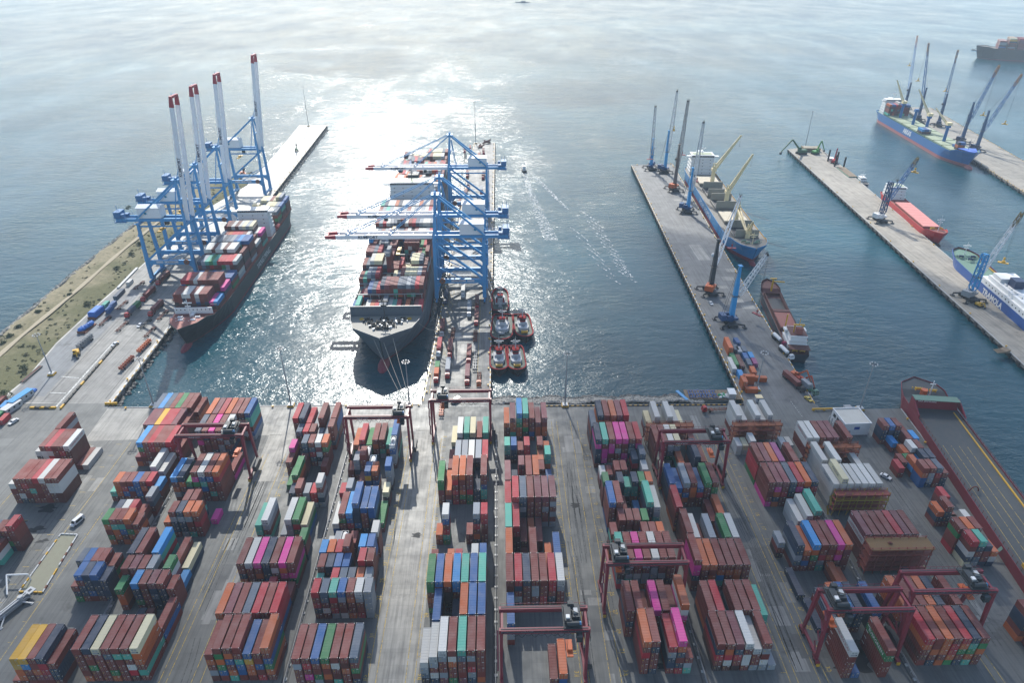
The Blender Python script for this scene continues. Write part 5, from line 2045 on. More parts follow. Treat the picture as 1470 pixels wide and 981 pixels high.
def sts(loc, rz, label, up, troll=30, outreach=66):
    r = thing('quay_crane', label, 'gantry crane', loc, rz, 'blue ship to shore gantry cranes')
    gx, gy, H, AX = 15.25, 8.5, 41.0, 68.0
    for sx in (-1, 1):
        for sy in (-1, 1):
            m = MB()
            m.beam((sx * gx, sy * gy, 2.6), (sx * gx, sy * gy, 15.0), 2.4, 2.0, 0, 2.1, 1.9)
            m.beam((sx * gx, sy * gy, 15.0), (sx * gx, sy * gy * .8, H), 2.1, 1.9, 0, 1.6, 1.5)
            m.build('leg', M_BLUE, r)
    for sx in (-1, 1):
        m = MB()
        m.box(sx * gx - .7, sx * gx + .7, -gy + .7, gy - .7, 2.2, 3.9)
        m.build('sill_beam', M_BLUE, r)
        m = MB()
        for sy in (-1, 1):
            m.box(sx * gx - .5, sx * gx + .5, sy * gy - 4.2, sy * gy + 4.2, 1.0, 2.1)
            for k in range(4):
                y = sy * gy - 3.3 + k * 2.2
                m.tube((sx * gx - .35, y, .45), (sx * gx + .35, y, .45), .45, 8, 1)
        m.build('bogie', [M_BLUE, M_DARK], r)
        m = MB()
        m.box(sx * gx - .6, sx * gx + .6, -gy * .8 + .6, gy * .8 - .6, H - 1.6, H)
        m.build('cross_beam', M_BLUE, r)
    for sy in (-1, 1):
        m = MB()
        m.box(-gx + .95, gx - .95, sy * gy - .7, sy * gy + .7, 12.8, 15.7)
        # haunches
        for sx in (-1, 1):
            m.beam((sx * (gx - .6), sy * gy, 10.5), (sx * (gx - 3.6), sy * gy, 13.5), 1.0, 1.2)
        pb = m.build('portal_beam', M_BLUE, r)
        if sy * (1 if abs(rz) < 1 else -1) < 0:
            m = MB()
            f = sy
            for a, b_ in ((-9, -4.5), (-3.6, 5.5)):
                m.box(a, b_, min(f * (gy + .72), f * (gy + .78)), max(f * (gy + .72), f * (gy + .78)), 13.8, 15.3)
            m.build('sign_plate', M_SIGN, pb)
            text('KUMPORT', 1.2, pb, M_LETTER, face_matrix((.95, f * (gy + .80), 14.5), (-f, 0, 0), (0, 0, 1)))
        m = MB()
        m.beam((gx - .6, sy * gy * .82, H - 2.5), (-gx + .9, sy * gy * .97, 15.8), 1.35, 1.35)
        m.beam((gx - .5, sy * gy * .93, 24), (-2, sy * gy * .98, 15.6), .5, .5)
        m.build('diagonal_brace', M_BLUE, r)
        m = MB()
        m.box(-gx + .6, gx - .6, sy * gy * .8 - .35, sy * gy * .8 + .35, H - 2.6, H - 1.7)
        m.build('top_beam', M_BLUE, r)
    # platform between the portal beams
    m = MB()
    for k in range(12):
        y = -gy + 1.1 + k * 1.35
        m.box(-6.5, 5.5, y, y + .5, 13.9, 14.1)
    m.build('walkway_grating', M_LGREY, r)
    # main girders and back reach
    for sy in (-1, 1):
        m = MB()
        m.box(-30.5, gx + .6, sy * 3.2 - .7, sy * 3.2 + .7, H + .02, H + 2.0)
        m.build('main_girder', M_BLUE, r)
    m = MB()
    m.box(-31.5, -24, -4.4, 4.4, H - .6, H + .0)
    m.box(-31.3, -27.2, -3.6, 3.6, H + 2.05, H + 6.2)
    m.box(-26.4, -24.6, -4.2, -1.5, H + 2.05, H + 5)
    m.box(-27, -24.6, 1.2, 4.2, H + 2.05, H + 3.6)
    for x in (-31, -28.5, -26, -23):
        for y in (-4.6, 4.6):
            m.beam((x, y, H + .1), (x, y, H + 3.4), .18)
    for y in (-4.6, 4.6):
        m.beam((-31.2, y, H + 3.3), (-17, y, H + 3.3), .14)
        m.beam((-31.2, y, H + 2.6), (-17, y, H + 2.6), .12)
    m.tube((-30, 0, H + 6.2), (-30, 0, H + 10.0), .16, 6)
    m.tube((-27.5, -3, H + 6.2), (-27.5, -3, H + 8.4), .12, 6)
    m.build('rear_platform', paint('crane_blue_dark', hexc('2b6b9e'), .5), r)
    # machinery house with a shallow ridge roof and emblem
    m = MB()
    m.box(-15.4, -.6, -4.0, 4.0, H + 2.3, H + 9.2)
    m.add([(-15.8, -4.4, H + 9.2), (-.2, -4.4, H + 9.2), (-.2, 4.4, H + 9.2), (-15.8, 4.4, H + 9.2), (-15.8, 0, H + 10.6), (-.2, 0, H + 10.6)], [(0, 1, 5, 4), (2, 3, 4, 5), (0, 4, 3), (1, 2, 5), (0, 3, 2, 1)])
    h = m.build('machinery_house', M_HOUSE, r)
    for sy in (-1, 1):
        m = MB()
        m.tube((-10.2, sy * 4.02, H + 5.6), (-10.2, sy * 4.07, H + 5.6), .85, 10)
        m.beam((-9.6, sy * 4.05, H + 6.2), (-8.9, sy * 4.05, H + 4.9), .5, .06)
        m.build('emblem', M_TURQ, h)
    # A-frame
    ax = 13.6
    for sy in (-1, 1):
        m = MB()
        m.beam((gx, sy * gy * .8, H), (ax, sy * 1.9, AX), 1.4, 1.4, 0, 1.1, 1.1)
        m.build('mast_leg', M_BLUE, r)
        m = MB()
        m.beam((ax - .6, sy * 1.7, AX - .5), (-16.4, sy * 5.2, H + 2.0), 1.05, 1.05)
        m.build('back_stay', M_BLUE, r)
        m = MB()
        m.beam((ax - 1, sy * 1.6, AX - 4), (gx - 6, sy * gy * .75, H), .5, .5)
        m.build('mast_strut', M_BLUE, r)
    m = MB()
    m.box(ax - 2.6, ax + 2.2, -3.2, 3.2, AX, AX + .3)
    m.box(ax - 1.2, ax + 1.2, -2.6, 2.6, AX - 1.6, AX)
    for y in (-1.6, 0, 1.6):
        m.tube((ax, y - .3, AX + .9), (ax, y + .3, AX + .9), .8, 8)
    for x in (ax - 2.5, ax + 2.1):
        for y in (-3.1, 3.1):
            m.beam((x, y, AX + .3), (x, y, AX + 1.7), .12)
    for y in (-3.1, 3.1):
        m.beam((ax - 2.5, y, AX + 1.7), (ax + 2.1, y, AX + 1.7), .1)
    m.box(ax - .7, ax + .7, -4.6, 4.6, H + 13.2, H + 14.2)
    m.build('mast_head', M_BLUE, r)
    # boom: hinge point and direction
    hg = Vector((gx + 1.0, 0, H + 1.0))
    ang = math.radians(84.0) if up else 0.0
    d = Vector((math.cos(ang), 0, math.sin(ang)))
    n_ = Vector((-math.sin(ang), 0, math.cos(ang)))
    LB = outreach
    SEP = 4.3 if up else 3.1
    boom = MB()
    for sy in (-1, 1):
        o_ = Vector((0, sy * SEP, 0))
        boom.beam(hg + o_ + d * .2, hg + o_ + d * (LB - 6.5), *((2.5, 1.3) if up else (1.3, 2.5)))
    for k in range(7):
        p = hg + d * (3 + k * 9.2)
        boom.beam(p + Vector((0, -2.4, 0)) + n_ * .5, p + Vector((0, 2.4, 0)) + n_ * .5, .4)
    bo = boom.build('boom', M_BOOM, r)
    m = MB()
    for sy in (-1, 1):
        o_ = Vector((0, sy * SEP, 0))
        m.beam(hg + o_ + d * (LB - 6.45), hg + o_ + d * LB, *((2.6, 1.4, 0, 1.7, 1.1) if up else (1.4, 2.6, 0, 1.1, 1.7)))
    m.beam(hg + d * (LB - .6) + Vector((0, -3.2, 0)), hg + d * (LB - .6) + Vector((0, 3.2, 0)), 1.6, 1.4)
    m.build('boom_tip', M_TIP, bo)
    m = MB()
    m.box(-.01, .01, -.01, .01, 0, .01)
    m = MB()
    for sy in (-1, 1):
        for k in range(20):
            p = hg + d * (4 + k * 2.6) + Vector((0, sy * 3.75, 0)) + n_ * 1.0
            m.beam(p, p + n_ * 1.2, .07)
        m.beam(hg + d * 3 + Vector((0, sy * 3.75, 0)) + n_ * 2.2, hg + d * 55 + Vector((0, sy * 3.75, 0)) + n_ * 2.2, .09)
    tip = hg + d * LB
    m.beam(tip + n_ * .7, tip + n_ * .7 + Vector((0, 4.4, .2)), .25)
    m.beam(tip + n_ * .7 + Vector((0, -1, 0)), tip + n_ * .7 + Vector((0, -1, 0)) + d * 2.0, .2)
    # catwalk girder with arched cable guides
    m.beam(hg + d * 12 + Vector((0, -1.5, 0)) + n_ * .4, hg + d * 52 + Vector((0, -1.5, 0)) + n_ * .4, .35, .2)
    o = m.build('boom_railing', M_BLUE if up else M_BOOM, bo)
    for sy in (-1, 1):
        face = Vector((0, sy * (SEP + .68), 0))
        text('KUMPORT', 2.6, bo, M_LETTER, Matrix.LocRotScale(None, None, None) @ face_matrix(hg + d * (LB * .60 if not up else LB * .45) + face + Vector((0, sy * .02, 0)), (d if sy < 0 else -d), (n_ if sy < 0 else n_)), 'lettering', .03)
    # forestays
    m = MB()
    for sy in (-1, 1):
        a = Vector((ax + .8, sy * 1.7, AX))
        if up:
            p1, p2 = hg + d * (LB * .40) + Vector((0, sy * 3, 0)) - d * 0 + n_ * .9, hg + d * 8 + Vector((0, sy * 3, 0)) + n_ * 3
            m.beam(a, hg + d * 36 + Vector((0, sy * 2.6, 0)) + n_ * 1.2, .4)
        else:
            m.beam(a, hg + d * (LB * .80) + Vector((0, sy * 3.0, .9)), .42)
            m.beam(a + Vector((0, 0, -1)), hg + d * (LB * .40) + Vector((0, sy * 3.0, .9)), .42)
    m.build('fore_stay', M_BLUE, r)
    if not up:
        m = MB()
        for f in (.4, .8):
            p = hg + d * (LB * f)
            m.box(p.x - .8, p.x + .8, -3.6, 3.6, H + 1.9, H + 2.6)
            m.box(p.x - .6, p.x + .6, -3.5, -2.6, H + 2.6, H + 4.0)
            m.box(p.x - .6, p.x + .6, 2.6, 3.5, H + 2.6, H + 4.0)
        m.build('stay_bracket', M_BOOM, bo)
    # trolley, cab and spreader
    tx = hg.x + troll if not up else -4.0
    m = MB()
    m.box(tx - 3, tx + 3, -2.2, 2.2, H - .6, H + .4)
    m.box(tx - 2.2, tx + 2.2, -1.8, 1.8, H + .4, H + 1.5)
    tr = m.build('trolley', M_LGREY, r)
    m = MB()
    m.box(tx + 3.2, tx + 5.6, -1.1, 1.1, H - 3.2, H - .7)
    m.build('operator_cab', M_GLASS, tr)
    zs = H - 10 if not up else H - 7
    m = MB()
    m.box(tx - 1.1, tx + 1.1, -6, 6, zs, zs + .5)
    m.box(tx - .9, tx + .9, -1.6, 1.6, zs + .5, zs + 1.6)
    m.build('spreader', M_YEL, tr)
    m = MB()
    for x in (-.9, .9):
        for y in (-1.4, 1.4):
            m.tube((tx + x, y, zs + 1.6), (tx + x, y, H - .6), .05, 4, cap=False)
    m.build('hoist_rope', M_DARK, tr)
    # cable reel, stair tower
    m = MB()
    f = -1 if abs(rz) < 1 else 1
    for sx in (1,):
        cx = gx - 4.2
        m.tube((cx, f * (gy + .7), 14.6), (cx, f * (gy + 1.3), 14.6), 1.9, 16)
        m.tube((cx, f * (gy + .66), 14.6), (cx, f * (gy + 1.4), 14.6), .6, 10, 1)
    m.build('cable_reel', [paint('reel_brown', hexc('7a4a35'), .7), M_DARK], r)
    m = MB()
    for k in range(9):
        z0 = 3 + k * 4.2
        s_ = 1 if k % 2 else -1
        m.beam((-gx - 1.6, -gy + 1 - 2 * s_ * .9 + 2, z0), (-gx - 1.6, -gy + 1 + 2 * s_ * .9 + 2, z0 + 4.2), .7, .12)
        m.box(-gx - 2.2, -gx - 1.0, -gy + .2 + (3.4 if s_ > 0 else 0), -gy + 1.4 + (3.4 if s_ > 0 else 0), z0 + 4.1, z0 + 4.25)
    m.build('stair', M_BLUE, r)
    return r


for x, y, lb, tr in ((-24.8, 399.5, 'nearest blue quay crane with lowered white boom over the big ship', 22), (-24.8, 436.5, 'middle blue quay crane with lowered white boom over the big ship', 30),
                     (-24.8, 549.5, 'farthest blue quay crane with lowered white boom by the ship bridge', 14)):
    sts((x, y, 0), math.pi, lb, False, tr)
for y, lb in ((433, 'nearest blue quay crane with its white boom raised, left pier'), (467.5, 'second nearest blue quay crane with raised boom on left pier'), (515, 'third raised boom quay crane from the near end of left pier'), (613, 'farthest raised boom quay crane, standing alone toward the pier tip')):
    x = np.interp(y, [281, 891], [-193.8, -217.5]) - 20.3
    sts((x, y, 0), .0, lb, True, 66, 78)
# crane rails
m = MB()
for x0, x1, y0, y1 in ((-40.3 + 1.6, -29, 282, 795), (-9.6, -6.9, 282, 795)):
    for dx in (-.9, 0, .9):
        m.beam((x0 + dx + (1.2 if x0 < -20 else 0), y0, .03), (x0 + dx + .3 + (1.2 if x0 < -20 else 0), y1, .03), .2, .06)
for off in (-5.0, -35.4):
    m.beam((-193.8 + off, 285, .03), (-217.5 + off + 6 * (off < -9) * 0, 880, .03), .25, .06)
tag(m.build('crane_rail', M_DARK), 'dark steel crane rails sunk in the piers', None, None, 'structure')


# ------------------------------------------------------------------ yard gantries
def rtg(xl, yc, label, t_frac=.05, t_y=0, span=26.0, drop=6, rz=0.0, house=1, spreader_out=True):
    H = 22.4
    r = thing('yard_gantry_crane', label, 'gantry crane', (xl + span / 2, yc, 0), rz, 'red rubber tyred gantry cranes over the stacks')
    hx = span / 2
    for sx in (-1, 1):
        for sy in (-1, 1):
            m = MB()
            m.beam((sx * hx, sy * 5.4, 2.2), (sx * (hx - .1), sy * 3.75, H - .8), .75, .95, 0, 1.0, 1.35)
            m.build('leg', M_CRIM, r)
            m = MB()
            for k in (-.85, .85):
                m.tube((sx * hx - .35, sy * 5.4 + k, .8), (sx * hx + .35, sy * 5.4 + k, .8), .8, 12)
                m.tube((sx * hx - .38, sy * 5.4 + k, .8), (sx * hx + .38, sy * 5.4 + k, .8), .35, 8, 1)
            w_ = m.build('wheel', [M_BLACK, M_CRIM], r)
            m = MB()
            m.box(sx * hx - .55, sx * hx + .55, sy * 5.4 - 1.7, sy * 5.4 + 1.7, 1.5, 2.15)
            m.box(sx * hx - .5, sx * hx + .5, sy * 7.2 - .25, sy * 7.2 + .25, .5, 1.6, 1)
            m.build('bogie', [M_CRIM, M_YEL], r)
        m = MB()
        m.box(sx * hx - .45, sx * hx + .45, -4.9, 4.9, 2.2, 3.1)
        m.build('sill_beam', M_CRIM, r)
        m = MB()
        m.beam((sx * (hx - .3), -3.1, H - .2), (sx * (hx - .3), 3.1, H - .2), .7, .8)
        m.build('end_tie', M_CRIM, r)
    for sy in (-1, 1):
        m = MB()
        m.box(-hx - .6, hx + .6, sy * 3.75 - .55, sy * 3.75 + .55, H - .8, H + .8)
        g_ = m.build('girder', M_CRIM, r)
        m = MB()
        m.box(-hx, hx, sy * 3.75 - .12, sy * 3.75 + .12, H + .82, H + .92, 1)
        m.box(-hx, hx, sy * 4.55 - .3, sy * 4.55 + .3, H + .3, H + .36, 1)
        for k in range(14):
            x = -hx + k * span / 13
            m.beam((x, sy * 4.85, H + .35), (x, sy * 4.85, H + 1.35), .06)
        m.beam((-hx, sy * 4.85, H + 1.35), (hx, sy * 4.85, H + 1.35), .07)
        m.build('handrail', [M_CRIM, M_DARK], g_)
        if sy < 0:
            text('KUMPORT', 1.05, g_, M_LETTERW, face_matrix((-hx * .45, -3.75 - .57, H - .02), (1, 0, 0), (0, 0, 1)), 'lettering', .02)
            text('RTG', .9, g_, M_LETTERW, face_matrix((hx * .12, -3.75 - .57, H - .02), (1, 0, 0), (0, 0, 1)), 'lettering', .02)
            text('40 T', .9, g_, M_LETTERW, face_matrix((hx * .84, -3.75 - .57, H - .02), (1, 0, 0), (0, 0, 1)), 'lettering', .02)
            m = MB()
            n = 9
            for k in range(n):
                x0, x1 = -hx * .75 + k * 1.95, -hx * .75 + (k + 1) * 1.95
                pv = None
                for q in range(7):
                    t = q / 6
                    p = Vector((x0 + (x1 - x0) * t, -4.2, H - .95 - 1.5 * 4 * t * (1 - t) * (.6 + .4 * (k % 2))))
                    if pv:
                        m.tube(pv, p, .07, 4, cap=False)
                    pv = p
            m.build('cable_festoon', M_BLACK, r)
    # trolley with machinery
    tx = -hx + 2.6 + t_frac * (span - 5.2)
    m = MB()
    m.box(tx - 2.7, tx + 2.7, -4.2, 4.2, H + .95, H + 1.3)
    m.box(tx - 2.3, tx - .3, -2.8, 2.2, H + 1.3, H + 3.0)
    m.box(tx + .2, tx + 2.3, -1.2, 3.2, H + 1.3, H + 2.5)
    m.tube((tx - 1.8, -3.2, H + 2.1), (tx + 2.0, -3.2, H + 2.1), .7, 10)
    m.box(tx - 1.0, tx + .8, 2.6, 3.9, H + 1.3, H + 3.5)
    m.beam((tx - 2.5, 3.6, H + 1.3), (tx + 2.2, -1.5, H + 4.2), .2)
    for x in (-2.6, 2.6):
        for y in (-4, -1.3, 1.3, 4):
            m.beam((tx + x, y, H + 1.3), (tx + x, y, H + 2.5), .08)
        m.beam((tx + x, -4, H + 2.5), (tx + x, 4, H + 2.5), .08)
    t = m.build('trolley', paint('trolley_dark', hexc('2c3236'), .55, dirt=.3), r)
    m = MB()
    m.box(tx - 1.9, tx - .8, -2.2, -1.0, H + 3.02, H + 3.5)
    m.tube((tx + 1.3, -2.9, H + 1.9), (tx + 2.6, -2.9, H + 1.9), .55, 10, 1)
    m.box(tx + .6, tx + 1.8, 0, 1.6, H + 2.52, H + 3.1, 2)
    m.build_each('hoist_motor', [M_WHITE, M_BLUE, M_LGREY], t)
    m = MB()
    m.box(tx + 1.0, tx + 2.8, -6.1, -4.4, H - 2.6, H - .2)
    m.build('operator_cab', M_GLASS, t)
    m = MB()
    zs = H - drop
    m.box(tx - 1.0, tx + 1.0, -3.0, 3.0, zs, zs + .45)
    m.box(tx - .8, tx + .8, -1.2, 1.2, zs + .45, zs + 1.3)
    m.build('spreader', M_ORANGE, t)
    m = MB()
    for x in (-.8, .8):
        for y in (-1.2, 1.2):
            m.tube((tx + x, y, zs + 1.3), (tx + x, y, H + .9), .05, 4, cap=False)
    m.build('hoist_rope', M_DARK, t)
    sx = house
    m = MB()
    a, b_ = sorted((sx * (hx + .55), sx * (hx + 2.2)))
    m.box(a, b_, -3.2, 2.2, 2.6, 5.2)
    m.box(a, b_, 2.5, 4.2, 2.6, 4.4)
    m.build('power_house', M_DARK, r)
    m = MB()
    for k in range(8):
        z0 = 3 + k * 2.4
        s_ = 1 if k % 2 else -1
        m.beam((-sx * (hx + 1.0), -4.2 - s_ * .9, z0), (-sx * (hx + 1.0), -4.2 + s_ * .9, z0 + 2.4), .55, .1)
    m.build('stair', M_CRIM, r)
    return r


rtg(-31.1, 252.0, 'red yard gantry at the root of the middle pier', .12, 0, 26.4, 5)
rtg(-66.6, 240.2, 'red yard gantry over the lane with white tank containers', .93, 0, 26.6, 4)
rtg(-133.6, 228.6, 'leftmost red yard gantry over the back left stacks', .86, 0, 26.8, 12)
rtg(66.2, 220.5, 'red yard gantry before the left refrigerated rack', .88, 0, 26.6, 9)
rtg(34.4, 158.3, 'red yard gantry over the stack with bright pink roof', .08, 0, 26.2, 5)
rtg(-.6, 133.8, 'red yard gantry nearest the camera, over an empty bay', .90, 0, 25.8, 14)
rtg(99.1, 138.8, 'near right red yard gantry over the green lettered container', .06, 0, 25.6, 9)
rtg(128.4, 145.2, 'red yard gantry at far right over the front right stack', .87, 0, 25.8, 5)


# ------------------------------------------------------------------ mobile harbour cranes
def lattice(m, a, b_, w0, w1, n, r=.16, mi=0, chord=.22):
    a, b_ = Vector(a), Vector(b_)
    d = (b_ - a).normalized()
    s = d.cross(Vector((0, 0, 1)))
    s = s.normalized() if s.length > .05 else Vector((1, 0, 0))
    u = s.cross(d)
    pts = []
    for i in range(n + 1):
        f = i / n
        wv = (w0 + (w1 - w0) * f) / 2
        wv *= min(1, .35 + f * 5) if True else 1
        c = a.lerp(b_, f)
        pts.append([c + s * (i_ * wv) + u * (j_ * wv) for i_, j_ in ((-1, -1), (1, -1), (1, 1), (-1, 1))])
    for i in range(n):
        for k in range(4):
            m.beam(pts[i][k], pts[i + 1][k], chord, chord, mi)
            k2 = (k + 1) % 4
            if i % 2:
                m.beam(pts[i][k], pts[i + 1][k2], r, r, mi)
            else:
                m.beam(pts[i][k2], pts[i + 1][k], r, r, mi)
    return pts


def mobile_crane(base, label, tower_px, tip_px, col_t, col_b, col_boom, col_slew, ht, rz=0.0, tip_z=None, grab='grab', cab_white=True, col_tip=None, lattice_tower=False, group='mobile harbour cranes on the right piers', hook=22):
    x, y = base
    r = thing('harbour_crane', label, 'harbour crane', (x, y, 0), 0, group)
    m = MB()
    cr, sr = math.cos(rz), math.sin(rz)

    def T(p):
        return (p[0] * cr - p[1] * sr, p[0] * sr + p[1] * cr, p[2])
    m.cbox((0, 0, 1.7), (5.2, 13, 1.6), rz)
    for sx in (-1, 1):
        for k in range(6):
            yy = -5.4 + k * 2.15
            m.tube(T((sx * 2.0, yy, .8)), T((sx * 3.0, yy, .8)), .8, 8, 1)
    ch = m.build('chassis', [M_DARK, M_BLACK], r)
    for sx in (-1, 1):
        for sy in (-1, 1):
            m = MB()
            m.beam(T((sx * 2.3, sy * 4.8, 2.2)), T((sx * 6.6, sy * 6.0, 2.0)), .9, .9)
            m.beam(T((sx * 6.6, sy * 6.0, 2.3)), T((sx * 7.0, sy * 6.2, .6)), .6)
            m.cbox(T((sx * 7.0, sy * 6.2, .3)), (2.2, 2.2, .5), rz)
            m.build('outrigger', M_DARK, r)
    tx, ty = tip_px
    if tip_z is None:
        tip_z = 66
    TX, TY = G(tx, ty, tip_z)
    tip = Vector((TX - x, TY - y, tip_z))
    az = Vector((tip.x, tip.y)).normalized()
    ra = math.atan2(az.y, az.x) - math.pi / 2      # slew: local +y to the boom side
    c2, s2 = math.cos(ra), math.sin(ra)

    def S(p):
        return Vector((p[0] * c2 - p[1] * s2, p[0] * s2 + p[1] * c2, p[2]))
    m = MB()
    m.tube((0, 0, 2.5), (0, 0, 3.6), 2.3, 14)
    m.cbox(S((0, -1.5, 4.3)), (5.4, 10.5, 1.3), ra)
    m.cbox(S((0, -5.2, 6.0)), (5.2, 3.2, 2.4), ra)
    m.cbox(S((-1.9, -1.2, 5.9)), (1.5, 3.6, 2.0), ra)
    m.cbox(S((1.9, -1.2, 5.7)), (1.5, 3.6, 1.6), ra)
    sl = m.build('slewing_platform', col_slew, r)
    m = MB()
    tb = S((0, .4, 4.9))
    tt = Vector((tb.x, tb.y, ht))
    if lattice_tower:
        lattice(m, tb, tt, 3.6, 2.8, 8, .4, 0, .65)
    else:
        m.beam(tb, Vector((tb.x, tb.y, ht * .72)), 2.8, 2.8, 0, 2.3, 2.3)
        m.beam(Vector((tb.x, tb.y, ht * .72)), tt, 2.1, 2.1, 0, 1.1, 1.6)
    m.cbox((tb.x, tb.y, ht + .1), (2.6, 2.2, .5), ra)
    tw = m.build('tower', col_t, r)
    m = MB()
    m.ball(tb + S((-1.9, .9, ht * .56)) , 1.35, 10, 7)
    cb = m.build('operator_cab', M_WHITE if cab_white else M_DARK, tw)
    m = MB()
    m.box(tb.x - 2.2, tb.x + 2.2, tb.y - 2.2, tb.y + 2.2, ht * .50, ht * .50 + .15)
    m.build('platform', M_DARK, tw)
    m = MB()
    pv = tb + S((0, 1.5, 0))
    pv.z = ht * .48
    n = 12
    k0 = len(m.f)
    lattice(m, pv, tip, 2.9, 1.5, n, .26, 0, .42)
    bm = m.build('boom', [col_boom], r)
    if col_tip:
        m = MB()
        lattice(m, pv.lerp(tip, .80), tip, 2.0, 1.6, 3, .3, 0, .5)
        m.build('boom_end', col_tip, bm)
    m = MB()
    m.cbox((tip.x, tip.y, tip.z), (1.8, 1.8, 1.0), ra)
    for q in (-.7, .7):
        pp = tip + S((q, .2, 0))
        m.tube(pp + Vector((-.1, 0, .5)), pp + Vector((.1, 0, .5)), .8, 8)
        m.beam(pp, pp + Vector((0, 0, 2.0)), .3)
    m.build('boom_head', col_tip or M_DARK, bm)
    m = MB()
    for q in (-.6, .6):
        m.tube(tt + S((q, 0, 0)), tip + S((q, 0, 0)), .07, 4, cap=False)
        m.tube(tt + S((q, -.5, 0)), S((q * 2, -5.5, 6.5)), .08, 4, cap=False)
    hz = max(6, tip.z - hook)
    hp = Vector((tip.x, tip.y, hz)) + S((0, 1.2, 0))
    for q in (-.4, .4):
        m.tube(tip + S((q, 1.0, 0)), hp + S((q, 0, 0)), .06, 4, cap=False)
    m.build('rope', M_BLACK, bm)
    m = MB()
    if grab == 'grab':
        m.ball(hp - Vector((0, 0, .3)), .7, 8, 5)
        m.beam(hp, hp - Vector((0, 0, 2.5)), .5)
        m.cbox(hp - Vector((0, 0, 2.6)), (6.0, 1.8, .5), ra + .4)
        m.build('spreader', paint('spreader_dark_red', hexc('8c2a30'), .5), bm)
    else:
        m.ball(hp, .8, 8, 5)
        m.beam(hp, hp - Vector((0, 0, 2.5)), .5)
        m.cbox(hp - Vector((0, 0, 3)), (6, 1.8, .6), ra + .4)
        m.cbox(hp - Vector((0, 0, 2.2)), (2, 1.4, 1), ra + .4)
        m.build('spreader', M_YEL, bm)
    return r


M_LB = paint('harbour_crane_blue', hexc('2b92cc'), .4, dirt=.15)
M_DB = paint('harbour_crane_dark_blue', hexc('1b4672'), .45, dirt=.2)
M_DG = paint('harbour_crane_grey', hexc('33373c'), .5, dirt=.2)
M_BR = paint('harbour_crane_brown', hexc('655855'), .55, dirt=.3)
M_WB = paint('lattice_white', (.6, .62, .64), .5, dirt=.15)
M_DBL = paint('lattice_blue', hexc('34689c'), .5)
mobile_crane((155.8, 686), 'bright blue harbour crane nearest the left corner of the grey pier end', None, (941, 153), M_LB, M_DARK, M_WB, M_DB, 31, 0, 63, 'grab', hook=48)
mobile_crane((167.5, 676), 'bright blue harbour crane on the right of the grey pier end', None, (972, 131), M_LB, M_DARK, M_WB, M_DB, 41, .1, 78, 'y', hook=33)
mobile_crane((164, 617), 'brown harbour crane with orange base near the blue bulk carrier', None, (988, 145), M_BR, M_DARK, paint('lattice_grey', (.3, .29, .29), .55), M_ORANGE, 42, .1, 79, 'grab', cab_white=False, hook=45)
mobile_crane((161.5, 557), 'bright blue harbour crane amidships of the blue bulk carrier', None, (1010, 176), M_LB, M_DARK, M_WB, M_DB, 38, 0, 75, 'grab', hook=45)
mobile_crane((138.5, 400), 'dark grey harbour crane with orange base on the grey pier', None, (1063, 282), M_DG, M_DARK, M_WB, M_ORANGE, 37, .1, 48, 'grab', hook=36)
mobile_crane((138.5, 357), 'large bright blue harbour crane beside the orange containers, grey pier', None, (1101, 366), M_LB, M_DARK, M_WB, M_DB, 38, .1, 44, 'grab', hook=36)
mobile_crane((316, 531), 'dark blue lattice harbour crane by the red coaster', None, (1317, 228), M_DB, M_DARK, M_DBL, M_WHITE, 33, .1, 50, 'y', lattice_tower=True, col_tip=paint('dark_ochre', hexc('6a5a2a'), .6), hook=8)
mobile_crane((303, 387), 'light blue lattice harbour crane beside the white ferry', None, (1466, 308), M_LB, M_DARK, M_WB, M_GREY, 31, .1, 52, 'y', lattice_tower=True, col_tip=paint('dark_ochre', hexc('6a5a2a'), .6), hook=30)
OC = paint('boom_end_ochre', hexc('9a6a35'), .6)
for (bx, by), tip, z, ht, lb, hk in ((G(1298, 155), (1317, 52), 76, 34, 'farthest dark blue harbour crane behind the bright blue ship', 40), (G(1317, 172), (1333, 63), 84, 40, 'second farthest dark blue harbour crane behind the bright blue ship', 44),
                                     (G(1346, 181), (1375, 73), 82, 39, 'middle dark blue harbour crane of the five on the far pier', 46), ((538, 788), (1434, 95), 82, 45, 'second nearest dark blue harbour crane by the blue bow', 50),
                                     ((533, 752), (1466, 108), 78, 43, 'nearest dark blue harbour crane beyond the blue bow', 48)):
    mobile_crane((bx, by), lb, None, tip, M_DB, M_DARK, M_DBL, M_NAVY, ht, -.15, z, 'y', False, OC, hook=hk, group='dark blue harbour cranes on the far right pier')
# ------------------------------------------------------------------ lamp masts
def lamp_mast(px, py, h, label, xy=None):
    x, y = xy or G(px, py)
    r = thing('lamp_mast', label, 'lamp mast', (x, y, 0), 0, 'tall lamp masts around the port')
    m = MB()
    m.tube((0, 0, 0), (0, 0, h), .42, 10, 0, .16)
    m.build('mast', M_GREY, r)
    m = MB()
    m.box(-1.6, 1.6, -1.6, 1.6, 0, .8, 0)
    m.box(-1.3, 1.3, -1.3, 1.3, .8, 1.3, 1)
    m.build('base', [M_YEL, M_LGREY], r)
    m = MB()
    m.box(-1.9, 1.9, -.15, .15, h, h + .2)
    m.box(-.15, .15, -1.9, 1.9, h + .01, h + .19)
    hd = m.build('lamp_frame', M_DARK, r)
    for k in range(8):
        a = k * math.pi / 4
        m = MB()
        m.cbox((1.7 * math.cos(a), 1.7 * math.sin(a), h + .25), (.5, .6, .35), a)
        m.build('floodlight', M_LGREY, hd)


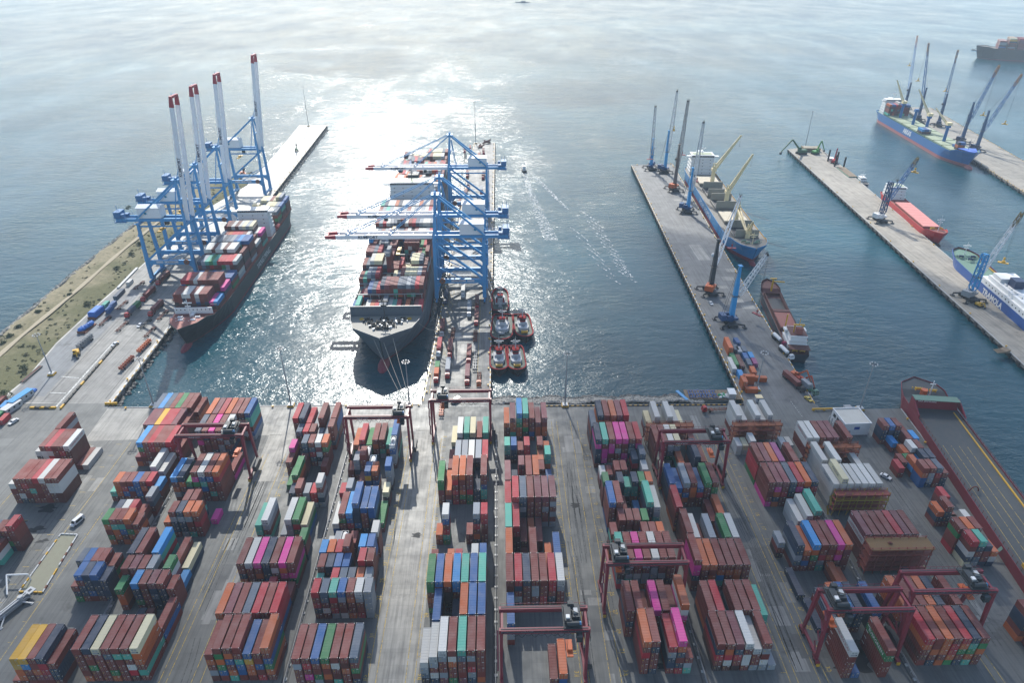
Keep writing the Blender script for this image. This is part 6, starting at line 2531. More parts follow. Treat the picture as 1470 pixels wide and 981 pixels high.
for px, py, h, lb in [(221, 583, 27, 'lamp mast behind the leftmost yard gantry at the quay edge'), (418, 583, 33, 'lamp mast on the quay between the black and grey ships'), (588, 582, 25, 'lamp mast at the quay beside the grey ship mooring lines'),
                      (811, 583, 30, 'lamp mast on the quay in front of the rubble bank'), (443, 181, 47, 'thin lamp mast at the tip of the left pier'), (683, 206, 46, 'thin lamp mast at the tip of the middle pier'),
                      (1156, 211, 39, 'lamp mast at the far end of the beige pier'), (75, 538, 24, 'leaning lamp mast on the gravel strip by the grass bank'), (1234, 588, 26, 'lamp mast behind the flat white building'), (1086, 560, 22, 'lamp mast among the orange containers at the grey pier root')]:
    lamp_mast(px, py, h, lb)

# ------------------------------------------------------------------ vehicles
def wheelset(m, x, y, r, w_, n=10):
    for s in (-1, 1):
        m.tube((s * x - w_ / 2, y, r), (s * x + w_ / 2, y, r), r, n)


def truck(x, y, rz, label, cab_mat, chassis_mat=None, load=None, where='', L=40, group='container trucks working in the port'):
    """articulated truck, cab towards local -y"""
    r = thing('container_truck', label, 'truck', (x, y, 0), rz, group)
    ln = 12.6 if L == 40 else 8.5
    m = MB()
    for s in (-1, 1):
        m.box(s * .55 - .12, s * .55 + .12, -ln / 2 - 3.2, ln / 2, .95, 1.25)
    for k in range(6):
        yy = -ln / 2 + .2 + k * (ln - .4) / 5
        m.box(-1.2, 1.2, yy - .14, yy + .14, 1.0, 1.3)
    m.box(-1.2, 1.2, -ln / 2 - .1, -ln / 2 + 1.4, 1.0, 1.32)
    m.box(-1.2, 1.2, ln / 2 - .3, ln / 2 + .1, .7, 1.3)
    m.build('trailer_frame', chassis_mat or M_RUST, r)
    for yy in (ln / 2 - 1.2, ln / 2 - 2.5, ln / 2 - 3.8, -ln / 2 - .3, -ln / 2 - 3.4):
        m = MB()
        wheelset(m, .98, yy, .5, .5)
        m.build_each('wheel', M_BLACK, r)
    m = MB()
    y0 = -ln / 2 - 4.3
    m.add([(-1.2, y0 + .15, .7), (1.2, y0 + .15, .7), (1.2, y0 + 2.2, .7), (-1.2, y0 + 2.2, .7), (-1.2, y0, 1.8), (1.2, y0, 1.8), (1.2, y0 + 2.2, 1.8), (-1.2, y0 + 2.2, 1.8)], MB.BF)
    m.add([(-1.2, y0, 1.8), (1.2, y0, 1.8), (1.2, y0 + 2.2, 1.8), (-1.2, y0 + 2.2, 1.8), (-1.1, y0 + .45, 3.0), (1.1, y0 + .45, 3.0), (1.15, y0 + 2.15, 3.05), (-1.15, y0 + 2.15, 3.05)], MB.BF)
    m.box(-.9, .9, y0 + .9, y0 + 2.0, 3.06, 3.3)
    c = m.build('cab', cab_mat, r)
    m = MB()
    m.add([(-1.0, y0 + .07, 1.95), (1.0, y0 + .07, 1.95), (.95, y0 + .38, 2.85), (-.95, y0 + .38, 2.85)], [(0, 1, 2, 3)])
    for s in (-1, 1):
        m.box(s * 1.19 - .02, s * 1.19 + .02, y0 + .7, y0 + 1.6, 1.95, 2.6)
    m.build('window', M_GLASS, c)
    if load:
        ca, sa = math.cos(rz), math.sin(rz)
        col = load[0]
        if len(load) == 1:
            put(x, y, 1.34, 12.19 if L == 40 else 6.06, col, where, rz)
        else:
            for q, cc in enumerate(load):
                yy = -3.15 + q * 6.3
                put(x - yy * sa, y + yy * ca, 1.34, 6.06, cc, where + (', rear half' if q else ', front half'), rz)
    return r


def chassis_pile(x, y, rz, label, mat, n=2, ln=12.5, name='empty_trailer', group='empty container trailers on the piers'):
    r = thing(name, label, 'trailer', (x, y, 0), rz, group)
    for q in range(n):
        m = MB()
        z = .95 + q * .45
        for s in (-1, 1):
            m.box(s * .5 - .1, s * .5 + .1, -ln / 2, ln / 2, z, z + .3)
        for k in range(7):
            yy = -ln / 2 + .2 + k * (ln - .4) / 6
            m.box(-1.2, 1.2, yy - .12, yy + .12, z + .02, z + .34)
        m.build('frame', mat, r)
    for yy in (ln / 2 - 1.2, ln / 2 - 2.6, -ln / 2 + 2):
        m = MB()
        wheelset(m, .98, yy, .48, .5)
        m.build_each('wheel', M_BLACK, r)


def P2R(px, py):
    return G(px, py)


# trucks on the middle pier (z3 close-up: 5.767 px per photo px)
def q3(x, y):
    return G(600 + x / 5.767, 400 + y / 5.767)


TR = [((205, 418), 'm', 'maroon loaded truck leaving with silver cab near the ship bow line', M_LGREY, 'on truck, left side of middle pier, farthest'), ((180, 578), 'r', 'truck with dull red container and white cab behind another, middle pier', M_WHITE, 'on truck with white cab, middle pier'),
      ((160, 785), 'og', 'truck carrying one orange and one green box beside the gantry trolley', M_RED, 'on truck beside the pier root gantry'), ((270, 590), 'm', 'truck with maroon box in the second file of the middle pier', M_RED, 'on second file truck, middle pier'),
      ((252, 750), 'l', 'truck with pale grey box in the second file of the middle pier', M_RED, 'on truck by the gantry, middle pier'), ((425, 635), 'm', 'truck with reddish box in the centre of the middle pier', M_RED, 'on centre truck of middle pier'),
      ((412, 805), 'p', 'truck with pinkish box just behind the pier root gantry', M_RED, 'on truck just behind the pier root gantry'), ((427, 262), 'l', 'truck with silver box alone under the nearest lowered crane', M_WHITE, 'on lone truck near the crane legs'),
      ((487, 330), 'm', 'truck with brown box in the right file of the middle pier', M_RED, 'on right file truck, middle pier'), ((490, 210), 'd', 'truck with rusty box under the crane leg, right file', M_RED, 'on truck under the crane leg'),
      ((235, 160), 'n', 'truck with dark blue box under the crane, left file', M_NAVY, 'on truck under crane, left file'), ((376, 110), 'w', 'small white truck under the nearest lowered crane', M_WHITE, 'on small truck under the crane')]
for (zx, zy), ld, lb, cm, wh in TR:
    x, y = q3(zx, zy)
    truck(x, y, random.uniform(-.02, .02), lb, cm, None, ld, wh)
for (zx, zy), lb in (((290, 470), 'rusty empty trailers stacked beside the second truck file'), ((475, 490), 'brown empty trailer in the right file behind brown boxes'), ((473, 690), 'grey empty trailers standing by the near tugs')):
    x, y = q3(zx, zy)
    chassis_pile(x, y, 0, lb, M_RUST if zx != 473 else M_GREY, 2, 12.5 if zx != 473 else 19)
x, y = q3(506, 855)
truck(x, y + 3, 0, 'bare red tractor under the pier root gantry', M_ORANGE, None, None, '', 20)
x, y = G(634.5, 588)
chassis_pile(x, y, .0, 'orange yellow empty trailer under the pier root gantry', M_ORANGE, 2, 13)
# middle pier far end
for kq, (px, py, c) in enumerate([(671, 252, 'm'), (694, 254, 'd'), (672, 268, 'n'), (669, 280, 'm'), (691, 275, 'l'), (660, 292, 'm'), (688, 226, 'm'), (694, 219, 'd'), (667, 217, 'm'), (675, 215, 'm')]):
    x, y = G(px, py)
    truck(x, y, random.uniform(-.04, .04), '%s truck far out on the middle pier, %s counted from the first of ten' % (CNAME[c], ORD[kq + 1]), M_RED, None, c, 'on truck far out on middle pier')

# left pier vehicles (close-up 4.905 px per photo px, origin 80,340)
def q1(x, y):
    return G(80 + x / 4.905, 340 + y / 4.905)


for (zx, zy), ld, cm, lb, wh in [((668, 412), 'm', M_RED, 'truck with maroon box right under the nearest raised crane', 'on truck under the nearest raised crane'), ((770, 300), 'm', M_RED, 'truck with maroon box between the raised crane portal legs', 'on truck between raised crane legs'),
                                 ((722, 512), 'm', M_RED, 'truck with brownish box near the black ship bow', 'on truck near the black bow'), ((560, 520), 'sg', M_RED, 'truck with one grey and one green box on the left pier', 'on mixed truck, left pier')]:
    x, y = q1(zx, zy)
    truck(x, y, -.04, lb, cm, None, ld, wh)
for (zx, zy), lb in (((470, 640), 'rusty empty trailer left of the white car, left pier'), ((635, 620), 'dark empty trailer behind the white car, left pier'), ((665, 680), 'dark red empty trailer along the kerb, left pier'), ((755, 560), 'empty trailer close to the black ship bow'),
                     ((350, 600), 'red empty trailer next to the blue tarpaulin loads'), ((470, 490), 'rusty flat trailer with steel beams beside the blue lidded box'), ((590, 350), 'small red empty trailer beside the pale roofed box'), ((860, 430), 'empty trailer under the black ship bow stacks')):
    x, y = q1(zx, zy)
    chassis_pile(x, y, -.04, lb, M_RUST if zx not in (635,) else M_DARK, 1)
for zx, zy, lb in ((505, 905, 'large rusty orange trailer stack in front of the lamp mast'), (627, 785, 'orange trailer stack at the kerb beside the black ship')):
    x, y = q1(zx, zy)
    chassis_pile(x, y, -.06, lb, M_ORANGE if zx == 627 else paint('rust_orange', hexc('94452c'), .7), 4)
# flat racks with blue tarpaulins
def tarp_load(zx, zy, label, boxy):
    x, y = q1(zx, zy)
    r = thing('flat_rack', label, 'flat rack', (x, y, 0), -.05, 'flat racks with blue tarpaulins')
    m = MB()
    m.box(-2.4, 2.4, -6, 6, 0, .6)
    m.box(-2.4, 2.4, -6, -5.7, .6, 1.6)
    m.build('base', M_RUST, r)
    m = MB()
    if boxy:
        m.prism([(-2.2, -5), (2.2, -5), (2.3, 5), (-2.3, 5)], .62, 3.9)
        m.prism([(-1.9, -4.6), (1.9, -4.6), (1.9, 4.6), (-1.9, 4.6)], 3.9, 4.3)
    else:
        for k in range(9):
            m.ball((random.uniform(-1.3, 1.3), -4.4 + k * 1.1, 1.7 + .5 * rnd()), 1.5, 9, 6, 0, (1, 1.1, .95), .12)
    m.build('tarpaulin', M_TARP, r)


tarp_load(292, 552, 'flat rack under a boxy blue tarpaulin on the left pier', True)
tarp_load(222, 650, 'flat rack with lumpy blue wrapped machinery, nearest on left pier', False)


def car(px, py, rz, label, col, L=4.5, h=1.5, van=False, xy=None):
    x, y = xy or G(px, py)
    r = thing('van' if van else 'parked_car', label, 'van' if van else 'car', (x, y, 0), rz, 'cars and vans in the port')
    m = MB()
    w_ = .92
    if van:
        prof = [(-L / 2, .4), (-L / 2, 1.1), (-L / 2 + .7, 1.3), (-L / 2 + 1.4, h), (L / 2 - .1, h), (L / 2, .5), (L / 2 - .1, .35)]
    else:
        prof = [(-L / 2, .4), (-L / 2 + .05, .75), (-L / 2 + 1.2, .92), (-L / 2 + 1.9, h), (L / 2 - 1.2, h), (L / 2 - .5, .95), (L / 2, .85), (L / 2, .4)]
    n = len(prof)
    rings = []
    for s, k in ((-1, .88), (-1, 1), (1, 1), (1, .88)):
        rings.append([(s * w_ * (1 if z < 1.0 else .86) * (1 if k == 1 else .97), yy * (1 if k == 1 else .985), z if k == 1 else z * .97 + .01) for yy, z in prof])
    m.loft([q for q in rings], closed=True)
    m.add(rings[0], [tuple(range(n))])
    m.add(rings[-1], [tuple(range(n - 1, -1, -1))])
    m.build('body', col, r)
    m = MB()
    if van:
        m.add([(-.74, -L / 2 + .72, 1.36), (.74, -L / 2 + .72, 1.36), (.70, -L / 2 + 1.3, h - .06), (-.70, -L / 2 + 1.3, h - .06)], [(0, 1, 2, 3)])
    else:
        m.add([(-.74, -L / 2 + 1.22, .97), (.74, -L / 2 + 1.22, .97), (.70, -L / 2 + 1.82, h - .04), (-.70, -L / 2 + 1.82, h - .04)], [(0, 1, 2, 3)])
        m.add([(-.7, L / 2 - 1.15, h - .02), (.7, L / 2 - 1.15, h - .02), (.74, L / 2 - .55, .99), (-.74, L / 2 - .55, .99)], [(3, 2, 1, 0)][:1])
    for s in (-1, 1):
        m.box(s * .84 - .03, s * .84 + .03, -L / 2 + 1.7, L / 2 - 1.1, .98, h - .18)
    m.build('window', M_GLASS, r)
    for yy in (-L / 2 + .85, L / 2 - .85):
        m = MB()
        wheelset(m, .8, yy, .34, .24)
        m.build_each('wheel', M_BLACK, r)


MC_W = paint('car_white', (.68, .68, .68), .25, dirt=.05)
MC_S = paint('car_silver', (.45, .46, .47), .25, .4, dirt=.05)
car(112, 751, -.35, 'white van alone on the yard left of the navy stacks', MC_W, 5.6, 2.3, True)
car(1271, 686, .7, 'white car with dark windows behind the white refrigerated rack', MC_W)
car(654, 577, -.75, 'silver minivan under the pier root gantry', MC_S, 5.2, 2.0, True)
car(20, 607, -.35, 'white car by the huts at the left picture edge', MC_W, 4.8)
car(165.5, 495.5, -.4, 'white car at the end of the white painted line', MC_W)
car(201.5, 468, -.1, 'white car with black windows among empty trailers, left pier', MC_W, 5)
car(1020, 436.5, .15, 'small white car by the dark grey harbour crane', MC_W)
car(1160, 574.5, .35, 'yellow pickup at the kerb at the root of the grey pier', paint('car_yellow', hexc('c9b04a'), .3))
# grey pier right side: white tank trucks, box truck, excavators
def tank_truck(px, py, rz, label, cm):
    x, y = G(px, py)
    r = truck(x, y, rz, label, cm, M_DARK, None, '', 20)
    m = MB()
    m.tube((0, -3.2, 2.3), (0, 3.9, 2.3), 1.05, 12)
    m.ball((0, -3.2, 2.3), 1.05, 12, 6, 0, (1, .4, 1))
    m.ball((0, 3.9, 2.3), 1.05, 12, 6, 0, (1, .4, 1))
    m.box(-.3, .3, -2, 3, 3.3, 3.5)
    m.build('tank', M_WHITE, r)


tank_truck(1115, 489, .18, 'tank truck with dark red cab beside the small coaster', paint('cab_magenta', hexc('a02a55'), .4))
tank_truck(1125, 507, .18, 'tank truck with white cab beside the small coaster', MC_W)
x, y = G(1135, 549)
truck(x, y, .25, 'long brown box truck with black cab at the grey pier root', M_DARK, M_DARK, 'm', 'on truck with black cab, grey pier root')
x, y = G(1156, 557)
truck(x, y, .3, 'grey covered truck at the kerb at the grey pier root', M_DECKGRN, M_GREEN, 'l', 'grey, on kerbside truck, grey pier root', 20)
x, y = G(1037, 590)
truck(x, y, -1.5, 'red truck with empty trailer on the road behind the rubble', M_RED, M_RUST, None)


def excavator(px, py, rz, label, col, s=1.0, z=0.0, boom=(5, 4, 8, 1.0), xy=None, group='excavators and loaders in the port'):
    x, y = xy or G(px, py, z)
    r = thing('excavator', label, 'excavator', (x, y, z), rz, group)
    m = MB()
    for sx in (-1, 1):
        m.box(sx * 1.3 * s - .35 * s, sx * 1.3 * s + .35 * s, -2.2 * s, 2.2 * s, 0, .95 * s)
    m.build('track', M_BLACK, r)
    m = MB()
    m.box(-1.3 * s, 1.3 * s, -1.6 * s, 2.2 * s, 1.0 * s, 2.2 * s)
    m.box(-1.2 * s, -.2 * s, -1.7 * s, -.1 * s, 2.2 * s, 3.3 * s)
    b_ = m.build('body', col, r)
    m = MB()
    m.box(-1.22 * s, -.3 * s, -1.74 * s, -1.7 * s, 2.3 * s, 3.1 * s)
    m.build('window', M_GLASS, b_)
    a1, h1, a2, h2 = [v * s for v in boom]
    m = MB()
    m.beam((.3 * s, -1.2 * s, 2.0 * s), (.3 * s, -a1, h1 + 2 * s), .7 * s, .8 * s, 0, .5 * s, .6 * s)
    m.beam((.3 * s, -a1, h1 + 2 * s), (.3 * s, -a2, h2 + .6 * s), .5 * s, .6 * s, 0, .35 * s, .4 * s)
    m.build('arm', col, r)
    m = MB()
    m.ball((.3 * s, -a2, h2), .8 * s, 6, 4, 0, (1, .8, 1))
    m.build('bucket', M_DARK, r)


excavator(1141, 541, .6, 'orange excavator folded up on the kerb, upper of two', M_ORANGE, 1.1)
excavator(1149, 548, .4, 'orange red excavator on the kerb, lower of two', paint('excavator_red', hexc('b5452c'), .5), 1.1)
excavator(1150, 221, -1.4, 'dark green material handler at the end of the beige pier', paint('handler_green', hexc('2c5a3c'), .5), 2.2, 0, (6.5, 5.5, 11.5, 1.0))
excavator(1170, 221, 2.0, 'bright green material handler on the beige pier', paint('handler_lime', hexc('4f8f4a'), .5), 1.7, 0, (4, 6, 8, 1.0))
excavator(350, 255, .5, 'orange machine on the left pier behind the third raised crane', M_ORANGE, 2.0, 0, (2, 4.0, 3, 5))
excavator(426, 217, .3, 'small green crawler crane near the tip of the left pier', M_GREEN, 1.2, 0, (3, 7, 5, 7))
excavator(1405, 440, .3, 'small yellow and dark loader on the beige pier by the ferry', M_YEL, 1.0, 0, (2.5, 1.5, 4, .5))
excavator(30, 0, .5, 'grey and yellow loader parked behind the stone trailer, left pier', M_YEL, 1.1, 0, (3, 1.5, 5, .4), q1(150, 830))

# dredging barge with red excavator
loc_b = G(1200, 245, WATER_Z)
b_end = G(1232, 262, WATER_Z)
lx, rz_, Lb = ship_frame(G(1188, 231, WATER_Z), G(1227, 262, WATER_Z))
r = thing('dredging_barge', 'dredging barge with spud legs and a red excavator at the beige pier', 'barge', lx, rz_)
m = MB()
m.prism([(-6, -Lb / 2), (6, -Lb / 2), (6, Lb / 2 - 3), (4.5, Lb / 2), (-4.5, Lb / 2), (-6, Lb / 2 - 3)], -1.5, 2.2, 0, 1)
m.build('hull', [M_HULLBLK, M_DECKGRN], r)
m = MB()
m.box(-4.5, 4.5, -2, Lb / 2 - 6, 2.21, 3.6)
m.box(-3.8, 3.8, -1.4, Lb / 2 - 6.6, 3.61, 4.0, 1)
m.build('hopper', [M_DECKGRN, M_WOOD], r)
m = MB()
for yy in (-Lb * .34, -Lb * .08):
    m.box(4.0, 5.4, yy - .7, yy + .7, 0, 15)
    m.box(-5.4, -4.0, yy - .7, yy + .7, 0, 13)
m.build('spud_leg', M_BLACK, r)
m = MB()
m.box(-3, 3, -Lb * .45, -Lb * .36, 2.21, 5.5)
m.build('deckhouse', M_WHITE, r)
ex = lx
excavator(0, 0, 2.6, 'red excavator working on the dredging barge', M_RED, 1.9, WATER_Z + 2.22, (5, 5, 8, 2.0), (lx[0] - .27 * Lb * math.cos(rz_ + 1.57), lx[1] - .27 * Lb * math.sin(rz_ + 1.57)))
# scrap bay on the end of the beige pier
x, y = G(1163, 216)
r = thing('scrap_bay', 'square heap bay framed by boards at the end of the beige pier', 'scrap bay', (x, y, 0), -.1)
m = MB()
m.box(-9, 9, -6, -5.6, 0, 4)
m.box(-9, -8.6, -5.6, 6, 0, 4)
m.box(8.6, 9, -5.6, 6, 0, 4)
m.build('board', M_WOOD, r)
m = MB()
m.box(-8.5, 8.5, -5.5, 6, .02, 3.5)
m.build('heap', paint('sand_heap', (.33, .29, .22), 1), r)


# ------------------------------------------------------------------ refrigerated container racks
def rack(x0, x1, y, h, label, col, col2, roof=None, depth=2.4, tiers=5):
    r = thing('container_rack', label, 'steel rack', (0, 0, 0), 0, 'refrigerated container racks')
    m = MB()
    n = max(4, int((x1 - x0) / 2.9))
    for k in range(n + 1):
        x = x0 + (x1 - x0) * k / n
        for yy in (y, y - depth):
            m.box(x - .12, x + .12, yy - .12, yy + .12, 0, h + 1.1)
    m.build('post', col2, r)
    for q in range(tiers):
        z = h - q * 2.6
        if z < 1.5:
            break
        m = MB()
        m.box(x0 - .4, x1 + .4, y - depth - .2, y + .2, z - .18, z)
        m.build('floor_grating', col if q < 2 or not roof else col, r)
        m = MB()
        for yy in (y - depth - .2, y + .2):
            for dz in (.55, 1.05):
                m.beam((x0 - .4, yy, z + dz), (x1 + .4, yy, z + dz), .09)
            if q < 2:
                m.box(x0 - .3, x1 + .3, yy - .06, yy + .06, z - .5, z + .12)
        m.build('railing', col2 if q else col, r)
    m = MB()
    for k in range(n):
        xa, xb = x0 + (x1 - x0) * k / n, x0 + (x1 - x0) * (k + 1) / n
        if k % 2 == 0:
            m.beam((xa, y - depth, 0.2), (xb, y - depth, h), .12)
    m.build('brace', col2, r)
    m = MB()
    for k in range(4):
        z0, z1 = h - k * 2.6 - 2.6, h - k * 2.6
        if z0 < 0:
            break
        s_ = 1 if k % 2 else -1
        xc = x0 - 1.2 if roof is None else x0 - 1.4
        m.beam((xc, y - depth / 2 - s_ * 1.1, z0), (xc, y - depth / 2 + s_ * 1.1, z1), .7, .1)
    m.build('stair', col2, r)
    if roof:
        m = MB()
        m.box(x0 - .2, x1 + .6, y - depth - .5, y + .4, h + .05, h + .25)
        m.build('roof', roof, r)
    return r


M_RK = paint('rack_brown', hexc('8a4a2a'), .65, dirt=.35)
M_RK2 = paint('rack_oxide', hexc('8f4338'), .65, dirt=.35)
M_RKY = paint('rack_yellow', hexc('a98f2c'), .6, dirt=.3)
rack(66.0, 86.5, 245.6, 10.4, 'brown steel rack under white refrigerated boxes, left one', M_RK, M_RK2)
rack(105.0, 126.6, 245.4, 10.4, 'brown steel rack under white refrigerated boxes, middle one', M_RK, M_RK2)
rack(132.5, 154.5, 229.0, 10.6, 'reddish steel rack in front of maroon refrigerated boxes', M_RK, M_RK2)
rack(131.8, 152.6, 199.8, 10.6, 'yellow framed steel rack in front of white refrigerated boxes', M_RK2, M_RKY)
rk = rack(131.0, 152.8, 173.0, 12.2, 'empty rack with a flat brown roof in front of maroon boxes', M_RK2, M_RK2, paint('rack_roof_brown', hexc('7a5a30'), .7, dirt=.4), 5.0)
m = MB()
m.ball((138.5, 170.6, 12.9), .5, 6, 4)
m.box(137.9, 139.3, 170.2, 171.0, 12.46, 12.9)
m.build('roof_unit', M_RUST, rk)

# ------------------------------------------------------------------ tank containers
def tank_container(x, y, z, label, frame):
    r = thing('tank_container', label, 'tank container', (x, y, z), 0, 'white tank containers')
    m = MB()
    for sx in (-1.15, 1.15):
        for sy in (-2.95, 2.95):
            m.beam((sx, sy, 0), (sx, sy, 2.58), .14)
        m.beam((sx, -2.95, .1), (sx, 2.95, .1), .16)
        m.beam((sx, -2.95, 2.52), (sx, 2.95, 2.52), .1)
    for sy in (-2.95, 2.95):
        m.beam((-1.15, sy, .1), (1.15, sy, .1), .14)
        m.beam((-1.15, sy, 2.5), (1.15, sy, 2.5), .14)
    m.build('frame', frame, r)
    m = MB()
    m.tube((0, -2.5, 1.35), (0, 2.5, 1.35), 1.1, 14)
    m.ball((0, -2.5, 1.35), 1.1, 14, 8, 0, (1, .35, 1))
    m.ball((0, 2.5, 1.35), 1.1, 14, 8, 0, (1, .35, 1))
    m.box(-.35, .35, -1.6, 1.6, 2.42, 2.5, 1)
    m.build('tank', [M_WHITE, M_GREY], r)


tank_container(-58.0, 232.2, 5.25, 'white tank container left of the blue open frame, back lane', M_LGREY)
tank_container(-54.0, 222.8, 7.85, 'white tank container in front of two others, with pale frame', paint('frame_pale_blue', hexc('6f97b5'), .5))
tank_container(-46.6, 232.2, 10.45, 'white tank container highest, at the right of the tank lane', M_LGREY)
tank_container(-58.5, 182.3, 5.25, 'grey white tank container low between white and brown boxes', M_GREY)

# ------------------------------------------------------------------ buildings and huts
def hut(px, py, rz, w_, l_, h, roof, label, name='site_hut', z=0):
    x, y = G(px, py)
    r = thing(name, label, 'hut', (x, y, z), rz)
    m = MB()
    m.box(-w_ / 2, w_ / 2, -l_ / 2, l_ / 2, 0, h)
    m.build('wall', M_LGREY, r)
    m = MB()
    m.box(-w_ / 2 - .25, w_ / 2 + .25, -l_ / 2 - .25, l_ / 2 + .25, h + .003, h + .25)
    m.build('roof', roof, r)
    m = MB()
    for k in range(int(l_ / 3)):
        yy = -l_ / 2 + 1.5 + k * 3
        m.box(w_ / 2 - .02, w_ / 2 + .04, yy - .5, yy + .5, 1.2, 2.1)
    m.box(-.5, .5, -l_ / 2 - .04, -l_ / 2 + .02, .9, 2.2)
    m.build('window', M_GLASS, r)
    return r


x, y = G(1240, 612)
r = thing('harbour_office', 'flat white building at the quay corner beside the red barge', 'building', (164.6, 254.3, 0), .03)
m = MB()
m.box(-6.2, 6.2, -6, 6, 0, 6.4)
m.build('wall', M_WHITE, r)
m = MB()
m.box(-6.2, 6.2, -6, 6, 6.403, 6.5)
m.build('roof', paint('roof_pale', (.55, .53, .47), .8, dirt=.4), r)
m = MB()
for a in ((-6.35, 6.35, -6.35, -5.95), (-6.35, 6.35, 5.95, 6.35), (-6.35, -5.95, -5.95, 5.95), (5.95, 6.35, -5.95, 5.95)):
    m.box(a[0], a[1], a[2], a[3], 6.45, 7.0)
m.build('parapet', M_WHITE, r)
for k in range(3):
    m = MB()
    m.box(-6.24, -6.19, -4.6 + k * 3.4, -2.2 + k * 3.4, 3.6, 5.4)
    m.build('window', M_GLASS, r)
m = MB()
m.box(-1.2, 1.4, -6.06, -6.0, 3.2, 4.8)
m.build('sign', paint('sign_blue', hexc('2a4f9a'), .5), r)
m = MB()
m.box(-5.0, -2.6, -6.07, -6.0, 0, 2.6)
m.build('door', M_GREY, r)
m = MB()
for k in range(5):
    m.beam((-8.2, -5 + k * 2.2, .1), (-7.6, -4.4 + k * 2.2, 3.5 + .6 * (k % 2)), .5)
m.build_each('leaning_panel', M_LGREY, r)
hut(1216, 594, .1, 3.0, 4.0, 3.4, M_GREY, 'small grey shed left of the flat white building')
hut(1218, 603, .1, 2.6, 3.0, 2.6, M_LGREY, 'small pale shed in front of the grey shed')
hut(32, 575, -.25, 3.4, 12, 3.0, paint('roof_bright_blue', hexc('2f86bd'), .5), 'grey site hut with a bright blue roof, far left')
hut(18, 588, -.25, 3.6, 9, 2.6, M_LGREY, 'grey site hut in front of the blue roofed one')
hut(1175, 643, 0, 2.4, 2.6, 2.6, M_WHITE, 'small white kiosk left of the reddish rack')
hut(1088, 576.5, 0, 3.0, 2.6, 2.8, M_CREAM, 'small yellowish hut at the root of the grey pier')
hut(588, 582, 0, 1.0, 1.0, 1.6, M_GREY, 'small grey switch box at the foot of the quay lamp mast', 'switch_box')
hut(1049, 570, 1.5, 5, 3.2, 3.2, M_WHITE, 'orange and white cabin beside the blue steel frames', 'site_cabin')
# blue steel lifting frames with bags on a timber deck
x, y = G(1022, 572)
r = thing('lifting_frames', 'blue steel lifting frames piled on a timber deck behind the road', 'lifting frames', (x, y + 2, 0), -.03)
m = MB()
for k in range(16):
    m.box(-13 + k * 1.75, -13 + k * 1.75 + 1.65, -3.4, 5, .0, .35)
m.build('plank', M_WOOD, r)
m = MB()
for k in range(5):
    x0 = -11.2 + k * 2.9
    for yy in (-2.6, .4, 3.4):
        m.beam((x0, yy, .8), (x0 + 2.6, yy + .3, .8 + .5 * (k % 2)), .35)
    m.beam((x0, -2.6, .8), (x0, 3.4, 1.2), .35)
    m.beam((x0 + 1.5, -2.6, 1.2), (x0 + 1.3, 3.4, 1.0), .3)
    m.beam((x0, -2.0, .5), (x0, -2.0, 2.6), .3)
m.build('frame', paint('frame_blue', hexc('1c4f8a'), .5), r)
m = MB()
for k in range(16):
    m.ball((4 + 7.5 * rnd(), -2.6 + 3.4 * rnd(), .8), .75, 7, 5, k % 3, (1.2, 1, .7), .15)
m.build('bag', [M_WHITE, M_LGREY, paint('bag_green', hexc('2f9a6a'), .7)], r)
m = MB()
m.beam((-16.5, 4, .3), (-12.8, -4.2, .3), 1.6, .5)
m.build('pontoon', M_BLUE, r)
for px, py, w_, lb in ((1093, 582, 2.6, 'small blue pallet box near the root of the grey pier'), (48, 562, 3.0, 'blue tarpaulin heap near the grass bank end')):
    x, y = G(px, py)
    o = MB()
    o.prism([(-w_ / 2, -1.2), (w_ / 2, -1.1), (w_ / 2 - .1, 1.2), (-w_ / 2 + .1, 1.2)], 0, .9)
    o.prism([(-w_ / 2 + .3, -.9), (w_ / 2 - .3, -.9), (w_ / 2 - .4, .9), (-w_ / 2 + .4, .9)], .9, 1.3)
    tag(o.build('covered_pallet', M_TARP, None, (x, y, 0)), lb, 'pallet')

# planted plot with white kerb at the left, with barrier frame and gangway machine
pts = [G(*p) for p in ((88, 768), (112, 769), (62, 852), (28, 851))]
m = MB()
m.prism(pts, 0, .18)
tag(m.build('planting_plot', paint('dry_lawn', (.25, .245, .18), 1, dirt=.5, scale=.5)), 'pale dry green plot edged with low kerbs on the yard', None, None, 'structure')
r = thing('kerb_barrier', 'broken kerb line with white and yellow blocks around the dry plot', 'kerb', (0, 0, 0))
m = MB()
for i in range(4):
    a, b_ = Vector(pts[i]), Vector(pts[(i + 1) % 4])
    n = int((b_ - a).length / 1.5)
    for k in range(n):
        if rnd() < .12:
            continue
        p = a.lerp(b_, (k + .5) / n)
        d = b_ - a
        m.cbox((p.x, p.y, .3), (1.4, .45, .6), math.atan2(d.y, d.x), random.choice((0, 0, 0, 1, 2)))
m.build('kerb_stone', [M_LGREY, M_YEL, M_RUST], r)['kind'] = 'stuff'
a = G(14, 835)
r = thing('barrier_frame', 'white tubular barrier frame standing left of the dry plot', 'barrier', (a[0], a[1], 0))
m = MB()
p0, p1, p2 = Vector((0, 0, 3.2)), Vector((7.5, .2, 3.2)), Vector((3.2, -6.4, .5))
m.tube(p0, p1, .28, 8)
m.tube(p0, p2, .28, 8)
m.tube(p1, p1 - Vector((0, 0, 3.1)), .22, 8)
m.tube(p0, p0 - Vector((0, 0, 3.1)), .22, 8)
m.build_each('tube', M_WHITE, r)
a = G(19, 877)
r = thing('concrete_pump', 'white and grey boom machine with outriggers near the lower left edge', 'boom machine', (a[0], a[1], 0), -.42)
m = MB()
m.box(-1.2, 1.2, -6.5, 6, .8, 1.8)
m.build('chassis', M_GREY, r)
m = MB()
m.box(-1.2, 1.2, -8.4, -6.4, .8, 3.2)
m.build('cab', M_WHITE, r)
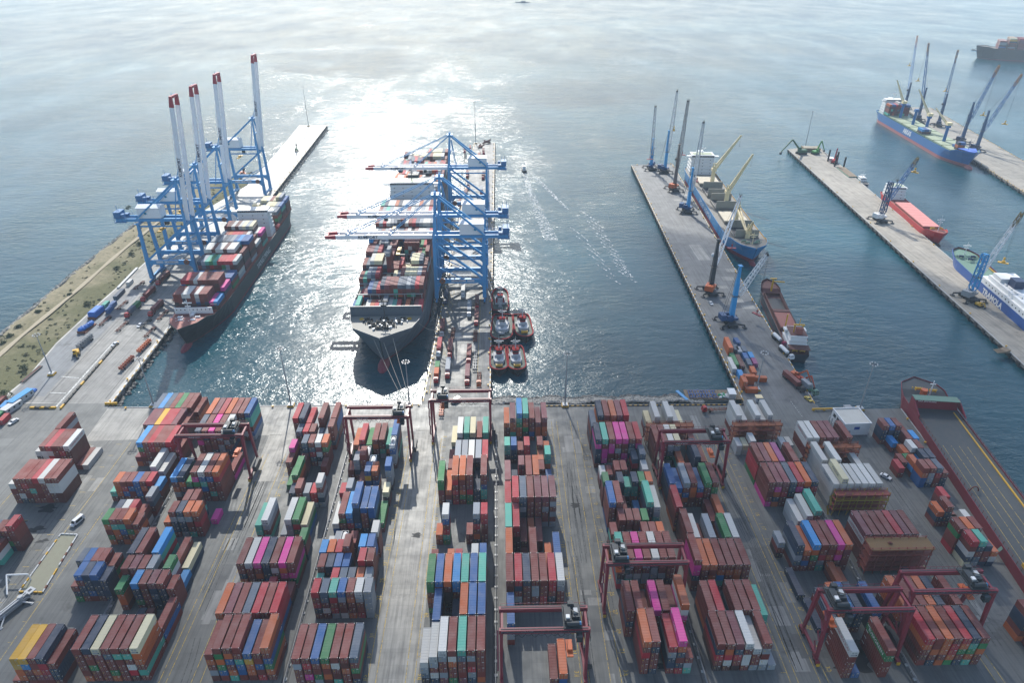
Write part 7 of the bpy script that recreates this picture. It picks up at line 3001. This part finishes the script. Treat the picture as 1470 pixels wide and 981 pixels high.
for yy in (-6.9, -4.2, 3.2, 4.7):
    m = MB()
    wheelset(m, 1.0, yy, .55, .5)
    m.build_each('wheel', M_BLACK, r)
for sx, sy in ((-1, -1), (1, -1), (-1, 1), (1, 1)):
    m = MB()
    m.beam((sx * 1.0, sy * 3, 1.4), (sx * 3.4, sy * 5.4 - 1, .35), .4)
    m.cbox((sx * 3.4, sy * 5.4 - 1, .15), (.9, .9, .3))
    m.build('outrigger', M_LGREY, r)
m = MB()
for k in range(4):
    m.beam((-.7 + k * .45, -5, 2.3 + .25 * (k % 2)), (-.7 + k * .45, 5.6, 2.4 + .25 * (k % 2)), .3, .35)
m.tube((0, 3.5, 1.8), (0, 3.5, 3.2), .8, 10)
m.box(-1.4, 1.4, 5.6, 8.2, 2.2, 2.5)
m.build('boom', M_LGREY, r)
m = MB()
m.box(-.5, .5, 6.3, 7.5, 2.502, 2.52)
m.build('opening', M_DARK, r)

# busbars: long guarded power rails between the lanes
def busbar(x0, y0, x1, y1, label):
    r = thing('power_rail', label, 'power rail', (0, 0, 0), 0, 'guarded power rails between stack lanes')
    m = MB()
    n = int(abs(y1 - y0) / 2.4)
    for k in range(n + 1):
        t = k / n
        m.box(x0 + (x1 - x0) * t - .08, x0 + (x1 - x0) * t + .08, y0 + (y1 - y0) * t - .08, y0 + (y1 - y0) * t + .08, 0, 1.5)
        if k % 2 == 0:
            m.box(x0 + (x1 - x0) * t - .5, x0 + (x1 - x0) * t + .5, y0 + (y1 - y0) * t - .4, y0 + (y1 - y0) * t + .4, 0, .35, 1)
    o = m.build('post', [M_GREY, M_LGREY], r)
    o['kind'] = 'stuff'
    m = MB()
    for z in (.7, 1.1, 1.5):
        m.beam((x0, y0, z), (x1, y1, z), .14, .1)
    m.build('rail', M_GREY, r)
    m = MB()
    m.beam((x0 + .9, y0, .012), (x1 + .9, y1, .012), .5, .012)
    m.beam((x0 - .9, y0, .012), (x1 - .9, y1, .012), .5, .012)
    m.build('groove', M_DARK, r)


busbar(-67.6, 126, -69.0, 247, 'power rail between the pink lane and the tank lane')
busbar(-2.4, 126, -2.2, 252, 'central power rail between the two middle lanes')
busbar(62.6, 126, 62.0, 222, 'power rail right of the upper pink containers')
busbar(127.6, 122, 129.4, 246, 'power rail left of the white refrigerated racks')
busbar(-134.6, 140, -137.6, 222, 'power rail between the two leftmost stack lanes')
# yellow portal stop beam and stops on the quay
for px, py, w_, lb in ((1190, 589, 17, 'long yellow steel beam lying at the quay corner by the white building'), (160, 581, 6, 'yellow barrier at the corner of the left basin'), (22, 0, 0, '')):
    if not w_:
        continue
    x, y = G(px, py)
    r = thing('barrier_beam', lb, 'barrier', (x, y, 0), .02)
    m = MB()
    m.box(-w_ / 2, w_ / 2, -.3, .3, .5, 1.2)
    m.build('beam', M_YEL, r)
    for k in range(4):
        m = MB()
        xx = -w_ / 2 + .6 + k * (w_ - 1.2) / 3
        m.box(xx - .5, xx + .5, -.6, .6, 0, .5)
        m.build('foot', M_YEL, r)
# black and yellow blocks along the white line
r = thing('block_row', 'row of black and yellow blocks along the white painted line', 'barrier')
m = MB()
A1, A2 = Vector(G(88, 585)), Vector(G(167, 494))
for k in range(16):
    p = A1.lerp(A2, k / 15)
    d = A2 - A1
    m.cbox((p.x + .6, p.y, .45), (3.2, .9, .9), math.atan2(d.y, d.x), 1 if k % 5 == 0 else 0)
m.build_each('block', [paint('block_dark', (.07, .065, .055), .8), M_YEL], r)
r = thing('block_row', 'short row of yellow and dark blocks across the root of the left pier', 'barrier')
m = MB()
for k in range(5):
    x, y = G(48 + k * 7, 586.5)
    m.cbox((x, y, .45), (3.2, .9, .9), 0, 1 if k % 2 == 0 else 0)
m.build_each('block', [paint('block_dark', (.07, .065, .055), .8), M_YEL], r)
# stone trailer beside the pavement
x, y = q1(212, 758)
chassis_pile(x, y, -.08, 'grey loaded trailer with block wall, near the gravel strip', M_GREY, 6, 13)
# low pale kerb wall behind the boxes
m = MB()
a, b_ = q1(440, 365), q1(575, 225)
m.beam((a[0], a[1], .5), (b_[0], b_[1], .5), 1.6, 1.0)
tag(m.build('kerb_wall', M_LGREY), 'low pale concrete kerb wall beside the grassy bank', 'wall')
m = MB()
a, b_ = G(30, 550), G(57, 527)
for k in range(3):
    m.beam((a[0] + k * .8, a[1], .5 + k * .1), (b_[0] + k * .8, b_[1], .5), .5, .5, k % 2)
tag(m.build('steel_beams', [M_DARK, M_RUST]), 'dark and rusty steel beams lying along the grassy bank', 'steel beams')
# traffic cone like white tarpaulin cone on a low container at the front right lane
m = MB()
m.tube((84.2, 136.5, 2.62), (84.2, 136.5, 6.6), 1.15, 4, 0, .12)
tag(m.build('wrapped_cone', M_WHITE), 'white pointed wrapped load on a low grey container', 'wrapped load')
# orange hose arm at the quay and the tip gear of the middle pier
x, y = G(1393, 716)
r = thing('loading_arm', 'red hose loading arm bent over the quay beside the barge', 'loading arm', (x, y, 0))
m = MB()
pv = Vector((-2.2, 0, 0))
for k in range(1, 11):
    a = math.pi * k / 10
    p = Vector((-2.2 * math.cos(a) * (1 if k < 9 else .9), 0, 6.4 * math.sin(a) ** .6 if 0 < k < 10 else 0))
    m.tube(pv, p, .28, 6, cap=False)
    pv = p
m.build('hose', M_RUST, r)
for px, py, lb, s in ((697, 206, 'dark winch machinery at the tip of the middle pier', 1.6), (690, 212, 'rusty fenders piled at the tip of the middle pier', 1.0)):
    x, y = G(px, py)
    r = thing('winch_gear', lb, 'winch', (x, y, 0))
    m = MB()
    for k in range(6):
        m.tube(((rnd() - .5) * 8 * s, (rnd() - .5) * 5, .9), ((rnd() - .5) * 8 * s + 1, (rnd() - .5) * 5 + 1.5, 1.2 + 2 * s * rnd()), .8, 7)
    m.build_each('drum', M_RUST, r)
for px, py, lb in ((1440, 505, 'brown heap of steel mats on the beige pier'),):
    x, y = G(px, py)
    m = MB()
    for k in range(5):
        m.cbox((k * .4 - 1, 0, .25 + k * .28), (7 - k * .6, 4, .26), .1 * k)
    tag(m.build('steel_mats', M_WOOD, None, (x, y, 0)), lb, 'steel mats')
# ------------------------------------------------------------------ lettering on container sides
def mark(x, y, tier, s, mat, size=1.5):
    best = min((c for c in CONTS if abs(c['z'] - tier * 2.605) < .4 and c['L'] > 8), key=lambda c: abs(c['x'] - x) + abs(c['y'] - y))
    best['text'] = (s, mat, size)


M_LN = paint('text_navy', hexc('1d2f5a'), .5, dirt=.05)
for x, y, t, s, mt, sz in [(118.2, 134, 3, 'EVERGREEN', M_LETTERW, 1.7), (106.2, 134, 4, 'HAMBURG SÜD', M_LETTERR, 1.4), (106.5, 176, 3, 'HAMBURG SÜD', M_LETTERR, 1.4), (132.8, 180.5, 3, 'HAMBURG SÜD', M_LETTERR, 1.4),
                          (134, 236.5, 4, 'HAMBURG SÜD', M_LETTERR, 1.4), (134, 236.5, 3, 'HAMBURG SÜD', M_LETTERR, 1.4), (132.8, 207.3, 3, 'MAERSK', M_LN, 1.6), (135.7, 207.3, 5, 'MAERSK', M_LN, 1.6), (132.8, 207.3, 4, 'SEALAND', M_LN, 1.3), (134.2, 222, 3, 'MAERSK', M_LN, 1.5), (134.2, 222, 2, 'SEALAND', M_LN, 1.4),
                          (-179.5, 217, 3, 'HAMBURG SÜD', M_LETTERR, 1.4), (-179.5, 217, 2, 'HAMBURG SÜD', M_LETTERR, 1.4), (-185.7, 237.3, 4, 'HAMBURG SÜD', M_LETTERR, 1.4), (-114.5, 216.5, 0, 'ONE', M_LETTERW, 1.9), (-114.5, 229.3, 0, 'ONE', M_LETTERW, 1.9),
                          (49.7, 149.7, 4, 'ONE', M_LETTERW, 1.7), (54.5, 136.5, 5, 'ONE', M_LETTERW, 1.7), (107.7, 208.7, 0, 'ONE', M_LETTERW, 1.7), (-113.4, 177.3, 0, 'CMA CGM', M_LETTERW, 1.4), (-140.8, 136.5, 4, 'CMA CGM', M_LETTERW, 1.2), (-73.5, 171.7, 1, 'ONE', M_LETTERW, 1.6)]:
    mark(x, y, t, s, mt, sz)
finish_containers()

# ------------------------------------------------------------------ clouds: broken cumulus above the port
def cloud_mat():
    t = NT('cloud_vapour')
    p = t.world()
    dif = t.n('ShaderNodeBsdfDiffuse')
    dif.inputs[0].default_value = (.9, .9, .9, 1)
    trl = t.n('ShaderNodeBsdfTranslucent')
    trl.inputs[0].default_value = (.9, .9, .9, 1)
    mx = t.n('ShaderNodeMixShader', i_0=.55)
    t.l(dif.outputs[0], mx.inputs[1])
    t.l(trl.outputs[0], mx.inputs[2])
    tr = t.n('ShaderNodeBsdfTransparent')
    # ragged rim: the vapour thins out towards the edge of the cloud
    gen = t.coord('Generated')
    vm = t.n('ShaderNodeVectorMath', operation='SUBTRACT')
    vm.inputs[1].default_value = (.5, .5, .5)
    t.l(gen, vm.inputs[0])
    fl = t.n('ShaderNodeVectorMath', operation='MULTIPLY')
    fl.inputs[1].default_value = (2, 2, 0)
    t.l(vm.outputs[0], fl.inputs[0])
    ln = t.n('ShaderNodeVectorMath', operation='LENGTH')
    t.l(fl.outputs[0], ln.inputs[0])
    nz = t.noise(p, .0065, 6, .62)
    ad = t.n('ShaderNodeMath', operation='MULTIPLY_ADD', i_1=3.2)
    t.l(nz, ad.inputs[0])
    inv = t.n('ShaderNodeMath', operation='SUBTRACT', i_0=-.42)
    t.l(ln.outputs['Value'], inv.inputs[1])
    t.l(inv.outputs[0], ad.inputs[2])
    fac = t.ramp(ad.outputs[0], .15, .95)
    m2 = t.n('ShaderNodeMixShader')
    out = t.t.nodes['Material Output']
    oi = t.n('ShaderNodeObjectInfo')
    sc_ = t.n('ShaderNodeMath', operation='MULTIPLY')
    t.l(oi.outputs['Alpha'], sc_.inputs[1])
    t.l(fac, sc_.inputs[0])
    t.l(sc_.outputs[0], m2.inputs[0])
    t.l(tr.outputs[0], m2.inputs[1])
    t.l(mx.outputs[0], m2.inputs[2])
    t.l(m2.outputs[0], out.inputs[0])
    return t.m


M_CLOUD = cloud_mat()
CLOUD_Z = 900.0
SHX, SHY = sun_dir.x / sun_dir.z * CLOUD_Z, sun_dir.y / sun_dir.z * CLOUD_Z


def cloud(gx, gy, rx, ry, label, dens=.85, h=60):
    """a flattened cumulus whose shade falls round (gx, gy) on the ground"""
    m = MB()
    n, k = 40, 12
    ph = [rnd() * 6.28 for _ in range(6)]
    vs = []
    for i in range(k + 1):
        th = math.pi * i / k
        for j in range(n):
            a = 2 * math.pi * j / n
            q = 1 + .16 * math.sin(2 * a + ph[0]) + .12 * math.sin(3 * a + ph[1]) + .09 * math.sin(5 * a + ph[2]) + .06 * math.sin(9 * a + ph[3])
            zz = math.cos(th)
            zz = zz * (1.0 if zz > 0 else .35)
            vs.append((rx * q * math.sin(th) ** .8 * math.cos(a), ry * q * math.sin(th) ** .8 * math.sin(a), h * zz * (1 + .25 * math.sin(4 * a + ph[4]) * math.sin(th))))
    fs = []
    for i in range(k):
        for j in range(n):
            fs.append((i * n + j, (i + 1) * n + j, (i + 1) * n + (j + 1) % n, i * n + (j + 1) % n))
    m.add(vs, fs)
    o = m.build('cloud', M_CLOUD, None, (gx + SHX, gy + SHY, CLOUD_Z), 0, True)
    o.color = (1, 1, 1, dens)          # how much of the light the vapour stops, used by its material
    tag(o, label, None, None, 'structure')


cloud(160, 290, 170, 270, 'broad cumulus cloud shading the right piers', .58)
cloud(-10, 90, 300, 95, 'cumulus cloud shading the nearest stacks', .5)
x, y = G(515, 84)
cloud(x, y, 230, 190, 'cumulus cloud over the outer roads', .8)
cloud(120, 1150, 150, 90, 'small ragged cloud over the outer roads', .6)
cloud(60, 1750, 900, 420, 'added thin veil of cloud dimming the glint on the outer roads', .45)  # unseen veil added to soften the harsh sun glint far out
cloud(150, 3300, 1700, 1150, 'broad bank of cloud over the far sea', .7)
cloud(-1050, 2150, 1000, 760, 'wide cumulus cloud over the sea to the left', .7)
cloud(-420, 900, 150, 60, 'small cumulus cloud over the left sea', .45)
cloud(900, 2700, 900, 600, 'large cumulus cloud far over the sea', .6)

# ------------------------------------------------------------------ haze
hz = NT('haze_air')
for n in list(hz.t.nodes):
    if n.type == 'BSDF_PRINCIPLED':
        hz.t.nodes.remove(n)
pv = hz.t.nodes.new('ShaderNodeVolumePrincipled')
pv.inputs['Color'].default_value = (.68, .85, 1.0, 1)
pv.inputs['Density'].default_value = 0.00012
pv.inputs['Anisotropy'].default_value = .1
hz.t.links.new(pv.outputs[0], hz.t.nodes['Material Output'].inputs['Volume'])
m = MB()
m.box(-9600, 9600, -9600, 9600, WATER_Z - 1, 215)
o = m.build('haze', hz.m)
tag(o, 'thin bluish sea haze over the whole port', None, None, 'stuff')
